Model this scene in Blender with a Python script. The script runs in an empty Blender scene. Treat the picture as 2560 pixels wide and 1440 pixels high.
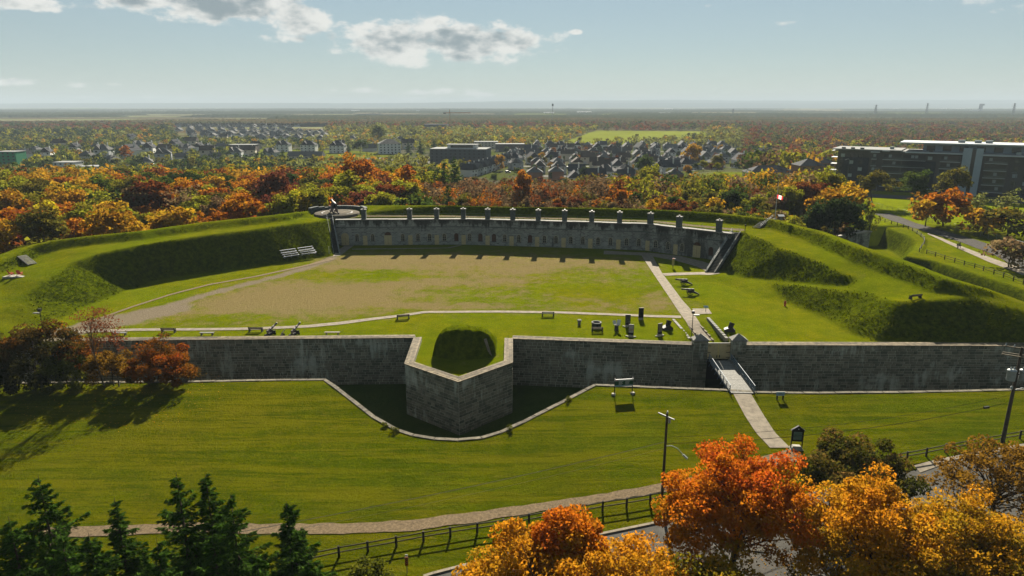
import bpy, bmesh, math, random
import numpy as np
from mathutils import Vector, Matrix
from mathutils.geometry import delaunay_2d_cdt
R = math.radians
random.seed(7)
rng = np.random.default_rng(7)
S = bpy.context.scene
COL = S.collection

# ------------------------------------------------------------------ camera
CAM_H, PITCH, FPX = 36.0, R(15.0), 1707.0        # 24 mm lens looking 15 degrees down from 36 m
cd = bpy.data.cameras.new('camera'); cam = bpy.data.objects.new('camera', cd); COL.objects.link(cam)
cam.location = (0, 0, CAM_H); cam.rotation_euler = (R(90) - PITCH, 0, 0)
cd.sensor_width = 36.0; cd.lens = FPX / 2560 * 36.0; cd.clip_start = 0.5; cd.clip_end = 80000
S.camera = cam
S.render.resolution_x, S.render.resolution_y = 1024, 576

# ------------------------------------------------------------------ light
SUN_EL, SUN_AZ = R(28.5), R(5.5)                 # the sun stands ahead of the viewer, a little to the right
S.view_settings.view_transform = 'Standard'; S.view_settings.look = 'None'
S.view_settings.exposure = 2.2; S.view_settings.gamma = 1.0
sd = bpy.data.lights.new('sun', 'SUN'); sd.energy = 5.0; sd.angle = R(0.5); sd.color = (1.0, 0.91, 0.76)
sun = bpy.data.objects.new('sun', sd); COL.objects.link(sun)
sdir = Vector((math.sin(SUN_AZ) * math.cos(SUN_EL), math.cos(SUN_AZ) * math.cos(SUN_EL), math.sin(SUN_EL)))
sun.rotation_euler = (-sdir).to_track_quat('-Z', 'Y').to_euler(); sun.location = (60, 300, 200)
S.cycles.max_bounces = 5; S.cycles.diffuse_bounces = 2; S.cycles.glossy_bounces = 2
S.cycles.transmission_bounces = 3; S.cycles.transparent_max_bounces = 8; S.cycles.volume_bounces = 0
S.cycles.use_denoising = True; S.cycles.caustics_reflective = False; S.cycles.caustics_refractive = False

def pixdir(px, py):
    u, v = (px - 1280) / FPX, (py - 720) / FPX
    c, s = math.cos(PITCH), math.sin(PITCH)
    return Vector((u, c - v * s, -(s + v * c)))
def P(px, py, z=0.0):
    """survey: the point of level z that is sighted at that spot of the photograph"""
    d = pixdir(px, py); t = (z - CAM_H) / d.z
    return (d.x * t, d.y * t)
def proj(x, y, z):
    c, s = math.cos(PITCH), math.sin(PITCH); h = CAM_H - z
    dep = y * c + h * s
    return 1280 + FPX * x / dep, 720 + FPX * (h * c - y * s) / dep

# ------------------------------------------------------------------ sky
def build_world():
    w = bpy.data.worlds.new('World'); S.world = w; w.use_nodes = True
    w.cycles.sampling_method = 'MANUAL'; w.cycles.sample_map_resolution = 256
    nt = w.node_tree; N = nt.nodes; L = nt.links; N.clear()
    out = N.new('ShaderNodeOutputWorld'); bg = N.new('ShaderNodeBackground'); L.new(bg.outputs[0], out.inputs[0])
    sky = N.new('ShaderNodeTexSky'); sky.sky_type = 'NISHITA'; sky.sun_disc = False
    sky.sun_elevation = SUN_EL; sky.sun_rotation = SUN_AZ
    sky.air_density = 1.0; sky.dust_density = 0.0; sky.ozone_density = 1.6; sky.altitude = 60
    bg.inputs[1].default_value = 0.05
    def math_(op, a, b=None, c=None, clamp=False):
        n = N.new('ShaderNodeMath'); n.operation = op; n.use_clamp = clamp
        for i, q in enumerate((a, b, c)):
            if q is None: continue
            if isinstance(q, (int, float)): n.inputs[i].default_value = q
            else: L.new(q, n.inputs[i])
        return n.outputs[0]
    tc = N.new('ShaderNodeTexCoord'); sep = N.new('ShaderNodeSeparateXYZ'); L.new(tc.outputs['Generated'], sep.inputs[0])
    az = math_('ARCTAN2', sep.outputs[0], sep.outputs[1]); el = math_('ARCSINE', sep.outputs[2])
    comb = N.new('ShaderNodeCombineXYZ')
    L.new(az, comb.inputs[0]); L.new(math_('MULTIPLY', el, 1.9), comb.inputs[1])
    def noise(scale, detail, rough, off=(0, 0, 0)):
        m = N.new('ShaderNodeMapping'); m.inputs['Location'].default_value = off; L.new(comb.outputs[0], m.inputs[0])
        n = N.new('ShaderNodeTexNoise'); n.inputs['Scale'].default_value = scale; n.inputs['Detail'].default_value = detail
        n.inputs['Roughness'].default_value = rough; L.new(m.outputs[0], n.inputs['Vector']); return n.outputs[0]
    # cloud banks: sighted centre, half-width and half-height in pixels of a 2560 wide view, weight
    banks = [(990, 102, 145, 54, 1.05), (1190, 108, 185, 50, 1.05), (1060, 62, 70, 32, .75), (1355, 94, 70, 16, .8), (1440, 80, 16, 7, .7), (530, -2, 205, 50, 1.2), (725, 48, 85, 44, 1.0), (712, 97, 75, 13, .85),
             (90, 6, 120, 18, .85), (1965, 57, 26, 8, .66), (1770, 14, 18, 7, .66), (1000, 228, 210, 11, .72), (1220, 236, 110, 7, .66),
             (55, 207, 75, 12, .70), (190, 210, 36, 8, .66), (280, 211, 28, 6, .62), (1240, 247, 640, 7, .56), (300, 245, 420, 7, .52),
             (-900, -300, 700, 120, 1.0), (3700, -200, 600, 110, 1.0), (1300, -700, 700, 160, .9)]
    cov = None
    for (px, py, hw, hh, wgt) in banks:
        d = pixdir(px, py).normalized()
        a0 = math.atan2(d.x, d.y); e0 = math.asin(d.z)
        wa, we = hw / FPX, hh / FPX
        q = math_('ADD', math_('POWER', math_('DIVIDE', math_('SUBTRACT', az, a0), wa), 2.0),
                  math_('POWER', math_('DIVIDE', math_('SUBTRACT', el, e0), we), 2.0))
        b = math_('MULTIPLY', math_('SUBTRACT', 1.0, math_('MULTIPLY', q, .5), clamp=True), wgt)
        cov = b if cov is None else math_('MAXIMUM', cov, b)
    n1 = noise(17, 12, .60)
    n2 = noise(17, 7, .56, (0, .030, 0))        # the same field a little towards the sun: how much cloud the light crosses
    nb = noise(26, 4, .55, (3.1, 2.2, 0))
    def field(n_): return math_('SUBTRACT', math_('ADD', math_('MULTIPLY', cov, .95), math_('MULTIPLY', math_('SUBTRACT', n_, .5), 2.1)), .50)
    dens = field(n1); dens2 = field(n2)
    rmp = N.new('ShaderNodeMapRange'); rmp.inputs[1].default_value = 0.0; rmp.inputs[2].default_value = .30
    rmp.interpolation_type = 'SMOOTHSTEP'; L.new(dens, rmp.inputs[0])
    shd = N.new('ShaderNodeMapRange'); shd.inputs[1].default_value = .10; shd.inputs[2].default_value = .60
    shd.interpolation_type = 'SMOOTHSTEP'
    L.new(math_('ADD', math_('MULTIPLY', dens2, .8), math_('MULTIPLY', math_('SUBTRACT', nb, .5), .9)), shd.inputs[0])
    cc = N.new('ShaderNodeMix'); cc.data_type = 'RGBA'
    cc.inputs['A'].default_value = (3.75, 3.75, 3.55, 1); cc.inputs['B'].default_value = (1.2, 1.48, 1.6, 1); L.new(shd.outputs[0], cc.inputs['Factor'])
    # soft, slightly muted sky
    hs = N.new('ShaderNodeHueSaturation'); hs.inputs['Saturation'].default_value = .85; hs.inputs['Value'].default_value = SKY_VALUE
    L.new(sky.outputs[0], hs.inputs['Color'])
    tint = N.new('ShaderNodeMix'); tint.data_type = 'RGBA'; tint.blend_type = 'MULTIPLY'; tint.inputs['Factor'].default_value = 1
    tint.inputs['B'].default_value = SKY_TINT; L.new(hs.outputs[0], tint.inputs['A'])
    mx = N.new('ShaderNodeMix'); mx.data_type = 'RGBA'
    lo = math_('MULTIPLY', rmp.outputs[0], .95); L.new(lo, mx.inputs['Factor'])
    flat = N.new('ShaderNodeMix'); flat.data_type = 'RGBA'; flat.inputs['Factor'].default_value = SKY_FLAT
    flat.inputs['B'].default_value = SKY_VEIL; L.new(tint.outputs['Result'], flat.inputs['A'])
    L.new(flat.outputs['Result'], mx.inputs['A']); L.new(cc.outputs['Result'], mx.inputs['B'])
    L.new(mx.outputs['Result'], bg.inputs[0])
SKY_VALUE, SKY_TINT, SKY_FLAT, SKY_VEIL = .285, (1.0, 1.02, .98, 1), .5, (1.66, 2.22, 2.50, 1)   # thin veil of high haze
build_world()

# ------------------------------------------------------------------ materials
MATS = {}
ALB = .70                                        # surface albedos, against the exposure above
def mat(name, col, rough=.85, var=.12, scale=3.0, bump=0.0, bscale=20.0, metal=0.0, col2=None, spec=.12, objrand=0.0):
    if name in MATS: return MATS[name]
    col = tuple(c * ALB for c in col); col2 = tuple(c * ALB for c in col2) if col2 else None
    m = bpy.data.materials.new(name); m.use_nodes = True; nt = m.node_tree; N = nt.nodes; L = nt.links
    b = N['Principled BSDF']; b.inputs['Roughness'].default_value = rough; b.inputs['Metallic'].default_value = metal
    b.inputs['Specular IOR Level'].default_value = spec
    tc = N.new('ShaderNodeTexCoord')
    n = N.new('ShaderNodeTexNoise'); n.inputs['Scale'].default_value = scale; n.inputs['Detail'].default_value = 6; n.inputs['Roughness'].default_value = .65
    L.new(tc.outputs['Object'], n.inputs['Vector'])
    mx = N.new('ShaderNodeMix'); mx.data_type = 'RGBA'
    c2 = col2 if col2 else tuple(max(0, c * (1 - 2.2 * var)) for c in col)
    c1 = col if col2 else tuple(c * (1 + var) for c in col)
    mx.inputs['A'].default_value = (*c1, 1); mx.inputs['B'].default_value = (*c2, 1)
    rp = N.new('ShaderNodeMapRange'); rp.inputs[1].default_value = .32; rp.inputs[2].default_value = .68
    L.new(n.outputs[0], rp.inputs[0]); L.new(rp.outputs[0], mx.inputs['Factor'])
    res = mx.outputs['Result']
    if objrand:
        oi = N.new('ShaderNodeObjectInfo'); hs = N.new('ShaderNodeHueSaturation')
        mr = N.new('ShaderNodeMapRange'); mr.inputs[3].default_value = 1 - objrand; mr.inputs[4].default_value = 1 + objrand
        L.new(oi.outputs['Random'], mr.inputs[0]); L.new(mr.outputs[0], hs.inputs['Value']); L.new(res, hs.inputs['Color']); res = hs.outputs[0]
    L.new(res, b.inputs['Base Color'])
    if bump:
        n2 = N.new('ShaderNodeTexNoise'); n2.inputs['Scale'].default_value = bscale; n2.inputs['Detail'].default_value = 5
        L.new(tc.outputs['Object'], n2.inputs['Vector'])
        bp = N.new('ShaderNodeBump'); bp.inputs['Strength'].default_value = min(1, bump); bp.inputs['Distance'].default_value = .05
        L.new(n2.outputs[0], bp.inputs['Height']); L.new(bp.outputs[0], b.inputs['Normal'])
    MATS[name] = m; return m

def nodes_of(name):
    m = bpy.data.materials.new(name); m.use_nodes = True; MATS[name] = m
    return m, m.node_tree.nodes, m.node_tree.links
class NH:
    """small node helper"""
    def __init__(s, N, L): s.N, s.L = N, L
    def put(s, sock, q):
        if isinstance(q, (int, float)): sock.default_value = q
        elif isinstance(q, tuple): sock.default_value = tuple(c * ALB for c in q[:3]) + (1,)
        else: s.L.new(q, sock)
    def math(s, op, a, b=0.0, clamp=False):
        n = s.N.new('ShaderNodeMath'); n.operation = op; n.use_clamp = clamp; s.put(n.inputs[0], a); s.put(n.inputs[1], b); return n.outputs[0]
    def noise(s, vec, scale, detail=5, rough=.6, dist=0.0):
        n = s.N.new('ShaderNodeTexNoise'); n.inputs['Scale'].default_value = scale; n.inputs['Detail'].default_value = detail
        n.inputs['Roughness'].default_value = rough; n.inputs['Distortion'].default_value = dist; s.L.new(vec, n.inputs['Vector']); return n.outputs[0]
    def rng(s, v, a, b, c=0.0, d=1.0, smooth=True):
        n = s.N.new('ShaderNodeMapRange'); n.interpolation_type = 'SMOOTHSTEP' if smooth else 'LINEAR'
        s.put(n.inputs[0], v)
        for i, q in zip((1, 2, 3, 4), (a, b, c, d)): n.inputs[i].default_value = q
        return n.outputs[0]
    def mix(s, f, a, b, blend='MIX'):
        n = s.N.new('ShaderNodeMix'); n.data_type = 'RGBA'; n.blend_type = blend
        s.put(n.inputs['Factor'], f); s.put(n.inputs['A'], a); s.put(n.inputs['B'], b); return n.outputs['Result']
    def attr(s, name, out='Fac'):
        n = s.N.new('ShaderNodeAttribute'); n.attribute_name = name; return n.outputs[out]
    def pos(s, sc=(1, 1, 1)):
        g = s.N.new('ShaderNodeNewGeometry'); m = s.N.new('ShaderNodeMapping'); m.inputs['Scale'].default_value = sc
        s.L.new(g.outputs['Position'], m.inputs[0]); return m.outputs[0]

# ------------------------------------------------------------------ mesh helpers
def props(o, label=None, cat=None, group=None, kind=None):
    if label: o['label'] = label
    if cat: o['category'] = cat
    if group: o['group'] = group
    if kind: o['kind'] = kind
    return o
def mesh_np(name, V, F4=None, F3=None):
    """mesh from numpy arrays: V (n,3), quads (m,4), triangles (k,3)"""
    me = bpy.data.meshes.new(name)
    V = np.asarray(V, dtype=np.float32); loops = []; sizes = []
    if F4 is not None and len(F4): loops.append(np.asarray(F4, dtype=np.int32).ravel()); sizes.append(np.full(len(F4), 4, np.int32))
    if F3 is not None and len(F3): loops.append(np.asarray(F3, dtype=np.int32).ravel()); sizes.append(np.full(len(F3), 3, np.int32))
    lp = np.concatenate(loops); sz = np.concatenate(sizes)
    me.vertices.add(len(V)); me.vertices.foreach_set('co', V.ravel())
    me.loops.add(len(lp)); me.loops.foreach_set('vertex_index', lp)
    me.polygons.add(len(sz)); st = np.zeros(len(sz), np.int32); st[1:] = np.cumsum(sz)[:-1]
    me.polygons.foreach_set('loop_start', st)
    me.update(calc_edges=True); me.validate(); return me
def link(name, me, parent=None, m=None, loc=None, rotz=0.0):
    o = bpy.data.objects.new(name, me); COL.objects.link(o)
    if parent: o.parent = parent
    if m is not None:
        if len(me.materials) == 0: me.materials.append(m)
    if loc is not None: o.location = loc
    if rotz: o.rotation_euler = (0, 0, rotz)
    return o
def thing(name, label, cat, loc=(0, 0, 0), rotz=0.0, group=None):
    o = bpy.data.objects.new(name, None); COL.objects.link(o); o.location = loc; o.rotation_euler = (0, 0, rotz); o.empty_display_size = .3
    return props(o, label, cat, group)
class MB:
    def __init__(s): s.v = []; s.f = []; s.sm = []
    def add(s, vs, fs, smooth=False):
        b = len(s.v); s.v += [tuple(p) for p in vs]; s.f += [tuple(i + b for i in f) for f in fs]; s.sm += [smooth] * len(fs); return s
    def box(s, c, d, rz=0.0, top=1.0, rx=0.0, ry=0.0):
        """box centred at c, size d, optional taper of the top"""
        M = Matrix.Rotation(rz, 3, 'Z') @ Matrix.Rotation(ry, 3, 'Y') @ Matrix.Rotation(rx, 3, 'X'); C = Vector(c); h = [q / 2 for q in d]
        vs = []
        for z in (-1, 1):
            k = top if z > 0 else 1.0
            for x, y in ((-1, -1), (1, -1), (1, 1), (-1, 1)):
                vs.append(C + M @ Vector((x * h[0] * k, y * h[1] * k, z * h[2])))
        return s.add(vs, [(3, 2, 1, 0), (4, 5, 6, 7), (0, 1, 5, 4), (1, 2, 6, 5), (2, 3, 7, 6), (3, 0, 4, 7)])
    def tube(s, p0, p1, r0, r1=None, n=8, cap=True):
        r1 = r0 if r1 is None else r1; a = Vector(p0); b = Vector(p1); d = (b - a)
        if d.length < 1e-6: return s
        d.normalize(); t = Vector((0, 0, 1)) if abs(d.z) < .9 else Vector((1, 0, 0)); u = d.cross(t).normalized(); w = d.cross(u)
        vs = []
        for q, r in ((a, r0), (b, r1)):
            for i in range(n):
                g = 2 * math.pi * i / n; vs.append(q + (u * math.cos(g) + w * math.sin(g)) * r)
        fs = [(i, i + n, (i + 1) % n + n, (i + 1) % n) for i in range(n)]
        s.add(vs, fs, n > 5)
        if cap: s.add(vs, [tuple(range(n)), tuple(reversed(range(n, 2 * n)))])
        return s
    def path(s, pts, r, n=6):
        rr = r if isinstance(r, (list, tuple)) else [r] * len(pts)
        for i in range(len(pts) - 1): s.tube(pts[i], pts[i + 1], rr[i], rr[i + 1], n, cap=(i == 0 or i == len(pts) - 2))
        return s
    def lathe(s, prof, n=16, c=(0, 0, 0), axis=None, cap=True):
        """profile of (radius, height) turned about an axis (default Z) through c"""
        Q = Matrix.Identity(3) if axis is None else Vector((0, 0, 1)).rotation_difference(Vector(axis)).to_matrix()
        vs = [Vector(c) + Q @ Vector((r * math.cos(2 * math.pi * i / n), r * math.sin(2 * math.pi * i / n), h)) for r, h in prof for i in range(n)]
        fs = [(k * n + i, k * n + (i + 1) % n, (k + 1) * n + (i + 1) % n, (k + 1) * n + i) for k in range(len(prof) - 1) for i in range(n)]
        s.add(vs, fs, n > 8)
        if not cap: return s
        s.add(vs[:n], [tuple(reversed(range(n)))]); s.add(vs[-n:], [tuple(range(n))]); return s
    def prism(s, poly, z0, z1):
        n = len(poly); vs = [(x, y, z0) for x, y in poly] + [(x, y, z1) for x, y in poly]
        return s.add(vs, [tuple(reversed(range(n))), tuple(range(n, 2 * n))] + [(i, (i + 1) % n, (i + 1) % n + n, i + n) for i in range(n)])
    def extr(s, poly, o, ux, uy, t):
        """polygon in the plane o + a*ux + b*uy pushed along t"""
        o, ux, uy, t = Vector(o), Vector(ux), Vector(uy), Vector(t); n = len(poly)
        vs = [o + ux * a + uy * b for a, b in poly]; vs += [q + t for q in vs]
        return s.add(vs, [tuple(reversed(range(n))), tuple(range(n, 2 * n))] + [(i, (i + 1) % n, (i + 1) % n + n, i + n) for i in range(n)])
    def mesh(s, name):
        me = bpy.data.meshes.new(name); me.from_pydata(s.v, [], s.f); me.polygons.foreach_set('use_smooth', s.sm)
        bm = bmesh.new(); bm.from_mesh(me); bmesh.ops.recalc_face_normals(bm, faces=bm.faces); bm.to_mesh(me); bm.free(); me.update(); return me
    def build(s, name, m, parent=None, **kw):
        o = link(name, s.mesh(name), parent, m); return props(o, **kw) if kw else o
def copy_tree(o, parent=None):
    c = o.copy(); COL.objects.link(c); c.parent = parent
    for ch in KIDS.get(o.name, o.children): copy_tree(ch, c)
    return c
KIDS = {}
def dup(root, loc, rotz=0.0, label=None, scale=None, color=None, group=None):
    KIDS.setdefault(root.name, list(root.children))
    for ch in KIDS[root.name]: KIDS.setdefault(ch.name, list(ch.children))
    c = copy_tree(root); c.location = loc; c.rotation_euler = (0, 0, rotz)
    if label: c['label'] = label
    if group: c['group'] = group
    if scale: c.scale = scale if isinstance(scale, tuple) else (scale,) * 3
    if color:
        for ch in c.children: ch.color = color
    return c
def inpoly(X, Y, poly):
    X = np.asarray(X, float); Y = np.asarray(Y, float); ins = np.zeros(X.shape, bool); n = len(poly)
    for i in range(n):
        x0, y0 = poly[i][:2]; x1, y1 = poly[(i + 1) % n][:2]
        if y0 == y1: continue
        c = ((y0 > Y) != (y1 > Y)) & (X < (x1 - x0) * (Y - y0) / (y1 - y0) + x0); ins ^= c
    return ins
def segdist(X, Y, line):
    """distance of points from a polyline"""
    best = np.full(np.shape(X), 1e9)
    for (x0, y0), (x1, y1) in zip([p[:2] for p in line[:-1]], [p[:2] for p in line[1:]]):
        dx, dy = x1 - x0, y1 - y0; t = np.clip(((X - x0) * dx + (Y - y0) * dy) / (dx * dx + dy * dy + 1e-9), 0, 1)
        best = np.minimum(best, np.hypot(X - x0 - t * dx, Y - y0 - t * dy))
    return best
def sst(a, b, x): t = np.clip((x - a) / (b - a), 0, 1); return t * t * (3 - 2 * t)
def vnoise(X, Y, scale, seed=0):
    """smooth value noise 0..1"""
    r = np.random.default_rng(seed); T = r.random((256, 256)); x = np.asarray(X) / scale; y = np.asarray(Y) / scale
    xi = np.floor(x).astype(int); yi = np.floor(y).astype(int); fx = x - xi; fy = y - yi; fx = fx * fx * (3 - 2 * fx); fy = fy * fy * (3 - 2 * fy)
    a = T[xi & 255, yi & 255]; b = T[(xi + 1) & 255, yi & 255]; c = T[xi & 255, (yi + 1) & 255]; d = T[(xi + 1) & 255, (yi + 1) & 255]
    return (a * (1 - fx) + b * fx) * (1 - fy) + (c * (1 - fx) + d * fx) * fy
# ================================================================== terrain
def off(line, d):
    """polyline moved d metres to its left"""
    out = []; n = len(line)
    for i in range(n):
        a = Vector(line[max(0, i - 1)][:2]); b = Vector(line[min(n - 1, i + 1)][:2]); t = (b - a).normalized()
        out.append((line[i][0] - t.y * d, line[i][1] + t.x * d))
    return out
def Pl(pts): return [(*P(a, b, z), z) for a, b, z in pts]
def z3(line, z): return [(x, y, z) for x, y in [p[:2] for p in line]]
# casemate front (foot), left to right
FAC = [(-46.5, 178.0), (-12.0, 179.2), (12.0, 175.6), (34.0, 171.5), (51.5, 158.0)]
# scarp wall front line at coping level, left to right, with the five-sided bastion
BL0, BL1, BS, BR1, BR0 = (-15.4, 102.1), P(1013, 908, .6), P(1146, 953, .6), P(1280, 905, .6), (0.0, 101.7)
GATE_L, GATE_R = P(1770, 861, .6), P(1830, 861, .6)
WALL = [(-150, 98.2), BL0, BL1, BS, BR1, BR0, GATE_L, GATE_R, (170, 98.0)]
def zext(x, y):
    x = np.asarray(x, float); y = np.asarray(y, float)
    lc = -3.0 - 12.0 * sst(225, 440, y) - 3.0 * sst(500, 1000, y)
    rt = -1.2 - .8 * sst(200, 330, y) - 16.0 * sst(360, 640, y)
    w = sst(62, 100, x - .10 * np.maximum(0, y - 150))
    return lc * (1 - w) + rt * w
def zgl(x, y):
    y = np.asarray(y, float); x = np.asarray(x, float)
    return -1.9 - .062 * np.clip(88 - y, 0, 60) + .25 * (vnoise(x, y, 17, 3) - .5) * sst(0, 6, 90 - y) + 0 * x
CR = Pl([(-90, 690, 5.6), (0, 640, 7), (60, 615, 7.6), (130, 599, 8.1), (230, 587, 8.5), (350, 576, 8.8), (420, 566, 8.9), (500, 555, 9), (600, 544.5, 9), (700, 534, 8.9), (762, 527, 8.2),
         (840, 516, 7.8), (915, 512, 8.4), (1000, 512, 9), (1100, 512, 9), (1280, 516, 9), (1450, 517.5, 9), (1600, 520.5, 9), (1720, 526, 9), (1800, 531, 9), (1935, 546, 9), (1985, 561, 8.9),
         (2045, 575, 9.0), (2170, 621, 8.7), (2270, 654, 8.2), (2370, 693, 7.5), (2470, 721, 6.3), (2560, 755, 5.1), (2640, 793, 4.2)])
CRin = [(x, y, CR[i][2]) for i, (x, y) in enumerate(off(CR, -1.3))]
CRout = [(x, y, CR[i][2] - .5) for i, (x, y) in enumerate(off(CR, 2.2))]
EXT = [(x, y, float(zext(x, y))) for x, y in off(CR, 16.0)[:20]] + [(x, y, -6.5) for x, y in off(CR, 10.0)[20:]]
_ti = off(CR, -4.6)
TOE = [(*_ti[i], z) for i, z in zip(range(0, 10), (4.4, 5.1, 5.8, 6.4, 6.9, 7.3, 7.4, 7.5, 7.5, 7.45))] + [(-56.5, 178.5, 7.3), (-44.5, 183.5, 7.2)] \
    + [(x, y, 6.75) for x, y in off(FAC, 8.5)[1:4]] + [(*_ti[i], z) for i, z in zip(range(19, 27), (6.9, 7.2, 7.2, 7.1, 6.6, 6.0, 5.4, 5.2))]
INN = Pl([(-30, 800, 2.0), (0, 780, 2.5), (60, 740, 3.6), (110, 700, 5), (170, 660, 6.1), (250, 633, 6.9), (330, 618, 7.2), (425, 602, 7.35), (520, 588, 7.35), (640, 573, 7.3), (760, 557, 7.1), (828, 548, 6.9)]) \
    + [(x, y, 6.75) for x, y in off(FAC, 3.0)[:4]] + [(53.0, 160.0, 6.75)] + Pl([(1860, 583, 6.9), (1920, 604, 7.1), (1952, 624, 6.7), (2032, 652, 6.1), (2095, 682, 5.5), (2150, 697, 5.05)])
TOE0 = Pl([(5, 850, 0), (60, 838, 0), (100, 822, 0), (230, 762, 0), (325, 722, 0), (372, 703, 0), (400, 696, 0), (480, 687, 0), (640, 667, 0), (760, 650, 0), (830, 641, 0)]) \
    + [(x, y, 0) for x, y in off(FAC, 1.4)] + Pl([(1793, 672, 0), (1782, 688, .3)])
RAMP_UP = Pl([(1782, 686, .2), (1850, 693, .6), (1920, 700, 1.4), (2020, 709, 2.7), (2110, 716, 3.8)])
RAMP_LO = Pl([(1785, 692, .2), (1850, 699, .6), (1920, 706.5, 1.35), (2045, 720, 3.0), (2120, 730, 3.7), (2195, 741, 4.3), (2250, 753, 4.9), (2300, 754, 5.0)]) + [(*off(CR, -2.6)[26], 5.6)]
TOE1 = Pl([(1784, 700, 0), (1830, 715, 0), (1880, 737, 0), (1920, 748, 0), (1957, 752, 0), (1995, 770, 0), (2070, 802, 0), (2107, 827, 0), (2150, 850, 0)]) + [(57, 101.4, 0), (70, 100.4, 0.1), (95, 99.6, .1), (140, 99, .1)]
# ditch outside the right rampart
DT = Pl([(2000, 557, -1.2), (2080, 556, -1.2), (2180, 556, -1.3), (2225, 573, -1.3), (2268, 589, -1.4), (2290, 603, -1.4), (2282, 622, -1.4), (2262, 640, -1.4), (2330, 652, -1.4), (2420, 680, -1.4), (2500, 705, -1.4), (2620, 745, -1.4)])
DF = [(x, y, -6.5) for x, y in off(DT, -3.0)]
X0, X1, Y0, Y1, GS = -140.0, 152.0, 83.0, 216.0, .6
def build_tin():
    pts = []; edges = []
    def line(l, close=False):
        b = len(pts); pts.extend(l); edges.extend((b + i, b + i + 1) for i in range(len(l) - 1))
    for l in (CRin, CRout, TOE, INN, TOE0, RAMP_UP, RAMP_LO, TOE1): line(l)
    line(EXT)
    line(DT); line(DF)
    for x in np.linspace(X0 - 4, X1 + 4, 30):
        pts.append((x, Y1 + 4, float(zext(x, Y1 + 4)))); pts.append((x, Y0 - 4, 0.0))
    for y in np.linspace(Y0, Y1, 14):
        pts.append((X1 + 4, y, float(zext(X1 + 4, y)) if y > 105 else -1.4)); pts.append((X0 - 4, y, float(zext(X0, y)) if y > 125 else 1.0))
    for x in np.linspace(-70, 50, 13): pts.append((x, 112, 0.0)); pts.append((x, 99, 0.0))
    for (x, y) in [(-70, 130), (-40, 140), (0, 150), (30, 140), (40, 125), (-30, 160), (10, 165)]: pts.append((x, y, 0.0))
    for y in (125, 140, 155, 170, 185, 200): pts.append((128, y, -1.2))
    return pts, edges
def raster(pts, edges):
    v2 = [Vector(p[:2]) for p in pts]
    vs, es, fs, ov, oe, of = delaunay_2d_cdt(v2, edges, [], 0, 1e-4)
    Z = np.zeros(len(vs)); known = np.zeros(len(vs), bool)
    for i, o in enumerate(ov):
        if o: Z[i] = max(pts[k][2] for k in o) if len(o) > 1 else pts[o[0]][2]; known[i] = True
    VX = np.array([[v.x, v.y] for v in vs])
    for i in np.where(~known)[0]:
        d = np.hypot(*(VX[known] - VX[i]).T); k = np.argsort(d)[:3]; Z[i] = np.average(Z[known][k], weights=1 / (d[k] + .01))
    gx = np.arange(X0, X1 + GS / 2, GS); gy = np.arange(Y0, Y1 + GS / 2, GS)
    H = np.zeros((len(gx), len(gy)))
    for f in fs:
        a, b, c = f[:3]; T = VX[[a, b, c]]; mn = T.min(0); mx = T.max(0)
        i0, i1 = max(0, int((mn[0] - X0) / GS)), min(len(gx) - 1, int((mx[0] - X0) / GS) + 1); j0, j1 = max(0, int((mn[1] - Y0) / GS)), min(len(gy) - 1, int((mx[1] - Y0) / GS) + 1)
        if i1 < i0 or j1 < j0: continue
        XX, YY = np.meshgrid(gx[i0:i1 + 1], gy[j0:j1 + 1], indexing='ij')
        den = (T[1, 1] - T[2, 1]) * (T[0, 0] - T[2, 0]) + (T[2, 0] - T[1, 0]) * (T[0, 1] - T[2, 1])
        if abs(den) < 1e-9: continue
        w0 = ((T[1, 1] - T[2, 1]) * (XX - T[2, 0]) + (T[2, 0] - T[1, 0]) * (YY - T[2, 1])) / den
        w1 = ((T[2, 1] - T[0, 1]) * (XX - T[2, 0]) + (T[0, 0] - T[2, 0]) * (YY - T[2, 1])) / den; w2 = 1 - w0 - w1
        m = (w0 >= -1e-6) & (w1 >= -1e-6) & (w2 >= -1e-6)
        H[i0:i1 + 1, j0:j1 + 1][m] = (w0 * Z[a] + w1 * Z[b] + w2 * Z[c])[m]
    return gx, gy, H
gx, gy, HF = raster(*build_tin())
def blur(A, k=1):
    for _ in range(k):
        B = np.pad(A, 1, 'edge'); A = (B[:-2, 1:-1] + B[2:, 1:-1] + B[1:-1, :-2] + B[1:-1, 2:] + 2 * B[1:-1, 1:-1]) / 6
    return A
HF = blur(HF, 1)
GX, GY = np.meshgrid(gx, gy, indexing='ij')
# sunk way to the gate
wa = np.array(P(1738, 806, 0)); wb = np.array([(GATE_L[0] + GATE_R[0]) / 2, GATE_L[1] + .3]); ax = wb - wa; al = np.hypot(*ax); ax /= al
tt = ((GX - wa[0]) * ax[0] + (GY - wa[1]) * ax[1]) / al; lat = np.abs((GX - wa[0]) * ax[1] - (GY - wa[1]) * ax[0])
TRZ = -1.75
HF = np.where((tt > 0) & (tt < 1.3), np.minimum(HF, TRZ * np.clip(tt, 0, 1) + np.maximum(0, lat - 2.1) * .55), HF)
_pc = P(842, 529, 7.7); _pd = np.hypot(GX - _pc[0], GY - _pc[1]); HF = np.where((_pd < 7.5) & (HF > 6.0), np.minimum(HF, 6.8), HF)
gyy, gxx = np.gradient(HF, GS)[::-1]; SLOPE = np.hypot(gxx, gyy)
rough = blur(sst(.2, .6, SLOPE), 1)
HF += rough * ((vnoise(GX, GY, 1.25, 1) - .5) * .20 + (vnoise(GX, GY, 3.1, 2) - .5) * .16) + (1 - rough) * ((vnoise(GX, GY, 6, 5) - .5) * .06 + (vnoise(GX, GY, 1.4, 8) - .5) * .03)
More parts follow.
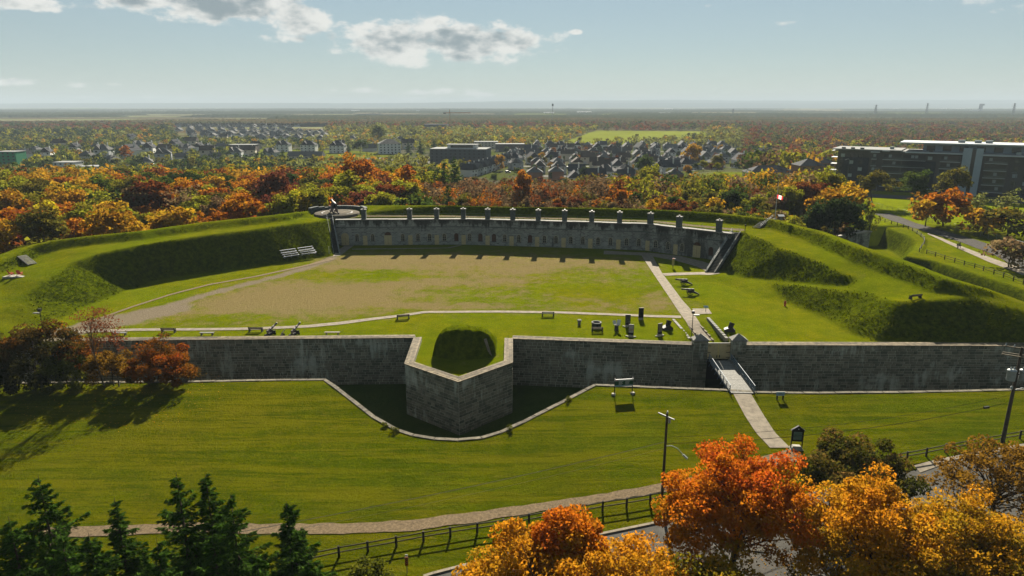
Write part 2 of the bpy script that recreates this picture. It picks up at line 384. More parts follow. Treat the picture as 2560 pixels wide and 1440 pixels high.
def zin(x, y):
    fx = np.clip((np.asarray(x, float) - X0) / GS, 0, len(gx) - 1.001); fy = np.clip((np.asarray(y, float) - Y0) / GS, 0, len(gy) - 1.001)
    i = fx.astype(int); j = fy.astype(int); a = fx - i; b = fy - j
    return HF[i, j] * (1 - a) * (1 - b) + HF[i + 1, j] * a * (1 - b) + HF[i, j + 1] * (1 - a) * b + HF[i + 1, j + 1] * a * b
INPOLY = [(-150, 98.6), (BL0[0] + .4, BL0[1] + .4), (BL1[0] + .5, BL1[1] + .1), (BS[0], BS[1] + .6), (BR1[0] - .5, BR1[1] + .1), (BR0[0] - .4, BR0[1] + .4), (GATE_L[0], GATE_L[1] + .3), (GATE_R[0], GATE_R[1] + .3), (170, 98.3), (170, 260), (-150, 260)]
_in = np.zeros(1)
def zt(x, y):
    """ground height anywhere"""
    if Y0 <= y <= Y1 and X0 <= x <= X1 and inpoly(np.array([x]), np.array([y]), INPOLY)[0]: return float(zin(x, y))
    if y < 101: return float(zgl(x, y))
    return float(zext(x, y))
def T(px, py, dz=0.0):
    """the point of the ground sighted at that spot of the photograph"""
    d = pixdir(px, py); t = 20.0; last = t
    while t < 6000:
        x, y, z = d.x * t, d.y * t, CAM_H + d.z * t
        if z < zt(x, y): break
        last = t; t += max(.4, (z - zt(x, y)) * .8)
    lo, hi = last, t
    for _ in range(14):
        m = (lo + hi) / 2
        if CAM_H + d.z * m < zt(d.x * m, d.y * m): hi = m
        else: lo = m
    x, y = d.x * hi, d.y * hi
    return Vector((x, y, zt(x, y) + dz))

# ------------------------------------------------------------------ ground materials
def grass_mat(name, c_green, c_dry, c_dark, bump=.8, dirt=False, stripe=False):
    m, N, L = nodes_of(name); h = NH(N, L); b = N['Principled BSDF']; b.inputs['Roughness'].default_value = 1.0; b.inputs['Specular IOR Level'].default_value = 0.0
    p = h.pos()
    big = h.rng(h.noise(p, .045, 4, .6), .38, .64); mid = h.rng(h.noise(p, .5, 5, .7), .32, .7); fin = h.rng(h.noise(p, 4.0, 5, .8), .32, .68)
    c = h.mix(big, c_green, c_dry); c = h.mix(h.math('MULTIPLY', h.rng(h.noise(p, .13, 5, .7), .46, .66), .45), c, c_dark); c = h.mix(h.math('MULTIPLY', mid, .55), c, c_dark); c = h.mix(h.math('MULTIPLY', fin, .7), c, c_dark)  # green, dry and dark tones of the grass, varied at random
    if stripe:
        s = h.noise(h.pos((.05, .55, .1)), 1.0, 6, .7); c = h.mix(h.math('MULTIPLY', h.rng(s, .44, .6), .6), c, c_dry)
        s2 = h.noise(h.pos((.10, 1.6, .1)), 1.0, 6, .72, .6); c = h.mix(h.math('MULTIPLY', h.rng(s2, .5, .66), .75), c, c_dark)
        s3 = h.noise(h.pos((.35, .9, .3)), 1.0, 6, .75); c = h.mix(h.math('MULTIPLY', h.rng(s3, .55, .72), .5), c, (.12, .095, .012))
    if dirt:
        br = h.noise(p, .33, 7, .72); br2 = h.noise(p, 2.6, 5, .75)
        d = h.math('ADD', h.attr('dirt'), h.math('ADD', h.math('MULTIPLY', h.math('SUBTRACT', br, .5), 2.6), h.math('MULTIPLY', h.math('SUBTRACT', br2, .5), 1.5)))
        c = h.mix(h.math('MULTIPLY', h.rng(d, .2, 1.05), .88), c, h.mix(h.noise(p, 1.7, 5, .7), (.115, .082, .03), (.225, .172, .09)))
        g = h.math('ADD', h.attr('gravel'), h.math('MULTIPLY', h.math('SUBTRACT', br, .5), 1.2))
        c = h.mix(h.rng(g, .3, .75), c, h.mix(fin, (.20, .165, .115), (.13, .105, .07)))
        r = h.attr('rough'); c = h.mix(h.math('MULTIPLY', r, .85), c, h.mix(h.rng(h.noise(p, 1.3, 6, .75), .36, .68), (.014, .026, .0006), (.085, .104, .0015)))  # banks: darker long grass, with the tufts' self-shading put into the colour
    L.new(c, b.inputs['Base Color'])
    hgt = h.math('ADD', h.noise(p, 2.2, 6, .75), h.math('MULTIPLY', h.noise(p, 9.0, 3, .7), .5))
    bp = N.new('ShaderNodeBump'); bp.inputs['Strength'].default_value = bump; bp.inputs['Distance'].default_value = .34; L.new(hgt, bp.inputs['Height']); L.new(bp.outputs[0], b.inputs['Normal'])
    return m
M_FORT = grass_mat('fort_grass', (.135, .160, .002), (.175, .160, .004), (.058, .080, .0012), .8, dirt=True)
M_GLAC = grass_mat('glacis_grass', (.084, .102, .0014), (.115, .104, .0028), (.030, .046, .0008), .9, stripe=True)
M_DITCH = grass_mat('ditch_grass', (.05, .078, .008), (.06, .07, .012), (.025, .045, .004), .6)
M_CONC = mat('concrete', (.225, .192, .145), .95, .16, 1.2, .3, 30, spec=.05)
M_GRAV = mat('gravel', (.165, .122, .072), 1, .24, 4.0, .6, 40, spec=.03)
M_ASPH = mat('asphalt', (.092, .088, .078), 1, .14, .6, .3, 60, spec=.02)
M_GRAVGREY = mat('grey_gravel', (.075, .07, .062), 1, .22, 2.0, .5, 30, spec=.02)

# ------------------------------------------------------------------ fort ground sheet
def fort_ground():
    nx, ny = len(gx), len(gy)
    V = np.stack([GX, GY, HF], -1).reshape(-1, 3)
    idx = np.arange(nx * ny).reshape(nx, ny)
    cx = (GX[:-1, :-1] + GS / 2); cy = (GY[:-1, :-1] + GS / 2)
    keep = inpoly(cx, cy, INPOLY) & (np.abs(cx) < 160)
    F = np.stack([idx[:-1, :-1], idx[1:, :-1], idx[1:, 1:], idx[:-1, 1:]], -1)[keep]
    used = np.zeros(nx * ny, bool); used[F.ravel()] = True; rem = np.cumsum(used) - 1
    me = mesh_np('fort_ground', V[used], rem[F])
    me.polygons.foreach_set('use_smooth', np.ones(len(me.polygons), bool))
    def poly_mask(pxs, soft): 
        pl = [P(a, b, 0) for a, b in pxs]; ins = inpoly(GX, GY, pl); d = segdist(GX, GY, pl + pl[:1]); return np.where(ins, .5 + np.clip(d / soft, 0, 1) * .5, .5 - np.clip(d / soft, 0, 1) * .5)
    def ell(px, py, rx, ry, k=1.0):
        c = P(px, py); a = abs(P(px + rx, py)[0] - c[0]); b = abs(P(px, py - ry)[1] - P(px, py + ry)[1]) / 2
        q = ((GX - c[0]) / a) ** 2 + ((GY - c[1]) / b) ** 2; return k * np.clip(1.25 - q, 0, 1)
    dirt = poly_mask([(345, 800), (450, 765), (600, 715), (720, 680), (860, 630), (1100, 628), (1400, 636), (1610, 650), (1640, 700), (1700, 775), (1500, 773), (1200, 772), (1010, 776), (820, 798), (560, 806)], 7.0)
    for e in [(870, 690, 190, 20, .62), (1330, 735, 380, 30, .55), (1480, 700, 180, 40, .55), (1150, 685, 300, 16, .28), (560, 795, 140, 12, .35), (1560, 740, 60, 26, .3)]: dirt -= ell(*e)
    for e in [(700, 745, 220, 28, .25), (1120, 765, 200, 9, .35), (1000, 648, 260, 10, .3), (1310, 678, 90, 9, .35), (1640, 745, 40, 22, .3), (900, 735, 180, 14, .2)]: dirt += ell(*e)
    gl = [P(a, b, 0) for a, b in ((150, 830), (240, 800), (330, 785), (420, 765), (560, 725), (700, 690), (810, 655), (850, 630))]
    gravel = np.clip(1.15 - segdist(GX, GY, gl) / 2.6, 0, 1) * .8
    gravel = np.maximum(gravel, np.clip(1.2 - segdist(GX, GY, [P(170, 830), P(320, 800), P(440, 772)]) / 4.2, 0, 1) * 1.1)
    cw = off(FAC, 5.2)
    gravel = np.maximum(gravel, np.clip(1.2 - segdist(GX, GY, cw[:4] + [(55, 163)]) / 1.7, 0, 1))
    dirt = np.where(SLOPE > .2, 0, dirt); gravel = np.where(SLOPE > .3, 0, gravel)
    for nm, A in (('dirt', dirt), ('gravel', gravel), ('rough', rough)):
        at = me.attributes.new(nm, 'FLOAT', 'POINT'); at.data.foreach_set('value', A.reshape(-1)[used].astype(np.float32))
    props(link('fort_ground', me, None, M_FORT), kind='structure')
fort_ground()

# ------------------------------------------------------------------ glacis, ditch, counterscarp
CSC_PX = [(-300, 962), (0, 960), (300, 958), (500, 956), (650, 953), (808, 951), (860, 990), (930, 1045), (985, 1076), (1030, 1091), (1085, 1100), (1145, 1103), (1205, 1098), (1255, 1083), (1310, 1058), (1400, 1012), (1490, 965), (1640, 971), (1800, 977), (1890, 983), (2050, 985), (2250, 983), (2560, 976), (2900, 968)]
CSC = [T(a, b) for a, b in CSC_PX]
CSC = [Vector((-150, CSC[0].y, -1.9))] + CSC[1:-1] + [Vector((150, CSC[-1].y, -1.9))]
def glacis():
    b = [(p.x, p.y) for p in CSC]; poly = b + [(150, 14), (-150, 14)]
    gx_, gy_ = np.meshgrid(np.arange(-149, 150, 1.0), np.arange(15, 95, 1.0), indexing='ij')
    ins = inpoly(gx_, gy_, poly) & (segdist(gx_, gy_, poly + poly[:1]) > .5)
    pts = [Vector(p) for p in poly] + [Vector((x, y)) for x, y in zip(gx_[ins] + rng.uniform(-.2, .2, ins.sum()), gy_[ins])]
    vs, es, fs, *_ = delaunay_2d_cdt(pts, [(i, (i + 1) % len(poly)) for i in range(len(poly))], [list(range(len(poly)))], 1, 1e-5)
    A = np.array([[v.x, v.y] for v in vs]); z = zgl(A[:, 0], A[:, 1])
    me = bpy.data.meshes.new('glacis'); me.from_pydata([(x, y, q) for (x, y), q in zip(A, z)], [], [tuple(f) for f in fs])
    me.polygons.foreach_set('use_smooth', np.ones(len(me.polygons), bool)); me.update()
    props(link('glacis', me, None, M_GLAC), kind='structure')
glacis()
mb = MB(); mb.add([(-150, 60, -7.3), (150, 60, -7.3), (150, 104, -7.3), (-150, 104, -7.3)], [(0, 1, 2, 3)]); mb.build('ditch_floor', M_DITCH, kind='structure')

def resample(line, step):
    out = [Vector(line[0])]
    for a, b in zip(line[:-1], line[1:]):
        a, b = Vector(a), Vector(b); n = max(1, round((b - a).length / step))
        out += [a.lerp(b, k / n) for k in range(1, n + 1)]
    return out
M_CWALL = mat('counterscarp_stone', (.10, .09, .07), .95, .25, .8, .5, 8)
M_CCAP = mat('counterscarp_coping', (.13, .115, .08), .95, .3, 1.3, .6, 12, objrand=.18)
def counterscarp():
    root = thing('counterscarp_wall', 'low stone retaining edge of the ditch with pale coping, around the grass glacis', 'wall', (0, 0, -7.3))
    ln = resample([p.to_2d() for p in CSC], 2.0); inn = off([(p.x, p.y) for p in ln], .55); m = MB(); n = len(ln)
    vs = [(p.x, p.y, 0) for p in ln] + [(p.x, p.y, zgl(p.x, p.y) + 7.3) for p in ln] + [(a, b, 0) for a, b in inn] + [(a, b, zgl(a, b) + 7.3) for a, b in inn]
    fs = []
    for i in range(n - 1): fs += [(i, i + 1, n + i + 1, n + i), (2 * n + i, 3 * n + i, 3 * n + i + 1, 2 * n + i + 1), (n + i, n + i + 1, 3 * n + i + 1, 3 * n + i)]
    m.add(vs, fs); m.build('retaining_wall', M_CWALL, root)
    o0 = off([(p.x, p.y) for p in ln], -.02); o1 = off([(p.x, p.y) for p in ln], .56)
    for i in range(n - 1):
        if abs(ln[i].x) > 100: continue
        if GATE_L[0] - 1 < ln[i].x < GATE_R[0] + 8 and ln[i].y > 80 and False: continue
        z0 = zgl(*ln[i]) + 7.3; z1 = zgl(*ln[i + 1]) + 7.3; e = .02
        a, b, c, d = Vector((*o0[i], z0)), Vector((*o0[i + 1], z1)), Vector((*o1[i + 1], z1)), Vector((*o1[i], z0))
        a, b = a.lerp(b, e), b.lerp(a, e); d, c = d.lerp(c, e), c.lerp(d, e); up = Vector((0, 0, .09 + random.uniform(-.02, .03)))
        MB().add([a, b, c, d, a + up, b + up, c + up, d + up], [(3, 2, 1, 0), (4, 5, 6, 7), (0, 1, 5, 4), (1, 2, 6, 5), (2, 3, 7, 6), (3, 0, 4, 7)]).build('coping_slab', M_CCAP, root)
counterscarp()

# ------------------------------------------------------------------ draped ribbons: walks, path, road
def ribbon(name, left, right, m, dz=.05, step=1.0, across=3, kind='structure', pix=True, thick=0.0, noise=0.0):
    Lp = [T(a, b) for a, b in left] if pix else [Vector(p) for p in left]; Rp = [T(a, b) for a, b in right] if pix else [Vector(p) for p in right]
    def arc(pl, n):
        d = [0]
        for a, b in zip(pl[:-1], pl[1:]): d.append(d[-1] + (b - a).to_2d().length)
        out = []
        for k in range(n + 1):
            s = d[-1] * k / n; i = min(len(pl) - 2, max(0, int(np.searchsorted(d, s) - 1))); u = (s - d[i]) / max(1e-6, d[i + 1] - d[i]); out.append(pl[i].lerp(pl[i + 1], u))
        return out
    tot = sum((b - a).length for a, b in zip(Lp[:-1], Lp[1:])); n = max(2, int(tot / step)); A, B = arc(Lp, n), arc(Rp, n)
    V = []; 
    for k in range(n + 1):
        for j in range(across + 1):
            u = j / across
            q = A[k].lerp(B[k], u)
            if noise and j in (0, across): q += (B[k] - A[k]).normalized() * random.uniform(-noise, noise)
            V.append((q.x, q.y, zt(q.x, q.y) + dz))
    w = across + 1
    F = [(k * w + j, k * w + j + 1, (k + 1) * w + j + 1, (k + 1) * w + j) for k in range(n) for j in range(across)]
    if thick:
        b0 = len(V)
        for k in range(n + 1):
            for j in (0, across): x, y, z = V[k * w + j]; V.append((x, y, z - thick))
        for k in range(n):
            F.append((k * w, (k + 1) * w, b0 + 2 * k + 2, b0 + 2 * k)); F.append((k * w + across, b0 + 2 * k + 1, b0 + 2 * k + 3, (k + 1) * w + across))
    me = bpy.data.meshes.new(name); me.from_pydata(V, [], F); me.polygons.foreach_set('use_smooth', [True] * len(F)); me.update()
    return props(link(name, me, None, m), kind=kind)
ribbon('concrete_walk', [(1600, 634), (1621, 666), (1655, 717), (1702, 787), (1722, 818), (1743, 850)], [(1628, 634), (1655, 683), (1705, 750), (1724, 771), (1750, 810), (1781, 852)], M_CONC, .06)
ribbon('narrow_walk', [(165, 828), (330, 822), (480, 821), (640, 819), (770, 813), (850, 805), (930, 795), (1000, 787), (1060, 778), (1250, 777), (1400, 779), (1550, 785), (1703, 790)], [(165, 834), (330, 828), (480, 827), (640, 825), (780, 819), (860, 811), (940, 800), (1005, 792), (1062, 783), (1250, 782), (1400, 784), (1550, 790), (1703, 796)], M_CONC, .06)
ribbon('side_walk', [(1655, 684), (1700, 682), (1745, 681), (1775, 680), (1790, 676)], [(1662, 690), (1700, 688.5), (1745, 687), (1775, 688), (1800, 684)], M_CONC, .07)
ribbon('sloped_walk', [(170, 824), (250, 795), (330, 766), (420, 737), (520, 711), (640, 690), (760, 664), (830, 645)], [(176, 826.5), (256, 797), (334, 768), (424, 739), (524, 713), (644, 692), (764, 666.5), (840, 648.5)], M_GRAV, .06)
ribbon('casemate_apron', [(1510, 627), (1560, 630), (1620, 632), (1700, 640), (1760, 655), (1795, 668)], [(1509, 636), (1560, 637), (1620, 640), (1690, 652), (1745, 668), (1770, 680)], M_CONC, .055)
ribbon('corner_apron', [(832, 641), (846, 625), (862, 614)], [(850, 640), (865, 628), (885, 614)], M_CONC, .055)
ribbon('drain_strip', [(880, 622.5), (1000, 621.5), (1120, 619.5), (1150, 612)], [(880, 624), (1000, 623), (1122, 621), (1156, 613)], M_CONC, .05)
ribbon('sign_slab', [(1730, 772), (1771, 772)], [(1738, 786), (1780, 785)], M_CONC, .07)
ribbon('gravel_path', [(100, 1320), (350, 1312), (500, 1308), (700, 1311), (900, 1308), (1050, 1298), (1250, 1272), (1400, 1250), (1550, 1228), (1700, 1200), (1850, 1160), (1990, 1118)],
       [(100, 1346), (350, 1337), (500, 1333), (700, 1337), (900, 1334), (1050, 1326), (1250, 1296), (1400, 1271), (1550, 1248), (1700, 1224), (1860, 1190), (2010, 1150)], M_GRAV, .05, noise=.12)
ribbon('gate_walk', [(1832, 983), (1862, 1040), (1890, 1083), (1925, 1120)], [(1876, 983), (1910, 1040), (1938, 1083), (1975, 1120)], M_CONC, .06)
ribbon('outer_walk', [(2285, 1165), (2340, 1150), (2420, 1133), (2560, 1110), (2640, 1095)], [(2300, 1183), (2350, 1165), (2430, 1147), (2570, 1124), (2650, 1108)], M_CONC, .08)
ribbon('road', [(900, 1500), (1085, 1438), (1250, 1395), (1500, 1340), (1660, 1307), (1850, 1270), (2100, 1215), (2310, 1172), (2430, 1150), (2570, 1127), (2700, 1105)],
       [(900, 1750), (1150, 1680), (1400, 1640), (1650, 1560), (1900, 1510), (2200, 1440), (2420, 1400), (2560, 1335), (2700, 1290), (2800, 1260), (2900, 1240)], M_ASPH, .035, step=1.2, across=8)
def kerb(name, pts, label):
    q = resample([T(a, b) for a, b in pts], 1.5); o = off([(p.x, p.y) for p in q], .32); m = MB(); z = .15
    root = thing(name, label, 'kerb', tuple(q[0]))
    b = q[0]
    for i in range(len(q) - 1):
        A, B = q[i] - b, q[i + 1] - b; C = Vector((*o[i + 1], q[i + 1].z)) - b; D = Vector((*o[i], q[i].z)) - b
        A, B = A.lerp(B, .008), B.lerp(A, .008); D, C = D.lerp(C, .008), C.lerp(D, .008); up = Vector((0, 0, z)); dn = Vector((0, 0, -.12))
        MB().add([A + dn, B + dn, C + dn, D + dn, A + up, B + up, C + up, D + up], [(3, 2, 1, 0), (4, 5, 6, 7), (0, 1, 5, 4), (1, 2, 6, 5), (2, 3, 7, 6), (3, 0, 4, 7)]).build('kerb_stone', M_CONC, root)
kerb('road_kerb', [(1060, 1446), (1085, 1438), (1250, 1395), (1500, 1340), (1660, 1307), (1850, 1270), (2000, 1237)], 'concrete road kerb below the rail fence, beside the maples')
ribbon('lane', [(2185, 535), (2230, 552), (2300, 575), (2400, 605), (2480, 635), (2580, 690)], [(2225, 533), (2290, 558), (2360, 577), (2440, 600), (2500, 620), (2600, 668)], M_GRAVGREY, .06, step=1.5)
ribbon('lane_walk', [(2318, 585), (2390, 619), (2470, 655), (2570, 693)], [(2322, 583), (2396, 613), (2480, 646), (2580, 680)], M_CONC, .09, step=1.5)
# ================================================================== masonry of the fort
def miter(line, d):
    out = []; n = len(line)
    for i in range(n):
        p = Vector(line[i][:2]); ns = []
        if i > 0: t = (p - Vector(line[i - 1][:2])).normalized(); ns.append(Vector((-t.y, t.x)))
        if i < n - 1: t = (Vector(line[i + 1][:2]) - p).normalized(); ns.append(Vector((-t.y, t.x)))
        m = sum(ns, Vector((0, 0))).normalized(); out.append(p + m * (d / max(.45, m.dot(ns[0]))))
    return out
def stone_mat():
    m, N, L = nodes_of('scarp_stone'); h = NH(N, L); b = N['Principled BSDF']; b.inputs['Roughness'].default_value = .92; b.inputs['Specular IOR Level'].default_value = .15
    oi = N.new('ShaderNodeObjectInfo'); r = h.math('FRACT', h.math('ADD', oi.outputs['Random'], h.attr('tint')))
    c = h.mix(r, (.070, .080, .054), (.25, .232, .165)); c = h.mix(h.math('MULTIPLY', h.rng(h.noise(h.pos(), 2.5, 5, .7), .35, .7), .5), c, (.085, .085, .062))
    big = h.noise(h.pos((.11, .11, .16)), 1.0, 4, .6); st = h.noise(h.pos((1.1, 1.1, .22)), 1.0, 6, .7)
    s = h.rng(h.math('ADD', st, h.math('MULTIPLY', h.math('SUBTRACT', big, .5), 1.3)), .56, .78)
    c = h.mix(h.math('MULTIPLY', s, .75), c, (.44, .47, .39)); L.new(c, b.inputs['Base Color'])
    bp = N.new('ShaderNodeBump'); bp.inputs['Strength'].default_value = .6; bp.inputs['Distance'].default_value = .05; L.new(h.noise(h.pos(), 7, 4, .7), bp.inputs['Height']); L.new(bp.outputs[0], b.inputs['Normal'])
    return m
M_STONE = stone_mat()
M_MORTAR = mat('mortar', (.50, .49, .38), .95, .25, .7, .4, 12)
M_PLANK = mat('coping_plank', (.165, .132, .082), .9, .3, 1.5, .4, 14, objrand=.35)
STONE_ME = []
def unit_stone(k):
    r = random.Random(k); e = .03; m = MB()
    j = [Vector((r.uniform(0, .012), 0, r.uniform(0, .03))) for _ in range(4)]
    bx = [(-.5, 0, -.5), (.5, 0, -.5), (.5, 0, .5), (-.5, 0, .5)]; s = [(1, 1), (-1, 1), (-1, -1), (1, -1)]
    b0 = [Vector(p) for p in bx]; b1 = [Vector((x + sx * j[i].x, -.6, z + sz * j[i].z)) for i, ((x, y, z), (sx, sz)) in enumerate(zip(bx, s))]
    b2 = [Vector((x + sx * (e + j[i].x), -1.0 + r.uniform(-.15, .15), z + sz * (.06 + j[i].z))) for i, ((x, y, z), (sx, sz)) in enumerate(zip(bx, s))]
    m.add(b0 + b1 + b2, [(0, 1, 5, 4), (1, 2, 6, 5), (2, 3, 7, 6), (3, 0, 4, 7), (4, 5, 9, 8), (5, 6, 10, 9), (6, 7, 11, 10), (7, 4, 8, 11), (8, 9, 10, 11)])
    me = m.mesh('stone'); me.materials.append(M_STONE); at = me.attributes.new('tint', 'FLOAT', 'POINT'); return me
STONE_ME = [unit_stone(k) for k in range(8)]
STONE_V = [np.array([v.co[:] for v in me.vertices]) for me in STONE_ME]; STONE_F = np.array([p.vertices[:] for p in STONE_ME[0].polygons])
WZ0, WZ1 = -7.3, .46
def masonry_wall(name, label, line, cat='wall', keep=300, xlim=95):
    """curtain of squared stones along a plan polyline (outside on its right hand)"""
    root = thing(name, label, cat, (line[0][0], line[0][1], WZ0)); o = Vector((line[0][0], line[0][1], WZ0))
    back = miter(line, 1.15); body = MB(); n = len(line)
    vs = [(p[0] - o.x, p[1] - o.y, z - o.z) for z in (WZ0, WZ1) for p in line] + [(p.x - o.x, p.y - o.y, z - o.z) for z in (WZ0, WZ1) for p in back]
    fs = []
    for i in range(n - 1): fs += [(i, i + 1, n + i + 1, n + i), (2 * n + i, 3 * n + i, 3 * n + i + 1, 2 * n + i + 1), (n + i, n + i + 1, 3 * n + i + 1, 3 * n + i)]
    fs += [(0, n, 3 * n, 2 * n), (n - 1, 3 * n - 1, 4 * n - 1, 2 * n - 1)]
    body.add(vs, fs); body.build('wall_core', M_MORTAR, root)
    st = []; r = random.Random(len(name) + n)
    for a, b in zip(line[:-1], line[1:]):
        a, b = Vector(a[:2]), Vector(b[:2]); t = (b - a); Ln = t.length; t.normalize(); nz = Vector((t.y, -t.x)); ang = math.atan2(t.y, t.x); z = WZ0
        while z < WZ1 - .02:
            hgt = min(r.choice((.34, .38, .42, .42, .47, .52)), WZ1 - z)
            if WZ1 - z - hgt < .25: hgt = WZ1 - z
            x = 0.0
            while x < Ln:
                w = min(r.uniform(.5, 1.35), Ln - x)
                if Ln - x - w < .35: w = Ln - x
                c = a + t * (x + w / 2)
                if abs(c.x) < xlim: st.append((c.x, c.y, z + hgt / 2, w - .055, hgt - .045, r.uniform(.035, .085), ang, w * hgt / (c.length ** 2)))
                x += w
            z += hgt
    vis = sorted(range(len(st)), key=lambda i: -st[i][7]); big = set(vis[:keep]); V = []; F = []; TI = []; b0 = 0
    for i, (x, y, z, w, hg, pr, ang, _) in enumerate(st):
        k = i % 8
        if i in big:
            q = bpy.data.objects.new('stone', STONE_ME[k]); COL.objects.link(q); q.parent = root; q.location = (x - o.x, y - o.y, z - o.z); q.rotation_euler = (0, 0, ang); q.scale = (w, pr, hg)
        else:
            c, s = math.cos(ang), math.sin(ang); A = STONE_V[k] * np.array([w, pr, hg]); B = np.empty_like(A)
            B[:, 0] = A[:, 0] * c - A[:, 1] * s + x - o.x; B[:, 1] = A[:, 0] * s + A[:, 1] * c + y - o.y; B[:, 2] = A[:, 2] + z - o.z
            V.append(B); F.append(STONE_F + b0); TI.append(np.full(len(A), r.random())); b0 += len(A)
    if V:
        me = mesh_np('stone_courses', np.concatenate(V), np.concatenate(F)); at = me.attributes.new('tint', 'FLOAT', 'POINT'); at.data.foreach_set('value', np.concatenate(TI).astype(np.float32))
        props(link('stone_courses', me, root, M_STONE), kind='stuff')
    # board coping, four boards wide
    ds = [-.16, .17, .50, .83, 1.18]; ls = [miter(line, d) for d in ds]
    for j in range(4):
        A, B = ls[j], ls[j + 1]; zt_ = WZ1 + .11 + .02 * j
        for i in range(n - 1):
            Ln = (Vector(line[i + 1][:2]) - Vector(line[i][:2])).length; k = max(1, round(Ln / 6.0)); cuts = [0] + sorted((q + r.uniform(-.25, .25)) / k for q in range(1, k)) + [1]
            for u0, u1 in zip(cuts[:-1], cuts[1:]):
                e = .012 / max(.3, Ln); g = .03
                q = [A[i].lerp(A[i + 1], u0 + e), A[i].lerp(A[i + 1], u1 - e), B[i].lerp(B[i + 1], u1 - e), B[i].lerp(B[i + 1], u0 + e)]
                q = [q[0].lerp(q[3], g), q[1].lerp(q[2], g), q[2].lerp(q[1], g), q[3].lerp(q[0], g)]; dz = r.uniform(0, .015)
                if max(abs(p.x) for p in q) > 125: continue
                lo = [(p.x - o.x, p.y - o.y, WZ1 - o.z + .002) for p in q]; hi = [(p.x - o.x, p.y - o.y, zt_ + dz - o.z) for p in q]
                MB().add(lo + hi, [(3, 2, 1, 0), (4, 5, 6, 7), (0, 1, 5, 4), (1, 2, 6, 5), (2, 3, 7, 6), (3, 0, 4, 7)]).build('plank', M_PLANK, root)
    return root
PIER = 2.2
gl, gr = Vector(GATE_L), Vector(GATE_R); gt = (gr - gl).normalized()
masonry_wall('scarp_wall', 'dark stone fort wall left of the bastion, half hidden by autumn bushes at its left end', [(-112, 99.25), BL0])
masonry_wall('bastion', 'five sided stone bastion jutting into the ditch with pale board coping', [BL0, BL1, BS, BR1, BR0], 'bastion')
masonry_wall('scarp_wall', 'dark stone fort wall between the bastion and the gate', [BR0, tuple(gl - gt * PIER)])
masonry_wall('scarp_wall', 'dark stone fort wall running right from the gate to the picture edge', [tuple(gr + gt * PIER), (112, 98.0)])

# ------------------------------------------------------------------ gate, piers, footbridge
M_PIERCAP = mat('pier_cap_stone', (.21, .20, .175), .9, .15, 2, .3, 20)
M_CREAM = mat('cream_paint', (.50, .40, .21), .7, .08, 2)
M_IRON = mat('black_iron', (.02, .02, .022), .5, .2, 5)
M_STEEL = mat('galvanised_steel', (.20, .22, .23), .6, .12, 4, metal=.2, spec=.2)
M_BLUEST = mat('painted_steel', (.12, .17, .21), .5, .12, 4)
M_HRAIL = mat('dull_handrail', (.16, .20, .23), .6, .1, 4, spec=.2)
M_DECK = mat('deck_board', (.2, .195, .175), .85, .18, 3, .2, 20, objrand=.12)
def gate_pier(c, label):
    root = thing('gate_pier', label, 'pillar', (c.x, c.y, WZ0)); w = PIER - .02; ang = math.atan2(gt.y, gt.x); H = 1.15 - WZ0; m = MB()
    m.box((0, .62, H / 2), (w, 1.5, H), 0); m.build('pier_core', M_MORTAR, root); r = random.Random(int(c.x)); z = 0
    while z < H - .05:
        hg = min(r.choice((.4, .46, .52)), H - z); hg = H - z if H - z - hg < .25 else hg; x = -w / 2
        while x < w / 2 - .01:
            ww = min(r.uniform(.6, 1.2), w / 2 - x); ww = w / 2 - x if w / 2 - x - ww < .4 else ww
            q = bpy.data.objects.new('stone', STONE_ME[r.randrange(8)]); COL.objects.link(q); q.parent = root; q.location = (x + ww / 2, -.13, z + hg / 2); q.scale = (ww - .03, .07, hg - .03); x += ww
        z += hg
    MB().box((0, .58, H + .09), (w + .3, 1.75, .18)).build('cap_slab', M_PIERCAP, root)
    m = MB(); a, b, zz, zt_ = w / 2 + .1, .82, H + .18, H + 1.05; m.add([(-a, .58 - b, zz), (a, .58 - b, zz), (a, .58 + b, zz), (-a, .58 + b, zz), (0, .58, zt_)], [(3, 2, 1, 0), (0, 1, 4), (1, 2, 4), (2, 3, 4), (3, 0, 4)]); m.build('pyramid_cap', M_PIERCAP, root)
    return root
gate_pier(gl - gt * (PIER / 2), 'stone gate pier with pyramid cap, left of the cream gate')
gate_pier(gr + gt * (PIER / 2), 'stone gate pier with pyramid cap, right of the cream gate')
gc = (gl + gr) / 2; GW = (gr - gl).length; GZ = -2.0
g = thing('fort_gate', 'cream two leaf wooden gate between the stone gate piers', 'gate', (gc.x, gc.y + .55, GZ))
for s in (-1, 1):
    lf = thing('leaf', None, None); lf.parent = g
    MB().box((s * GW / 4, 0, 1.32), (GW / 2 - .05, .1, 2.5)).build('leaf_panel', M_CREAM, lf)
    for k in range(4): MB().box((s * (GW / 4 + (k - 1.5) * GW / 8.4), -.07, 1.32), (GW / 8.4 - .02, .04, 2.5)).build('board', M_CREAM, lf)
    for zz in (.35, 1.15, 2.2): MB().box((s * (GW / 2 - .35), -.11, zz), (.6, .04, .09)).build('hinge', M_IRON, lf)
    MB().tube((s * .22, -.12, .25), (s * .16, -.14, .75), .04).box((s * .19, -.11, .5), (.14, .05, .3)).build('drop_bolt', M_IRON, lf)
MB().box((0, 0, 2.62), (GW, .16, .08)).build('top_rail', M_IRON, g)
ba = Vector((gc.x + .05, gc.y - .25, GZ + .05)); bt = T(1854, 982); bb = Vector((bt.x, bt.y - .3, GZ + .08)); bd = (bb - ba); BLn = bd.length; bang = math.atan2(bd.y, bd.x)
br = thing('footbridge', 'plank footbridge with steel railings crossing the ditch to the gate', 'bridge', tuple(ba), bang)
BW = 3.1; nb = 42
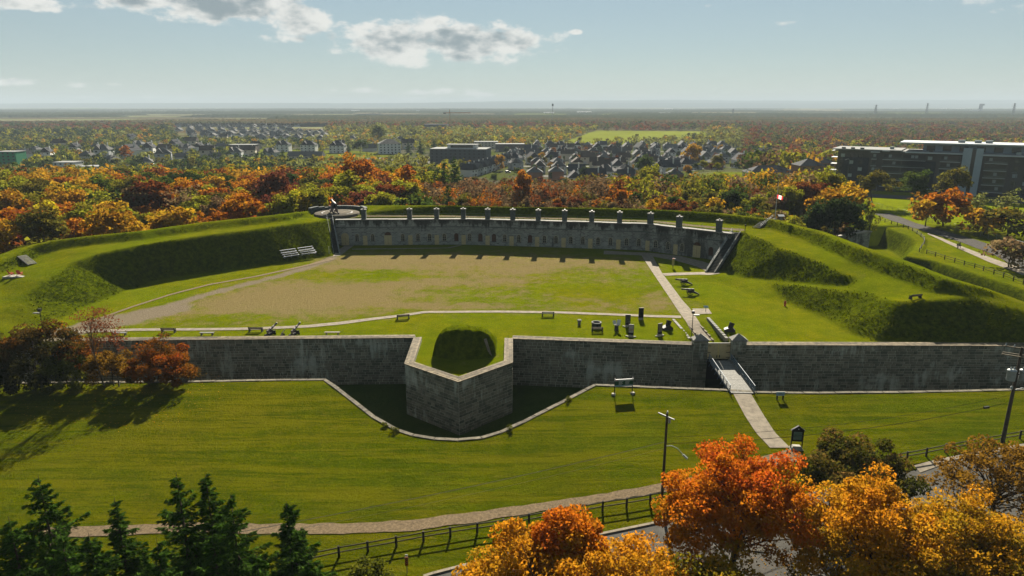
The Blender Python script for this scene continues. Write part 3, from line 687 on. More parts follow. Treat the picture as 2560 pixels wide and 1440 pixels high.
for k in range(nb):
    MB().box(((k + .5) * BLn / nb, 0, 0), (BLn / nb - .025, BW, .09)).build('deck_plank', M_DECK, br)
for s in (-1, 1):
    MB().box((BLn / 2, s * (BW / 2 - .3), -.28), (BLn, .22, .42)).build('girder', M_BLUEST, br)
    MB().box((BLn / 2, s * (BW / 2 + .02), .12), (BLn, .1, .16)).build('kerb_beam', M_DECK, br)
    for k in range(8):
        x = .3 + k * (BLn - .5) / 7; MB().box((x, s * (BW / 2 + .1), .5), (.09, .09, 1.15)).tube((x, s * (BW / 2 + .1), .75), (x, s * (BW / 2 + .55), -.2), .03).build('railing_post', M_BLUEST, br)
    MB().tube((0, s * (BW / 2 + .1), 1.1), (BLn, s * (BW / 2 + .1), 1.1), .05).build('handrail', M_HRAIL, br)
    for zz in (.4, .75): MB().tube((0, s * (BW / 2 + .1), zz), (BLn, s * (BW / 2 + .1), zz), .032).build('rail', M_BLUEST, br)
# low walls beside the sunk way
def low_wall(pts, label, m, w=.5, hh=.45, step=.9, cat='wall', name='low_wall'):
    q = resample([T(a, b) for a, b in pts], step); root = thing(name, label, cat, tuple(q[0]))
    for i in range(len(q) - 1):
        a, b = q[i] - q[0], q[i + 1] - q[0]; c = (a + b) / 2; d = b - a
        MB().box((c.x, c.y, c.z + hh / 2 - .15 + random.uniform(-.02, .02)), (d.length - .02, w, hh + .3), math.atan2(d.y, d.x)).build('block', m, root)
low_wall([(1683, 799), (1700, 818), (1724, 848)], 'row of pale stone blocks left of the sunk walk to the gate', M_PIERCAP, .45, .12)
low_wall([(1770, 800), (1795, 828), (1817, 853)], 'low rubble wall with pale coping right of the sunk walk to the gate', M_PIERCAP, .5, .5)
low_wall([(1724, 815), (1746, 848)], 'pale concrete edge left of the sunk walk', M_CONC, .25, .18, 1.6, 'edging', 'walk_edging')
low_wall([(1751, 815), (1783, 853)], 'pale concrete edge right of the sunk walk', M_CONC, .25, .18, 1.6, 'edging', 'walk_edging')

# ------------------------------------------------------------------ earth mound in the bastion
def mound():
    cx, y0 = P(1160, 893, 0); w, dpt, hg = 3.9, 8.0, 5.0; n, k = 44, 44
    V = []; us = np.linspace(-1.6, 1.6, n); vs_ = np.linspace(-.25, 1.5, k)
    for u in us:
        for v in vs_:
            f = max(0, 1 - abs(u / 1.22) ** 3.0) ** .85; z = hg * f * sst(-.13 + .10 * u * u, .10 + .06 * u * u, v) * (1 - sst(.05, 1.5, v)) * 1.08
            z = hg * .92 * math.tanh(1.35 * z / hg); z += .45 * (vnoise(u * 9, v * 9, .7, 4) - .5) * min(1, z)
            V.append((cx + u * w, y0 + v * dpt, z - .1))
    F = [(i * k + j, (i + 1) * k + j, (i + 1) * k + j + 1, i * k + j + 1) for i in range(n - 1) for j in range(k - 1)]
    me = bpy.data.meshes.new('earth_mound'); me.from_pydata(V, [], F); me.polygons.foreach_set('use_smooth', [True] * len(F))
    at = me.attributes.new('rough', 'FLOAT', 'POINT'); at.data.foreach_set('value', np.full(len(V), .8, np.float32)); me.update()
    props(link('earth_mound', me, None, M_FORT), kind='structure')
    r = thing('retaining_slab', 'leaning grey slab on the right edge of the grass mound in the bastion', 'slab', (cx + w * .92, y0 + 1.4, 0))
    MB().box((0, 0, 1.3), (.35, 2.6, 3.0), 0, 1, 0, R(-17)).build('slab', M_CONC, r)
mound()

# ------------------------------------------------------------------ casemates
def casemate_mat():
    m, N, L = nodes_of('casemate_stone'); h = NH(N, L); b = N['Principled BSDF']; b.inputs['Roughness'].default_value = .93; b.inputs['Specular IOR Level'].default_value = .1
    g = N.new('ShaderNodeNewGeometry'); sp = N.new('ShaderNodeSeparateXYZ'); L.new(g.outputs['Position'], sp.inputs[0]); cb = N.new('ShaderNodeCombineXYZ')
    L.new(h.math('ADD', sp.outputs[0], h.math('MULTIPLY', sp.outputs[1], -.35)), cb.inputs[0]); L.new(sp.outputs[2], cb.inputs[1])
    bt_ = N.new('ShaderNodeTexBrick'); bt_.inputs['Scale'].default_value = 1.0; bt_.inputs['Brick Width'].default_value = .8; bt_.inputs['Row Height'].default_value = .36; bt_.inputs['Mortar Size'].default_value = .03
    bt_.inputs['Color1'].default_value = (0.09, 0.092, 0.078, 1); bt_.inputs['Color2'].default_value = (0.23, 0.225, 0.195, 1); bt_.inputs['Mortar'].default_value = (0.28, 0.285, 0.255, 1); L.new(cb.outputs[0], bt_.inputs['Vector'])
    c = h.mix(h.math('MULTIPLY', h.rng(h.noise(h.pos((.3, .3, .3)), 1, 5, .7), .4, .65), .5), bt_.outputs[0], (.26, .265, .23))
    z = sp.outputs[2]; streak = h.noise(h.pos((.55, .55, .12)), 1.0, 7, .72)
    up = h.rng(z, 3.9, 7.0); sA = h.rng(h.math('ADD', streak, h.math('MULTIPLY', up, .22)), .58, .72)
    c = h.mix(h.math('MULTIPLY', sA, .85), c, (.022, .02, .016))
    e = h.noise(h.pos((.5, .5, .35)), 1.3, 6, .75); c = h.mix(h.math('MULTIPLY', h.rng(e, .66, .78), .7), c, (.32, .36, .34))
    rt = h.math('MULTIPLY', h.rng(sp.outputs[0], 18, 48), h.rng(h.noise(h.pos((.4, .4, .2)), 1, 6, .7), .42, .6)); c = h.mix(h.math('MULTIPLY', rt, .75), c, (.025, .022, .018))
    L.new(c, b.inputs['Base Color']); bp = N.new('ShaderNodeBump'); bp.inputs['Strength'].default_value = .7; bp.inputs['Distance'].default_value = .05; L.new(bt_.outputs['Fac'], bp.inputs['Height']); bp.invert = True; L.new(bp.outputs[0], b.inputs['Normal'])
    return m
M_CASE = casemate_mat()
M_CHIM = mat('chimney_stone', (.095, .11, .105), .9, .2, 2.0, .4, 10)
M_FRAME = mat('window_frame', (.42, .37, .26), .7, .08, 2)
M_GLASS = mat('window_glass', (.025, .03, .032), .12, .1, 2, spec=.6)
M_BROWN = mat('brown_shutter', (.10, .05, .03), .8, .2, 2)
CT = 6.85
cas = thing('casemates', 'long curved stone casemate range with chimneys, doors and arched windows', 'building', (0, 0, 0))
def wallstrip(name, line, d0, d1, z0, z1, m):
    A, B = miter(line, d0), miter(line, d1); n = len(line); q = MB()
    vs = [(p.x, p.y, z) for z in (z0, z1) for p in A] + [(p.x, p.y, z) for z in (z0, z1) for p in B]; fs = []
    for i in range(n - 1): fs += [(i, i + 1, n + i + 1, n + i), (2 * n + i, 3 * n + i, 3 * n + i + 1, 2 * n + i + 1), (n + i, n + i + 1, 3 * n + i + 1, 3 * n + i), (i, 2 * n + i, 2 * n + i + 1, i + 1)]
    fs += [(0, n, 3 * n, 2 * n), (n - 1, 3 * n - 1, 4 * n - 1, 2 * n - 1)]; q.add(vs, fs); return q.build(name, m, cas)
wallstrip('wall', FAC, 0, 3.1, -.6, 4.9, M_CASE); wallstrip('parapet', FAC, -.10, 3.1, 4.92, CT - .14, M_CASE)
wallstrip('string_course', FAC, -.2, .3, 4.78, 4.93, M_CHIM)
q = resample(FAC, 3.6); qo = miter([p for p in q], -.24); qi = miter([p for p in q], 1.0)
for i in range(len(q) - 1):
    a, b, c, d = qo[i], qo[i + 1], qi[i + 1], qi[i]; a, b = a.lerp(b, .004), b.lerp(a, .004); d, c = d.lerp(c, .004), c.lerp(d, .004); dz = .05 * ((i // 2) % 2)
    MB().add([(p.x, p.y, CT - .138) for p in (a, b, c, d)] + [(p.x, p.y, CT + .08 + dz) for p in (a, b, c, d)], [(3, 2, 1, 0), (4, 5, 6, 7), (0, 1, 5, 4), (1, 2, 6, 5), (2, 3, 7, 6), (3, 0, 4, 7)]).build('coping_stone', M_PIERCAP, cas)
def fac_at(px, z=1.8):
    best = None
    for a, b in zip(FAC[:-1], FAC[1:]):
        lo, hi = 0.0, 1.0; a, b = Vector(a), Vector(b)
        f = lambda u: proj(*(a.lerp(b, u)), z)[0] - px
        if f(0) <= 0 <= f(1):
            for _ in range(30):
                m_ = (lo + hi) / 2
                if f(m_) > 0: hi = m_
                else: lo = m_
            t = (b - a).normalized(); return a.lerp(b, lo), t, Vector((t.y, -t.x))
    t = (Vector(FAC[-1]) - Vector(FAC[-2])).normalized(); return Vector(FAC[-1]) - t * 1.5, t, Vector((t.y, -t.x))
def arch(w, hh, n=8):
    r = w / 2; return [(-r, 0), (r, 0)] + [(r * math.cos(math.pi * k / n), hh - r + r * math.sin(math.pi * k / n)) for k in range(n + 1)]
def fac_window(px, dark=False):
    p, t, o = fac_at(px); base = Vector((p.x, p.y, 1.05)); U = Vector((t.x, t.y, 0)); O = Vector((o.x, o.y, 0)); Zv = Vector((0, 0, 1))
    w, hh = 1.1, 2.05; ou = arch(w, hh); inn = [(a * .80, .09 + (b - 0) * .9) for a, b in ou]; m = MB(); n = len(ou)
    F0 = [base + U * a + Zv * b + O * .09 for a, b in ou]; F1 = [base + U * a + Zv * b + O * .09 for a, b in inn]; B0 = [base + U * a + Zv * b - O * .05 for a, b in ou]; B1 = [base + U * a + Zv * b + O * .01 for a, b in inn]
    m.add(F0 + F1 + B0 + B1, [f for i in range(n) for f in ((i, (i + 1) % n, n + (i + 1) % n, n + i), (i, 2 * n + i, 2 * n + (i + 1) % n, (i + 1) % n), (n + i, n + (i + 1) % n, 3 * n + (i + 1) % n, 3 * n + i))])
    wn = m.build('window', M_BROWN if dark else M_FRAME, cas)
    MB().extr(inn, base + O * .012, U, Zv, O * .02).build('pane', M_BROWN if dark else M_GLASS, wn)
    g = MB(); ang = math.atan2(t.y, t.x)
    for zz in (.65, 1.15, 1.55): g.box(base + Zv * zz + O * .055, (w * .8, .03, .05), ang)
    g.box(base + Zv * .95 + O * .058, (.05, .03, 1.7), ang)
    if not dark: g.build('glazing_bars', M_FRAME, wn)
    MB().box(base - Zv * .07 + O * .09, (w + .25, .25, .12), ang).build('sill', M_CHIM, wn)
def fac_door(px, w=1.12, hh=2.55, arch_=False, fan=False):
    p, t, o = fac_at(px); U = Vector((t.x, t.y, 0)); O = Vector((o.x, o.y, 0)); Zv = Vector((0, 0, 1)); base = Vector((p.x, p.y, zt(p.x + o.x * .6, p.y + o.y * .6) + .05)); ang = math.atan2(t.y, t.x)
    d = MB().extr(arch(w, hh + w * .35) if arch_ else [(-w / 2, 0), (w / 2, 0), (w / 2, hh), (-w / 2, hh)], base - O * .05, U, Zv, O * .14).build('door', M_CREAM, cas)
    MB().box(base + U * (w * .3) + Zv * 1.1 + O * .12, (.16, .06, .06), ang).build('handle', M_IRON, d)
    if w > 1.5: MB().box(base + Zv * hh / 2 + O * .1, (.04, .04, hh * .96), ang).build('meeting_strip', M_BROWN, d)
    if fan: MB().extr([(a, b) for a, b in arch(w * .9, w * .45, 8)[1:]], base + Zv * (hh + .04) - O * .03, U, Zv, O * .1).build('fanlight', M_BROWN, d)
for px in (893, 932, 1007, 1045, 1074, 1111, 1174, 1262, 1297, 1361, 1390, 1427, 1457, 1495, 1526, 1566, 1597, 1639, 1670, 1705): fac_window(px)
for px in (1141, 1201, 1235, 1325, 1777): fac_window(px, True)
for px in (913, 1026, 1092, 1159, 1219, 1279, 1343, 1409, 1476, 1546, 1619, 1689): fac_door(px)
fac_door(863, 2.0, 2.6, True); fac_door(970, 1.95, 2.6, False, True); fac_door(1742, 1.9, 2.9, False, True)
for px in (908, 1023, 1091, 1158, 1218, 1281, 1345, 1411, 1479, 1549, 1623, 1695, 1806):
    p, t, o = fac_at(px, 8.5) if px < 1790 else fac_at(1795, 8.5); ang = math.atan2(t.y, t.x); c = Vector((p.x - o.x * .75, p.y - o.y * .75, 0)); k = random.uniform(-.06, .06)
    ch = MB().box((c.x, c.y, 8.0 + k / 2), (1.22, 1.1, 2.65 + k), ang).build('chimney', M_CHIM, cas)
    MB().box((c.x, c.y, 9.47 + k), (1.4, 1.28, .26), ang).build('chimney_cap', M_PIERCAP, ch)
    MB().lathe([(.2, 0), (.17, .2), (.22, .28)], 8, (c.x, c.y, 9.6 + k)).build('chimney_pot', M_IRON, ch)
# roof walk railing
rl = off(FAC, 4.0)
def railing(name, label, pts, hgt=1.0, step=4.0, m=None, r=.03, mid=True):
    q = resample([Vector(p) for p in pts], step); root = thing(name, label, 'railing', tuple(q[0])); m = m or M_STEEL
    for p in q: a = p - q[0]; MB().tube(a, a + Vector((0, 0, hgt)), r, n=6).build('post', m, root)
    for zz in ((hgt, hgt * .5) if mid else (hgt,)): MB().path([p - q[0] + Vector((0, 0, zz)) for p in q], r * .9, 5).build('rail', m, root)
    return root
railing('roof_railing', 'thin steel railing along the gravel walk on top of the casemates', [(x, y, float(zin(x, y))) for x, y in [rl[0], rl[1], rl[2], rl[3], (54.5, 161.5)]], 1.0, 4.5, r=.025)
M_DARKST = mat('dark_stair_stone', (.045, .048, .042), .95, .2, 2, .4, 10, spec=.05)
def stair(name, label, a, b, width, n, m, rail_sides=(1,), m_rail=None, cheek=True, r=.035, open_=False):
    a, b = Vector(a), Vector(b); d = b - a; run = d.to_2d().length; ang = math.atan2(d.y, d.x); root = thing(name, label, 'stairs', tuple(a), ang)
    for k in range(n):
        x = (k + .5) * run / n; z = (k + 1) * d.z / n
        if open_: MB().box((x, 0, z - .03), (run / n * .8, width, .07)).build('tread', m, root)
        else: MB().box((x, 0, z / 2 - .25), (run / n - .004, width, z + .5)).build('tread', m, root)
    for s in (-1, 1):
        if cheek: MB().extr([(-.4, -.6), (run, d.z - .9), (run + .5, d.z - .5), (run + .5, d.z + .2), (run, d.z + .2), (-.4, .28)], (0, s * (width / 2 + .16) - .14, 0), (1, 0, 0), (0, 0, 1), (0, .28, 0)).build('cheek_wall', M_CASE if cheek == 1 else m, root)
        elif open_: MB().extr([(0, -.12), (run, d.z - .12), (run, d.z + .06), (0, .06)], (0, s * (width / 2 + .03) - .03, 0), (1, 0, 0), (0, 0, 1), (0, .06, 0)).build('stringer', m, root)
        if s in rail_sides:
            y = s * (width / 2 + .1)
            for k in range(5): x = run * k / 4; MB().tube((x, y, d.z * k / 4), (x, y, d.z * k / 4 + 1.0), r).build('baluster', m_rail or M_STEEL, root)
            for zz in (1.0, .6): MB().tube((0, y, zz), (run, y, d.z + zz), r).build('handrail', m_rail or M_STEEL, root)
    return root
sa = T(1776, 682); stair('stone_stair', 'long stone stair with steel handrail at the right end of the casemates', (sa.x, sa.y, sa.z), (53.2, 160.2, 6.8), 1.6, 30, M_DARKST, (1,))
sa = P(838, 634, 0); stair('stone_stair', 'steep narrow stair with pale handrails at the left end of the casemates', (sa[0] + .3, sa[1], 0), (-48.3, 179.5, 7.0), 1.2, 28, M_DARKST, (-1, 1))
a = T(1890, 571); b = Vector((*P(1922, 547, 8.8), 8.8)); stair('metal_stair', 'steel stair with handrail climbing the parapet beside the flagpole', (a.x, a.y, a.z + .1), (b.x, b.y, b.z + .1), 1.8, 9, M_DARKST, (-1,), None, False, .04, True)
a = T(82, 662); b = T(54, 641); stair('wooden_stair', 'small wooden stair on the grass bank near the red chairs', (a.x, a.y, a.z + .1), (b.x, b.y, b.z + .15), 1.5, 9, M_DECK, (), None, False, .04, True)
# ================================================================== things in and around the fort
M_WOOD = mat('weathered_wood', (.15, .125, .085), .85, .2, 3, .3, 20, objrand=.1)
M_DARKWOOD = mat('dark_wood', (.035, .03, .022), .85, .25, 3, .3, 20, objrand=.15)
M_GREYSTONE = mat('cast_stone', (.15, .15, .14), .9, .15, 3, .3, 20)
M_DARKCONC = mat('dark_concrete', (.05, .055, .05), .9, .2, 3)
M_PALE = mat('pale_concrete', (.32, .30, .25), .85, .12, 3, .2, 20)
M_GUN = mat('gun_iron', (.028, .026, .028), .6, .25, 6, spec=.15)
M_GUNB = mat('gun_bronze_brown', (.13, .09, .09), .5, .2, 6, spec=.35)
M_BLACK = mat('black_board', (.012, .012, .013), .6, .2, 3)
M_WHITE = mat('white_paint', (.55, .55, .53), .5, .05, 3)
M_RED = mat('red_paint', (.34, .02, .018), .5, .1, 3)
M_PINKRED = mat('faded_red_paint', (.42, .06, .05), .5, .1, 3)
M_GREEN = mat('sign_green', (.018, .07, .035), .5, .1, 3)
M_PALEBLUE = mat('sign_pale_blue', (.25, .36, .42), .5, .1, 3)
M_YEL = mat('sign_cream_yellow', (.40, .34, .12), .6, .1, 3)
M_POLE = mat('pole_wood', (.075, .058, .042), .9, .25, 2, .4, 14)
M_GREYPOLE = mat('grey_pole', (.16, .16, .15), .6, .15, 2)
M_TRANS = mat('transformer_grey', (.30, .33, .33), .45, .08, 3)
M_ORANGE = mat('marker_orange', (.42, .12, .01), .5, .1, 3)
def face_cam(p): return math.atan2(p.y, p.x) - R(90)
def at(px, py, dz=0.0): return T(px, py, dz)

# benches ---------------------------------------------------------------
def park_bench(loc, rz, label, w=2.3, leg_m=None, slat_m=None):
    t = thing('park_bench', label, 'bench', tuple(loc), rz, 'benches of the fort'); leg_m = leg_m or M_DARKCONC; slat_m = slat_m or M_WOOD
    for s in (-1, 1):
        MB().extr([(-.32, 0), (.34, 0), (.36, .12), (.2, .4), (.28, .62), (.2, .66), (.1, .46), (-.24, .84), (-.36, .84), (-.2, .42), (-.3, .12)], (s * (w / 2 - .12) - .09, 0, 0), (0, -1, 0), (0, 0, 1), (.18, 0, 0)).build('leg', leg_m, t)
    for k in range(4): MB().box((0, -.08 - .11 * (k - 1.5) - .05, .45), (w, .095, .05)).build('seat_slat', slat_m, t)
    for k in range(3): MB().box((0, .245 + .02 * k, .56 + .125 * k), (w, .045, .11), 0, 1, R(-14)).build('back_slat', slat_m, t)
    return t
def flat_bench(loc, rz, label, w=2.3, m=None):
    t = thing('flat_bench', label, 'bench', tuple(loc), rz, 'backless benches of the fort')
    MB().box((0, 0, .44), (w, .55, .1)).build('seat', m or M_GREYSTONE, t)
    for s in (-1, 1): MB().box((s * w * .38, 0, .19), (.16, .44, .4), 0, .85).build('leg', m or M_DARKCONC, t)
park_bench(at(422, 831), R(180), 'slatted bench with concrete ends beside the narrow walk, leftmost of the row')
park_bench(at(640, 829), R(180), 'slatted bench with concrete ends just left of the two bronze cannons')
park_bench(at(1008, 797), R(192), 'slatted bench set askew where the narrow walk bends left of the mound', 2.2)
park_bench(at(1370, 790), R(180), 'pale slatted bench on the lawn edge of the narrow walk right of the mound', 2.2, None, M_PALE)
park_bench(at(1493, 829), R(180), 'slatted bench standing close in front of the round stone well', 1.9)
park_bench(at(2288, 747), R(196), 'lone bench on the grass platform of the right rampart', 2.2, M_DARKCONC, M_DARKWOOD)
flat_bench(at(518, 838), 0, 'low backless stone bench behind the coping, between the two slatted benches')
flat_bench(at(831, 837), 0, 'low backless bench behind the coping right of the bronze cannons', 2.5, M_WOOD)
flat_bench(at(300, 838), 0, 'low backless bench behind the coping, seen through the bare twigs')
# cannons ---------------------------------------------------------------
BARREL = [(.02, -.16), (.11, -.13), (.09, -.06), (.27, 0), (.29, .06), (.26, .12), (.25, .7), (.26, .74), (.22, .78), (.2, 1.3), (.21, 1.34), (.175, 1.38), (.15, 2.15), (.2, 2.3), (.19, 2.4), (.11, 2.4), (.1, 2.2)]
def cannon(loc, az, el, label, sc=1.0, bm=None, group='garrison guns by the wall'):
    """az: heading of the muzzle"""
    t = thing('cannon', label, 'cannon', tuple(loc), az - R(90), group); t.scale = (sc * .85,) * 3
    d = Vector((0, math.cos(el), math.sin(el))); MB().lathe(BARREL, 16, Vector((0, -.75, .78)), d).build('barrel', bm or M_GUN, t)
    for s in (-1, 1):
        MB().extr([(-1.1, .18), (.7, .18), (.7, .72), (.25, .82), (-.1, .62), (-.5, .58), (-.55, .42), (-1.1, .36)], (s * .3 - .06, 0, 0), (0, 1, 0), (0, 0, 1), (.12, 0, 0)).build('carriage_cheek', M_BLACK, t)
        for y in (-.85, .45): MB().lathe([(.2, -.06), (.21, 0), (.2, .06)], 12, (s * .45, y, .2), (1, 0, 0)).build('truck_wheel', M_BLACK, t)
    for y in (-.85, .45): MB().box((0, y, .2), (.95, .14, .14)).build('axle', M_BLACK, t)
    MB().box((0, -.35, .45), (.55, .5, .12)).build('bed', M_BLACK, t)
    return t
cannon(at(678, 838), R(62), R(24), 'bronze brown cannon on black carriage, left one of the pair by the coping', 1.12, M_GUNB)
cannon(at(738, 838), R(66), R(26), 'bronze brown cannon on black carriage, right one of the pair by the coping', 1.12, M_GUNB)
cannon(at(707, 839), R(66), R(30), 'small twin mortar piece between the two bronze cannons', .5, M_GUNB)
def field_gun(loc, rz, label):
    t = thing('field_gun', label, 'cannon', tuple(loc), rz, 'black guns by the concrete walk')
    MB().lathe(BARREL, 14, Vector((.75, 0, 1.0)), (-1, 0, .06)).build('barrel', M_GUN, t)
    MB().extr([(-.5, .5), (.5, .5), (1.7, .1), (1.85, .1), (1.8, .28), (.5, .95), (-.4, .95)], (0, -.2, 0), (1, 0, 0), (0, 0, 1), (0, .4, 0)).build('trail', M_GUN, t)
    for s in (-1, 1):
        w = MB(); y = s * .55
        for k in range(16):
            a, b = 2 * math.pi * k / 16, 2 * math.pi * (k + 1) / 16; w.tube((math.cos(a) * .55, y, .57 + math.sin(a) * .55), (math.cos(b) * .55, y, .57 + math.sin(b) * .55), .045, n=5)
        for k in range(8): a = 2 * math.pi * k / 8; w.tube((0, y, .57), (math.cos(a) * .53, y, .57 + math.sin(a) * .53), .028, n=5)
        w.build('wheel', M_GUN, t)
    MB().tube((0, -.62, .57), (0, .62, .57), .06).build('axle', M_GUN, t)
field_gun(at(1708, 712), R(-6), 'black gun on wheels beside the concrete walk, the farther of two')
field_gun(at(1724, 737), R(-6), 'black gun on wheels beside the concrete walk, the nearer of two')
def mortar(loc, rz, label):
    t = thing('mortar', label, 'cannon', tuple(loc), rz, 'squat mortars near the gate')
    MB().lathe([(.1, -.5), (.36, -.42), (.4, 0), (.4, .55), (.46, .62), (.46, .72), (.3, .72), (.28, .3)], 16, (.1, 0, .75), (.3, .25, .8)).build('barrel', M_GUN, t)
    MB().extr([(-.9, 0), (.8, 0), (.85, .3), (.4, .7), (-.3, .6), (-.9, .35)], (0, -.5, 0), (1, 0, 0), (0, 0, 1), (0, 1.0, 0)).build('bed', M_GUN, t)
    for s in (-1, 1): MB().tube((0, s * .62, .62), (0, s * .4, .62), .14).build('trunnion', M_GUN, t)
mortar(at(1668, 823), R(10), 'squat black mortar left of the sunk walk, behind a display panel'); mortar(at(1824, 828), R(-12), 'squat black mortar on the lawn right of the sunk walk')
# display panels ----------------------------------------------------------
def print_mat(name, a, b, c, sc):
    m, N, L = nodes_of(name); h = NH(N, L); bs = N['Principled BSDF']; bs.inputs['Roughness'].default_value = .5; tc = N.new('ShaderNodeTexCoord')
    n = h.noise(tc.outputs['Object'], sc, 4, .6); q = h.mix(h.rng(n, .38, .52), a, b); q = h.mix(h.rng(h.noise(tc.outputs['Object'], sc * 1.7, 3, .5), .58, .66), q, c); L.new(q, bs.inputs['Base Color']); return m
PR1 = print_mat('print_dark_teal', (.012, .014, .016), (.012, .016, .02), (.12, .22, .24), 1.6); PR2 = print_mat('print_warm', (.14, .10, .08), (.20, .21, .22), (.30, .12, .08), 1.2); PR3 = print_mat('print_charcoal', (.02, .02, .02), (.06, .06, .06), (.12, .12, .12), 2.4)
def display_panel(loc, rz, label, art=None, hh=2.0, w=1.05, feet=True):
    t = thing('display_panel', label, 'sign', tuple(loc), rz, 'tall exhibition panels on the lawn')
    MB().box((0, 0, .35 + hh / 2), (w, .09, hh)).build('board', M_BLACK, t)
    if art: MB().box((0, -.05, .35 + hh * .58), (w * .84, .012, hh * .74)).build('print', art, t)
    MB().box((0, 0, .17), (w * .92, .5, .34)).build('ballast_block', M_PALE, t)
    if feet:
        for s in (-1, 1): MB().box((s * (w / 2 + .16), -.05, .09), (.5, .22, .14), s * R(24)).build('foot_slab', M_PALE, t)
display_panel(at(1569, 817), R(-4), 'tall black panel with teal artwork, behind the grey map panel', PR1, 1.8, .86)
display_panel(at(1602, 799), R(0), 'tall plain black panel farthest back, near the narrow walk', None, 1.8, .86, False)
display_panel(at(1577, 842), R(-14), 'black framed panel with grey and orange map print', PR2, 1.75, .86)
display_panel(at(1649, 840), R(24), 'black panel with charcoal picture turned sideways, nearest the gate', PR3, 1.8, .86)
t = thing('stone_pedestal', 'small tapered stone pedestal with pale slanted top on the lawn', 'pedestal', tuple(at(1448, 812)))
MB().box((0, 0, .35), (.46, .35, .7)).build('shaft', M_GREYSTONE, t); MB().box((0, .05, .8), (.74, .5, .22), 0, .75, R(18)).build('slanted_top', M_PALE, t)
t = thing('stone_well', 'round stone well ring with dark hollow on the lawn', 'well', tuple(at(1491, 818)))
MB().lathe([(.6, .1), (.6, .8), (.78, .8), (.8, .7), (.8, 0)], 24, (0, 0, 0), None, False).build('ring', M_DARKCONC, t); MB().lathe([(.62, .81), (.62, .9), (.86, .9), (.86, .78), (.62, .78)], 24, (0, 0, 0), None, False).build('rim', M_GREYSTONE, t); MB().lathe([(.59, .1), (.59, .14)], 20).build('hollow', M_BLACK, t)  # black disc stands in for the darkness inside the ring
t = thing('open_book_sign', 'white open book shaped sign on a slim stand between well and panels', 'sign', tuple(at(1541, 826)))
MB().box((0, 0, .45), (.7, .35, .9), 0, .8).build('stand', M_DARKCONC, t); MB().box((0, -.05, .93), (.75, .5, .12)).build('shelf', M_PALE, t)
for s in (-1, 1): MB().box((s * .34, .1, 1.35), (.62, .05, .8 + .12 * s), s * R(-28), 1, R(-25)).build('page', M_WHITE, t)
t = thing('lectern_sign', 'small grey lectern sign on the concrete slab by the walk', 'sign', tuple(at(1764, 780))); MB().tube((0, 0, 0), (0, 0, .95), .04).build('post', M_BLACK, t); MB().box((0, 0, 1.0), (.8, .5, .05), 0, 1, R(28)).build('plate', M_PALEBLUE, t)
t = thing('tall_sign', 'cream yellow upright sign in front of the right end of the casemates', 'sign', tuple(at(1682, 671)))
for s in (-1, 1): MB().tube((s * .12, 0, 0), (s * .12, 0, .7), .04).build('post', M_BLACK, t)
MB().box((0, 0, 1.4), (.55, .1, 1.5)).build('board', M_YEL, t); MB().box((.05, 0, 2.25), (.6, .12, .2)).build('header', M_RED, t); MB().box((.34, 0, 2.25), (.2, .13, .18)).build('emblem', M_WHITE, t)
# lamps -----------------------------------------------------------------------
def path_lamp(loc, rz, label, hgt, arm):
    t = thing('path_lamp', label, 'lamp', tuple(loc), rz, 'path lamps of the fort'); MB().tube((0, 0, 0), (0, 0, hgt), .07, .055).build('post', M_BLACK, t)
    MB().box((arm * .55, 0, hgt - .35), (.95, .45, .13)).build('lamp_head', M_GREYPOLE, t); MB().box((arm * .55, 0, hgt - .43), (.7, .35, .04)).build('lens', M_WHITE, t); MB().box((0, 0, hgt + .12), (.42, .42, .42)).build('junction_box', M_BLACK, t)
path_lamp(at(1728, 852), 0, 'dark lamp post with box head beside the sunk walk to the gate', 4.7, 1)
path_lamp(at(112, 846), 0, 'dark lamp post with side head rising behind the orange bush at left', 4.6, -1)
# hydrant, bleachers, white post ----------------------------------------------
t = thing('fire_hydrant', 'small red fire hydrant at the foot of the right bank', 'hydrant', tuple(at(1962, 765))); MB().lathe([(.22, 0), (.22, .08), (.16, .1), (.15, .7), (.2, .74), (.2, .82), (.14, .95), (.04, 1.02)], 12).build('barrel', M_RED, t)
for s in (-1, 1): MB().tube((s * .12, 0, .55), (s * .3, 0, .55), .08).build('outlet', M_RED, t)
def bleacher(loc, rz, label):
    t = thing('bleacher', label, 'bleacher', tuple(loc), rz, 'pale bleachers under the left rampart')
    for k in range(4):
        MB().box((0, .65 * k - .9, .42 + .38 * k), (3.9, .36, .06)).build('seat_plank', M_STEEL, t)
        if k: MB().box((0, .65 * k - 1.25, .2 + .38 * (k - 1)), (3.9, .28, .05)).build('foot_plank', M_STEEL, t)
    for x in (-1.7, 0, 1.7): MB().path([(x, -1.1, 0), (x, 1.05, 0), (x, 1.05, 1.55), (x, -1.0, .4), (x, -1.0, 0)], .04, 5).build('support_frame', M_STEEL, t)
p = at(731, 641); q = at(769, 637); bz = math.atan2(q.y - p.y, q.x - p.x); p = p.lerp(q, -.15)
bleacher(p, bz, 'pale metal bleacher under the left rampart, left of the two'); bleacher(p + Vector((math.cos(bz), math.sin(bz), 0)) * 4.4, bz, 'pale metal bleacher under the left rampart, right of the two')
t = thing('marker_post', 'thin white post beside the left stair of the casemates', 'post', tuple(at(823, 634))); MB().tube((0, 0, 0), (0, 0, 1.6), .07, .05).build('shaft', M_WHITE, t); MB().lathe([(.09, 0), (.09, .12), (.02, .18)], 8, (0, 0, 1.6)).build('cap', M_WHITE, t)
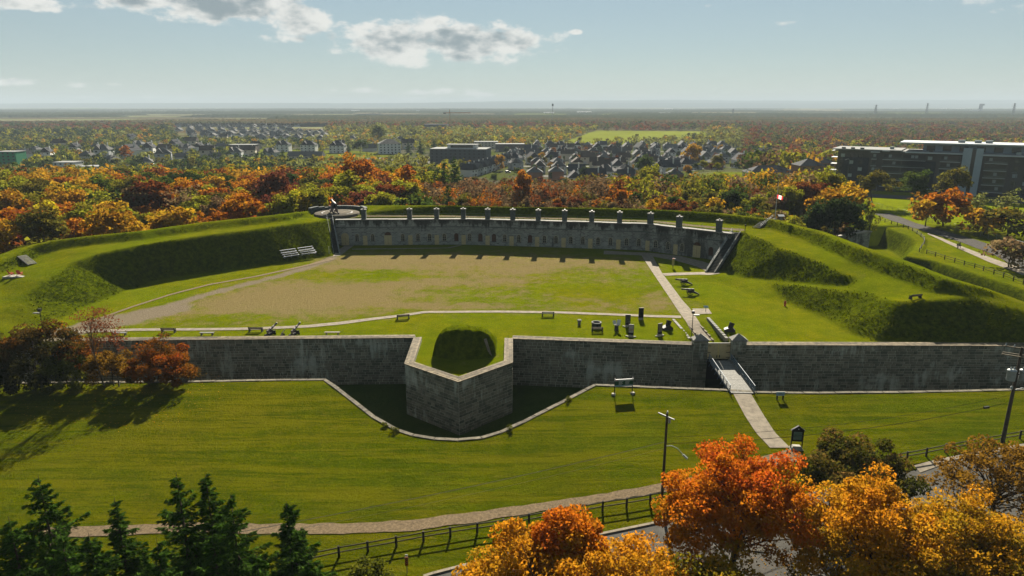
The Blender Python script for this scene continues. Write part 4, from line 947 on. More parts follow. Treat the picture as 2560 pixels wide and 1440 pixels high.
# red chairs on the left bank ----------------------------------------------------
def adirondack(loc, rz, label):
    t = thing('garden_chair', label, 'chair', tuple(loc), rz, 'red garden chairs on the left bank')
    for k in range(5): MB().box(((k - 2) * .125, .34, .72), (.115, .03, .95 - .06 * abs(k - 2)), 0, 1, R(-22)).build('back_slat', M_PINKRED, t)
    for k in range(4): MB().box((0, -.3 + .15 * k, .42 - .035 * k), (.58, .13, .03)).build('seat_slat', M_PINKRED, t)
    for s in (-1, 1):
        MB().box((s * .37, -.02, .6), (.14, .75, .03)).build('armrest', M_PINKRED, t); MB().box((s * .34, -.36, .3), (.04, .09, .6)).build('leg', M_PINKRED, t); MB().box((s * .3, .1, .24), (.04, .95, .1), 0, 1, R(-14)).build('leg', M_PINKRED, t)
p = at(38, 691); MB().prism([(p.x - 1.8, p.y - .9), (p.x + 2.0, p.y - .9), (p.x + 2.0, p.y + 1.0), (p.x - 1.8, p.y + 1.0)], p.z - .5, p.z + .12).build('paving_slab', M_PALE, kind='structure')
adirondack((p.x - .75, p.y, p.z + .13), R(150), 'faded red garden chair on the left bank, left of the pair'); adirondack((p.x + .75, p.y + .2, p.z + .13), R(190), 'faded red garden chair on the left bank, right of the pair')
# flagpole -----------------------------------------------------------------------
p = Vector((*P(1937, 548, 8.8), 8.75)); t = thing('flagpole', 'white flagpole with a small red and white flag on the rampart crest', 'flagpole', tuple(p)); HP = 9.0
MB().lathe([(.5, 0), (.5, .12), (.2, .2)], 10).build('base', M_PALE, t); MB().tube((0, 0, .1), (0, 0, HP), .1, .045).lathe([(.09, 0), (.11, .08), (.02, .18)], 8, (0, 0, HP)).build('pole', M_WHITE, t)
fl = thing('flag', None, None); fl.parent = t; fl.location = (.05, 0, 3.9 + 1.3)
def cloth_mat(name, c):
    m, N, L = nodes_of(name); N.remove(N['Principled BSDF']); d = N.new('ShaderNodeBsdfDiffuse'); tr = N.new('ShaderNodeBsdfTranslucent'); mx = N.new('ShaderNodeMixShader'); mx.inputs[0].default_value = .6
    for q in (d, tr): q.inputs[0].default_value = (*c, 1)
    L.new(d.outputs[0], mx.inputs[1]); L.new(tr.outputs[0], mx.inputs[2]); L.new(mx.outputs[0], N['Material Output'].inputs[0]); return m
M_FLR, M_FLW = cloth_mat('flag_red', (.5, .012, .02)), cloth_mat('flag_white', (.6, .58, .56))
def flagpt(u, v): return (u * 1.35, .12 * math.sin(u * 7) * u, v * .9 - u * .42)
def flagband(u0, u1, m, nm):
    q = MB(); n = 6; vs = []
    for s in (0,):
        for i in range(n + 1):
            u = u0 + (u1 - u0) * i / n
            for v in (0, 1): x, y, z = flagpt(u, v); vs.append((x, y + s, z))
    k = 2 * (n + 1); q.add(vs, [(2 * i, 2 * i + 2, 2 * i + 3, 2 * i + 1) for i in range(n)] ); q.build(nm, m, fl)
flagband(0, .27, M_FLR, 'red_band'); flagband(.27, .73, M_FLW, 'white_band'); flagband(.73, 1, M_FLR, 'red_band')
LEAF = [(0, -.5), (.04, -.22), (.3, -.26), (.24, -.14), (.48, .06), (.4, .1), (.44, .28), (.28, .22), (.24, .3), (.1, .14), (.15, .44), (.07, .38), (0, .5)]; LEAF = LEAF + [(-a, b) for a, b in LEAF[-2:0:-1]]
x, y, z = flagpt(.5, .5); MB().extr([(a * .46, b * .56) for a, b in LEAF], (x, y - .04, z), (.95, .02, -.3), (0, 0, 1), (0, .015, 0)).build('leaf_emblem', M_FLR, fl)
p = Vector((*P(1952, 550, 8.7), 8.7)); t = thing('lectern_sign', 'pale slanted lectern sign on the crest right of the flagpole', 'sign', tuple(p)); MB().box((0, 0, .5), (.7, .3, 1.0)).build('post', M_GREYPOLE, t); MB().box((0, 0, 1.1), (1.5, .9, .08), 0, 1, R(24)).build('plate', M_WHITE, t)
p = at(1862, 582); t = thing('marker_post', 'dark metal post on the rampart walk at the right end of the casemates', 'post', tuple(p)); MB().tube((0, 0, 0), (0, 0, 1.7), .07).build('shaft', M_BLACK, t); MB().box((0, 0, 1.75), (.3, .12, .34)).build('plate', M_BLACK, t)
# gun platform -------------------------------------------------------------------
pc = Vector((*P(842, 529, 7.7), 7.3)); t = thing('gun_platform', 'round pale concrete gun platform above the left end of the casemates', 'platform', (pc.x, pc.y, 6.4))
MB().lathe([(6.1, 0), (6.1, .95), (5.9, 1.05), (0.01, 1.05)], 40).build('disc', mat('platform_concrete', (.11, .095, .07), .95, .2, .8, .3, 12, spec=.02), t); MB().lathe([(4.2, 1.06), (4.2, 1.1), (3.95, 1.1), (3.95, 1.06)], 40, (0, 0, 0), None, False).build('racer_rail', M_IRON, t)
t = thing('gun_parapet', 'curved grey stone breastwork behind the round gun platform', 'wall', (pc.x, pc.y, 6.6)); n = 34; k = 0
for i in range(n):
    a0, a1 = R(12 + 160 * i / n), R(12 + 160 * (i + 1) / n); top = 1.7 if 6 < i < 28 else 1.95
    if i in (23, 24): top = 1.45
    for j in range(3):
        z0, z1 = top * j / 3 - (1.2 if j == 0 else 0), top * (j + 1) / 3 - .02; MB().prism([(7.4 * math.cos(a0 + .004), 7.4 * math.sin(a0 + .004)), (7.4 * math.cos(a1 - .004), 7.4 * math.sin(a1 - .004)), (8.2 * math.cos(a1), 8.2 * math.sin(a1)), (8.2 * math.cos(a0), 8.2 * math.sin(a0))], z0, z1).build('block', M_CHIM, t)
g = thing('fortress_gun', 'large dark fortress gun on its pivot carriage on the round platform', 'cannon', (pc.x - .6, pc.y - .6, 7.47), R(28))
MB().lathe([(.1, -.3), (.62, -.2), (.66, .5), (.6, 1.4), (.42, 1.9), (.3, 3.4), (.36, 3.55), (.2, 3.55)], 18, (0, -1.2, 2.1), (0, .94, .33)).build('barrel', M_GUN, g)
for s in (-1, 1): MB().extr([(-1.9, .5), (1.2, .7), (1.0, 1.5), (.2, 2.3), (-.5, 2.2), (-1.2, 1.2)], (s * .62 - .08, 0, 0), (0, 1, 0), (0, 0, 1), (.16, 0, 0)).build('carriage_cheek', M_GUNB, g); MB().box((s * .6, -.4, .42), (.26, 5.0, .3), 0, 1, R(4)).build('slide_rail', M_GUNB, g)
for y in (-2.3, 1.6):
    for s in (-1, 1): MB().lathe([(.3, -.1), (.3, .1)], 12, (s * .6, y, .28), (1, 0, 0)).build('truck_wheel', M_GUN, g)
# ------------------------------------------------------------------ glacis things
p0, p1 = at(1536, 988), at(1580, 985); pm = (p0 + p1) / 2; t = thing('welcome_sign', 'wide green and white notice board on two posts on the glacis', 'sign', tuple(pm), math.atan2(p1.y - p0.y, p1.x - p0.x)); W = (p1 - p0).length
for s in (-1, 1):
    MB().box((s * W / 2, 0, 1.2), (.1, .1, 2.5)).build('post', M_BLACK, t); MB().box((s * W / 2 + s * .12, .05, .1), (.55, .5, .28), s * .4, .8).build('ballast_block', M_PALE, t)
bd_ = thing('board', None, None); bd_.parent = t; bd_.location = (0, -.06, 1.75)
MB().box((0, 0, 0), (W + .06, .05, .62)).build('green_panel', M_GREEN, bd_); MB().box((0, -.002, .43), (W + .18, .07, .24)).build('header_strip', M_WHITE, bd_); MB().box((-W * .42, -.045, .44), (W * .16, .02, .1)).build('red_mark', M_RED, bd_); MB().box((0, 0, -.4), (W + .06, .05, .18)).build('footer_strip', M_PALEBLUE, bd_)
for cx in (-.42, .5):
    for k, l in enumerate((.62, .5, .58, .44)): MB().box((cx - (.62 - l) / 2, -.03, .2 - .13 * k), (l, .012, .05)).build('text_line', M_WHITE, bd_)
p0, p1 = at(1942, 999), at(1957, 999); t = thing('small_notice', 'small grey notice plate on two short dark posts near the bridge', 'sign', tuple((p0 + p1) / 2)); W = (p1 - p0).length
for s in (-1, 1): MB().box((s * W / 2, 0, .35), (.18, .1, .75)).build('post', M_DARKWOOD, t)
MB().box((0, -.03, .85), (W + .35, .05, .55)).build('plate', M_PALEBLUE, t); MB().box((0, -.062, .95), (.3, .012, .05)).box((0, -.062, .82), (.5, .012, .05)).build('text_line', M_BLACK, t)
p = at(1990, 1122); t = thing('kiosk_sign', 'black gabled map board on pale stone foot beside the gate path', 'sign', tuple(p), R(-6))
MB().box((0, 0, .22), (1.5, .9, .44), 0, .55).build('foot', M_PALE, t)
for s in (-1, 1): MB().box((s * .62, 0, 1.2), (.1, .12, 2.4)).build('post', M_BLACK, t)
MB().box((0, 0, 1.65), (1.2, .12, 1.35)).build('panel', M_BLACK, t); MB().box((0, -.07, 1.7), (.95, .02, 1.0)).build('map_print', print_mat('print_green', (.03, .09, .06), (.07, .14, .12), (.16, .16, .12), 1.5), t)
MB().extr([(-.82, 0), (.82, 0), (0, .62)], (0, -.14, 2.36), (1, 0, 0), (0, 0, 1), (0, .28, 0)).build('gable', M_BLACK, t); MB().box((0, -.16, 2.6), (.1, .02, .16)).build('emblem', M_WHITE, t)
p = at(1018, 1432); t = thing('hazard_marker', 'narrow orange and black striped hazard marker on the roadside grass', 'sign', tuple(p)); MB().tube((0, 0, 0), (0, 0, 1.5), .04).build('post', M_GREYPOLE, t); MB().box((0, -.04, 1.2), (.3, .03, .9)).build('plate', M_ORANGE, t)
for k in range(4): MB().extr([(-.14, -.1), (.14, .06), (.14, .14), (-.14, -.02)], (0, -.06, .88 + k * .2), (1, 0, 0), (0, 0, 1), (0, -.01, 0)).build('stripe', M_BLACK, t)
MB().box((0, -.04, 1.8), (.24, .03, .22)).build('top_plate', M_WHITE, t)
# street lamp pole ------------------------------------------------------------------
p = at(1654, 1262); t = thing('street_lamp', 'tall wooden pole with curved street lamp arm beside the orange maple', 'street lamp', tuple(p)); HS = 10.2
MB().tube((0, 0, 0), (-.02, 0, HS), .16, .11, 10).build('pole', M_POLE, t)
ar = [(.1, 0, 6.6), (.5, -.35, 6.85), (1.0, -.7, 6.75), (1.5, -1.05, 6.3)]; MB().path(ar, .045, 6).build('lamp_arm', M_TRANS, t); MB().box((1.72, -1.2, 6.12), (.62, .24, .14), R(-35), .8, 0, R(32)).build('lamp_head', M_TRANS, t)
MB().box((-.1, 0, HS - .35), (.12, 2.0, .12), R(38)).build('cross_arm', M_GREYPOLE, t); MB().lathe([(.06, 0), (.1, .08), (.05, .22)], 8, (0, 0, HS)).build('top_insulator', M_TRANS, t); MB().lathe([(.12, 0), (.14, .5), (.05, .6)], 8, (.22, -.1, HS - 1.0)).build('fuse_box', M_TRANS, t)
SP = p
p = at(2506, 1106); UP = p; t = thing('utility_pole', 'dark utility pole with two grey transformers at the right edge', 'utility pole', tuple(p)); HU = 12.0
MB().tube((0, 0, 0), (.05, 0, HU), .24, .14, 10).build('pole', M_POLE, t)
for z, o in ((HU - .2, .1), (HU - 1.0, .14), (HU - 1.12, -.16)): MB().box((o, o, z), (3.4, .13, .13), R(-32)).build('cross_arm', M_WOOD, t)
for k in (-1.5, -.7, .7, 1.5): MB().lathe([(.05, 0), (.09, .06), (.05, .2), (.07, .26), (.02, .32)], 8, (k * math.cos(R(-32)) + .1, k * math.sin(R(-32)) + .1, HU - .13)).build('insulator', M_TRANS, t)
for s in (-1, 1):
    tr = MB().lathe([(.42, 0), (.46, .08), (.46, 1.15), (.5, 1.18), (.48, 1.28), (.2, 1.38)], 16, (s * .72, -.2, HU - 4.0)).build('transformer', M_TRANS, t)
    MB().lathe([(.06, 0), (.09, .1), (.05, .3)], 8, (s * .72 - .2, -.2, HU - 2.65)).lathe([(.06, 0), (.09, .1), (.05, .3)], 8, (s * .72 + .2, -.2, HU - 2.65)).build('bushing', M_TRANS, tr)
MB().box((0, 0, HU - 3.3), (1.0, .3, .12)).build('bracket', M_IRON, t); MB().lathe([(.12, 0), (.14, .3), (.04, .4)], 8, (-.4, -.2, HU - 5.1)).build('fuse_box', M_TRANS, t)
ar = [(.15, 0, HU - 5.3), (.8, -.3, HU - 4.9), (1.6, -.7, HU - 4.95), (2.2, -1.0, HU - 5.3)]; MB().path(ar, .05, 6).build('lamp_arm', M_TRANS, t); MB().box((2.4, -1.1, HU - 5.5), (.62, .24, .14), R(-25), .8).build('lamp_head', M_TRANS, t)
M_WIRE = mat('cable', (.02, .02, .02), .5, .1, 2); M_WIREB = mat('bright_cable', (.30, .28, .24), .35, .1, 2, metal=.3)
def wire(a, b, sag, r, m, label):
    a, b = Vector(a), Vector(b); pts = [a.lerp(b, k / 16) - a - Vector((0, 0, sag * 4 * (k / 16) * (1 - k / 16))) for k in range(17)]
    t = thing('overhead_cable', label, 'cable', tuple(a)); MB().path(pts, r, 4).build('strand', m, t); return t
E = Vector((-30, 51, -.6))
wire(SP + Vector((0, 0, 7.1)), E, .5, .03, M_WIREB, 'pale overhead cable sloping down left from the street lamp pole, upper of two'); wire(SP + Vector((0, 0, 6.4)), E + Vector((0, 0, -.7)), .6, .014, M_WIREB, 'thin pale overhead cable sloping down left from the street lamp pole, lower of two')
t = wire(UP + Vector((0, 0, HU - 6.8)), SP + Vector((0, 0, 6.9)), 1.1, .03, M_WIRE, 'dark overhead cable between the two poles with a black splice box, lower of two'); a = (UP + Vector((0, 0, HU - 6.8))).lerp(SP + Vector((0, 0, 6.9)), .08) - (UP + Vector((0, 0, HU - 6.8)))
MB().box((a.x, a.y, a.z - .32), (.75, .2, .24), R(15)).build('splice_box', M_WIRE, t)
wire(UP + Vector((0, 0, HU - 5.9)), SP + Vector((0, 0, 7.6)), 1.0, .018, M_WIRE, 'dark overhead cable between the two poles, upper of two')
# rail fences --------------------------------------------------------------------
def rail_fence(name, label, bases, hh=1.1, m=None, rails=(.95, .5), pr=.12, rr=.06):
    root = thing(name, label, 'fence', tuple(bases[0])); b = bases[0]; m = m or M_DARKWOOD
    for i, p in enumerate(bases):
        MB().tube(p - b + Vector((0, 0, -.15)), p - b + Vector((random.uniform(-.03, .03), 0, hh + random.uniform(-.03, .05))), pr, pr * .9, 7).build('post', m, root)
        if i < len(bases) - 1:
            for z in rails: MB().tube(p - b + Vector((0, 0, z + random.uniform(-.03, .03))), bases[i + 1] - b + Vector((0, 0, z)), rr, n=5).build('rail', m, root)
FP = [(775, 1408), (848, 1392), (920, 1379), (991, 1366), (1059, 1353), (1126, 1342), (1193, 1331), (1258, 1322), (1322, 1309), (1384, 1298), (1446, 1288), (1506, 1277), (1566, 1268), (1625, 1258), (1685, 1247), (1745, 1236), (1805, 1224)]
rail_fence('rail_fence', 'dark two rail wooden fence between the gravel path and the road', [at(a, b) for a, b in FP])
rail_fence('rail_fence', 'dark two rail wooden fence behind the right trees by the utility pole', [at(a, b) for a, b in [(2215, 1160), (2267, 1150), (2315, 1141), (2363, 1131), (2457, 1114), (2549, 1097), (2640, 1080)]])
RF = [(2196, 552), (2212, 556), (2228, 560), (2243, 564), (2258, 569), (2270, 573), (2281, 578), (2292, 585), (2302, 592), (2310, 600), (2310, 611), (2303, 621), (2298, 630)]
rail_fence('rail_fence', 'grey wooden fence curving round the rampart ditch, far part', [at(a, b) for a, b in RF], 1.1, M_DARKWOOD)
RF2 = [(2316, 634), (2338, 641), (2361, 649), (2386, 656), (2410, 663), (2436, 670), (2458, 677), (2484, 686), (2508, 694), (2533, 703), (2558, 711), (2590, 722)]
rail_fence('rail_fence', 'dark wooden fence beside the lane, running down to the right edge', [at(a, b) for a, b in RF2], 1.15, M_DARKWOOD)
# chain link fence
def link_mat():
    m, N, L = nodes_of('chain_link'); h = NH(N, L); b = N['Principled BSDF']; b.inputs['Base Color'].default_value = (.14, .15, .13, 1); b.inputs['Roughness'].default_value = .5; return m
def chain_fence(label, pxs, hh=1.8):
    q = resample([at(a, b) for a, b in pxs], 3.2); root = thing('chain_link_fence', label, 'fence', tuple(q[0])); lm = link_mat() if 'chain_link' not in MATS else MATS['chain_link']
    for p in q: MB().tube(p - q[0], p - q[0] + Vector((0, 0, hh)), .04, n=6).build('post', lm, root)
    MB().path([p - q[0] + Vector((0, 0, hh)) for p in q], .03, 5).build('top_rail', lm, root)
    m = MB()
    for a, b in zip(q[:-1], q[1:]):
        a = a - q[0]; b = b - q[0]; n = 9
        for k in range(n):
            for s in (0, 1):
                u0, u1 = k / n, (k + 1) / n; z0, z1 = (0.05, hh) if s else (hh, .05)
                for st in (0, .5):
                    p0 = a.lerp(b, u0) + Vector((0, 0, z0)); p1 = a.lerp(b, min(1, u1)) + Vector((0, 0, z1)); m.tube(p0, p1, .008, n=3, cap=False)
                    break
    props(m.build('mesh_wire', lm, root), kind='stuff')
chain_fence('wire mesh fence between the lawn and the lane at right', [(2148, 508), (2180, 517), (2230, 530), (2290, 545), (2330, 559), (2390, 575), (2450, 592), (2510, 608), (2590, 632)])
p = at(2169, 553); t = thing('notice_plate', 'small white notice plate on a post beyond the rampart ditch', 'sign', tuple(p)); MB().tube((0, 0, 0), (0, 0, 1.7), .05).build('post', M_GREYPOLE, t); MB().box((0, -.04, 1.55), (1.0, .04, .8)).build('plate', M_WHITE, t)
# covered work in the ditch of the right front
a, b, c = Vector((*P(2060, 571, 1.2), 0)), Vector((*P(2174, 577, 1.2), 0)), Vector((*P(2085, 590, 1.2), 0)); t = thing('ditch_caponier', 'grey stone wedge of a caponier standing in the ditch of the right rampart', 'wall', (b.x, b.y, -6.5))
for e0, e1 in ((a, b), (b, c)):
    d = e1 - e0; mid = (e0 + e1) / 2 - b; MB().box((mid.x, mid.y, 3.7), (d.length, .7, 7.4), math.atan2(d.y, d.x)).build('wall', M_CASE, t); MB().box((mid.x, mid.y, 7.55), (d.length + .6, 1.3, .3), math.atan2(d.y, d.x)).build('coping', M_PALE, t)
# ------------------------------------------------------------------ people on the lane
M_COAT = mat('dark_coat', (.02, .022, .028), .9, .2, 6); M_SKIN = mat('skin', (.42, .27, .2), .6, .05, 6); M_HAIR = mat('dark_hair', (.02, .014, .01), .7, .1, 8); M_BAG = mat('brown_bag', (.07, .045, .03), .7, .1, 8)
def person(loc, rz, label, hgt, phase, bag):
    t = thing('person', label, 'person', tuple(loc), rz, 'people on the lane'); k = hgt / 1.75
    J = {'pel': (0, 0, .95, .15), 'chest': (0, .02, 1.28, .17), 'neck': (0, .03, 1.5, .06), 'head0': (0, .05, 1.58, .085), 'head1': (0, .05, 1.68, .1), 'head2': (0, .04, 1.75, .06)}
    E_ = [('pel', 'chest'), ('chest', 'neck'), ('neck', 'head0'), ('head0', 'head1'), ('head1', 'head2')]
    for s, nm in ((-1, 'l'), (1, 'r')):
        f = s * phase
        J[nm + 'hip'] = (s * .1, 0, .9, .11); J[nm + 'knee'] = (s * .11, .02 + .2 * f, .5, .075); J[nm + 'ank'] = (s * .11, .3 * f - .04, .1, .05); J[nm + 'toe'] = (s * .12, .3 * f + .14, .04, .045)
        J[nm + 'sh'] = (s * .19, .02, 1.42, .075); J[nm + 'el'] = (s * .25, -.16 * f, 1.16, .055); J[nm + 'wr'] = (s * .26, -.2 * f + .08, .93, .042); J[nm + 'hand'] = (s * .26, -.2 * f + .11, .84, .045)
        E_ += [('pel', nm + 'hip'), (nm + 'hip', nm + 'knee'), (nm + 'knee', nm + 'ank'), (nm + 'ank', nm + 'toe'), ('chest', nm + 'sh'), (nm + 'sh', nm + 'el'), (nm + 'el', nm + 'wr'), (nm + 'wr', nm + 'hand')]
    names = list(J); me = bpy.data.meshes.new('body'); me.from_pydata([tuple(c * k for c in J[n][:3]) for n in names], [(names.index(a), names.index(b)) for a, b in E_], [])
    o = link('body', me, t, M_COAT); sk = o.modifiers.new('skin', 'SKIN'); sv = me.skin_vertices[0].data
    for i, n in enumerate(names): sv[i].radius = (J[n][3] * k,) * 2; sv[i].use_root = (n == 'pel')
    o.modifiers.new('sub', 'SUBSURF').levels = 1; o.modifiers['sub'].render_levels = 1; sk.use_smooth_shade = True
    MB().lathe([(.02, -.1), (.075, -.05), (.085, .02), (.06, .1), (.01, .12)], 10, (0, .11 * k, 1.64 * k), (0, .2, 1)).build('face', M_SKIN, t); MB().lathe([(.1, -.04), (.115, .03), (.08, .11), (.01, .14)], 10, (0, .03 * k, 1.68 * k)).build('hair', M_HAIR, t)
    for s in (-1, 1): f = s * phase; MB().box((s * .26 * k, (-.2 * f + .12) * k, .82 * k), (.05, .08, .1), 0, .7).build('hand', M_SKIN, t)
    if bag:
        b_ = thing('shoulder_bag', 'small dark bag hanging at the side of the right walker on the lane', 'bag', (loc[0] + .3, loc[1], loc[2] + .62)); MB().box((0, 0, .16), (.3, .16, .34), 0, .85).build('pouch', M_BAG, b_); MB().path([(-.1, 0, .32), (-.2, 0, .6), (-.28, 0, .82)], .015, 4).build('strap', M_BAG, b_)
p = at(2393, 622); person(p, R(20), 'walker in dark clothes on the lane, left and lower of the two', 1.66, .6, False); p = at(2398, 621); person(p, R(20), 'walker in a dark coat on the lane, right and taller of the two', 1.8, -.6, True)
# ================================================================== trees and shrubs
def leaf_mat(name, ramp=None, trans=.45):
    """leaves: diffuse plus light passing through; the colour is the tree's own (object colour) or a ramp over the crown"""
    m, N, L = nodes_of(name); h = NH(N, L); N.remove(N['Principled BSDF']); out = N['Material Output']
    t = h.attr('tint')
    if ramp:
        cr = N.new('ShaderNodeValToRGB'); L.new(t, cr.inputs[0]); e = cr.color_ramp.elements
        while len(e) > 1: e.remove(e[-1])
        e[0].position = ramp[0][0]; e[0].color = (*[c * ALB for c in ramp[0][1]], 1)
        for p_, c_ in ramp[1:]: q = e.new(p_); q.color = (*[c * ALB for c in c_], 1)
        c = cr.outputs[0]
    else:
        oi = N.new('ShaderNodeObjectInfo'); hs = N.new('ShaderNodeHueSaturation'); L.new(oi.outputs['Color'], hs.inputs['Color'])
        L.new(h.rng(t, 0, 1, .475, .525, False), hs.inputs['Hue']); L.new(h.rng(t, 0, 1, .62, 1.38, False), hs.inputs['Value']); c = hs.outputs[0]
    d = N.new('ShaderNodeBsdfDiffuse'); tr = N.new('ShaderNodeBsdfTranslucent'); mx = N.new('ShaderNodeMixShader'); mx.inputs[0].default_value = trans
    L.new(c, d.inputs[0]); L.new(c, tr.inputs[0]); L.new(d.outputs[0], mx.inputs[1]); L.new(tr.outputs[0], mx.inputs[2]); L.new(mx.outputs[0], out.inputs[0]); return m
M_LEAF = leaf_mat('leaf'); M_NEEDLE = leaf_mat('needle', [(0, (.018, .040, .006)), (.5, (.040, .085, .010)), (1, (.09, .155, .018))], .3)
M_BARK = mat('bark', (.05, .036, .024), .95, .25, 4, .6, 10); M_BARKG = mat('grey_bark', (.10, .085, .065), .95, .2, 4, .5, 10)
def leaf_quads(C, S_, rg, nrm=None, bias=0.0, asp=.62):
    """kite shaped leaves at C with half length S_; nrm/bias turn them towards the crown's outside"""
    n = len(C); a = rg.normal(size=(n, 3)); a /= np.linalg.norm(a, axis=1, keepdims=True)
    if nrm is not None: a = a * (1 - bias) + nrm * bias; a /= np.linalg.norm(a, axis=1, keepdims=True) + 1e-9
    b = rg.normal(size=(n, 3)); u = np.cross(a, b); u /= np.linalg.norm(u, axis=1, keepdims=True) + 1e-9; w = np.cross(a, u)
    s = S_[:, None]; V = np.stack([C - u * s, C + w * s * asp, C + u * s, C - w * s * asp], 1).reshape(-1, 3)
    return V, np.arange(4 * n).reshape(-1, 4)
def crown(rg, n, clumps, R3, zc, cr, leaf, shell=.55, bias=.3, flat=.35, droop=0.0):
    """leaf clumps spread through an ellipsoid; returns vertices, faces, tint and the clump centres"""
    d = rg.normal(size=(clumps, 3)); d /= np.linalg.norm(d, axis=1, keepdims=True); d[:, 2] = np.where(d[:, 2] < -flat, -d[:, 2], d[:, 2])
    rr = shell + (1 - shell) * rg.random(clumps) ** .6; K = d * rr[:, None] * np.array(R3) * (1 + .16 * rg.normal(size=(clumps, 1))); K[:, 2] += zc
    crs = cr * rg.uniform(.65, 1.35, clumps); k = rg.integers(0, clumps, n); q = rg.normal(size=(n, 3)); q /= np.linalg.norm(q, axis=1, keepdims=True)
    q[:, 2] *= .75; rad = crs[k] * (.35 + .65 * rg.random(n) ** .5); C = K[k] + q * rad[:, None]; C[:, 2] -= droop * rad
    o = C - np.array([0, 0, zc]); o /= np.linalg.norm(o, axis=1, keepdims=True) + 1e-9
    nn = q * .6 + o * .4; nn /= np.linalg.norm(nn, axis=1, keepdims=True) + 1e-9
    V, F = leaf_quads(C, leaf * rg.uniform(.6, 1.35, n), rg, nn, bias)
    ct = rg.random(clumps); tint = np.clip(ct[k] * .55 + rg.random(n) * .45, 0, 1)
    return V, F, tint, K, C
def leaf_obj(V, F, tint, m, name='crown'):
    me = mesh_np(name, V, F); at_ = me.attributes.new('tint', 'FLOAT', 'POINT'); at_.data.foreach_set('value', np.repeat(tint, 4).astype(np.float32)); me.materials.append(m); return me
def wood(rg, K, hgt, r0, fork, nlimb, n=6, lean=0.0, top=None):
    """tapered trunk with limbs bending out to the clumps"""
    m = MB(); top = top or hgt * .82; pts = []; x = y = 0.0
    for i in range(6): pts.append((x, y, top * i / 5)); x += rg.normal() * .02 * hgt + lean; y += rg.normal() * .02 * hgt
    m.path(pts, [r0 * (1 - .82 * i / 5) for i in range(6)], n); P5 = [Vector(p) for p in pts]
    order = rg.permutation(len(K))[:nlimb]
    for j in order:
        e = Vector(K[j]); z0 = min(top * .95, max(fork * hgt, e.z * rg.uniform(.45, .8))); i = min(4, int(z0 / top * 5)); u = z0 / top * 5 - i; s = P5[i].lerp(P5[i + 1], u)
        mid = s.lerp(e, .5) + Vector((rg.normal() * .05, rg.normal() * .05, .07)) * hgt * .5; r = r0 * rg.uniform(.22, .42) * (1 - .5 * z0 / hgt)
        m.path([s, mid, e], [r, r * .6, r * .18], 5)
        for q in range(2):
            f = mid.lerp(e, rg.uniform(.1, .7)); g_ = f + Vector(rg.normal(size=3)) * hgt * .07; m.tube(f, g_, r * .35, r * .1, 4, False)
    return m
def near_tree(name, label, loc, hgt, rad, rz_, n, clumps, cr, leaf, m, seed, cat='tree', fork=.28, r0=.26, limb=60, zc=None, bark=None, shell=.5, flat=.35, bias=.25, group=None, tintfn=None, thin=0.0):
    rg = np.random.default_rng(seed); zc = zc or hgt - rz_; V, F, t, K, C = crown(rg, n, clumps, (rad, rad, rz_), zc, cr, leaf, shell, bias, flat)
    if tintfn: t = np.clip(tintfn(C, t), 0, 1)
    if thin:
        pk = np.clip(1 - thin + thin * (C[:, 2] - (zc - rz_)) / (1.15 * rz_), .12, 1) > rg.random(len(C)); V = V.reshape(-1, 4, 3)[pk].reshape(-1, 3); F = np.arange(len(V)).reshape(-1, 4); t = t[pk]
    root = thing(name, label, cat, tuple(loc), 0, group); link('crown', leaf_obj(V, F, t, m), root); wood(rg, K, hgt, r0, fork, limb).build('trunk', bark or M_BARK, root); return root
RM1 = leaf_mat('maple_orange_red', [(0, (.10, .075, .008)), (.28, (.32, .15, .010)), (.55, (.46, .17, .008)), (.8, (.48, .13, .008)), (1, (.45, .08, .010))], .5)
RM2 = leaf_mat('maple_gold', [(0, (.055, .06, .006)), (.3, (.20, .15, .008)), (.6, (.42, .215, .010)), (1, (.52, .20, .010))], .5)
RM3 = leaf_mat('olive_turning', [(0, (.022, .03, .004)), (.5, (.055, .06, .008)), (.8, (.12, .09, .014)), (1, (.22, .12, .03))], .35)
RM4 = leaf_mat('ochre_sparse', [(0, (.09, .05, .008)), (.5, (.19, .10, .010)), (1, (.27, .14, .02))], .45)
RM5 = leaf_mat('rust_bush', [(0, (.05, .04, .008)), (.4, (.13, .06, .008)), (.75, (.24, .075, .008)), (1, (.26, .045, .01))], .4)
RM6 = leaf_mat('yellow_green_bush', [(0, (.05, .06, .006)), (.5, (.10, .11, .010)), (1, (.17, .16, .02))], .4)
RM7 = leaf_mat('orange_olive_bush', [(0, (.022, .024, .005)), (.5, (.045, .042, .007)), (.78, (.085, .045, .010)), (.9, (.24, .09, .01)), (1, (.30, .13, .012))], .4)
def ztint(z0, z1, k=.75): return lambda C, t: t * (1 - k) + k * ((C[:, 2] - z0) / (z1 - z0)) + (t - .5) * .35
def gl_at(x, y): return Vector((x, y, float(zgl(x, y))))
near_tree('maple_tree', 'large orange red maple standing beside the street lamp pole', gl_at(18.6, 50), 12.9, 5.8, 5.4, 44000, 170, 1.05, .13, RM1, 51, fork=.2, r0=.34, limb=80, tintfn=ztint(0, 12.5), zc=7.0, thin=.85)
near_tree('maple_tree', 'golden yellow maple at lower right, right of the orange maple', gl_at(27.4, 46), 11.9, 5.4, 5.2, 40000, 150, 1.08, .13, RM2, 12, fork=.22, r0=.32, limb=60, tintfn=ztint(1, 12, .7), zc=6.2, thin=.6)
near_tree('maple_tree', 'golden green maple at lower right, right of the golden yellow maple', gl_at(34.4, 45.5), 10.4, 5.4, 4.9, 38000, 150, 1.08, .13, RM2, 22, fork=.22, r0=.32, limb=60, tintfn=ztint(3, 15, .8), zc=5.6)
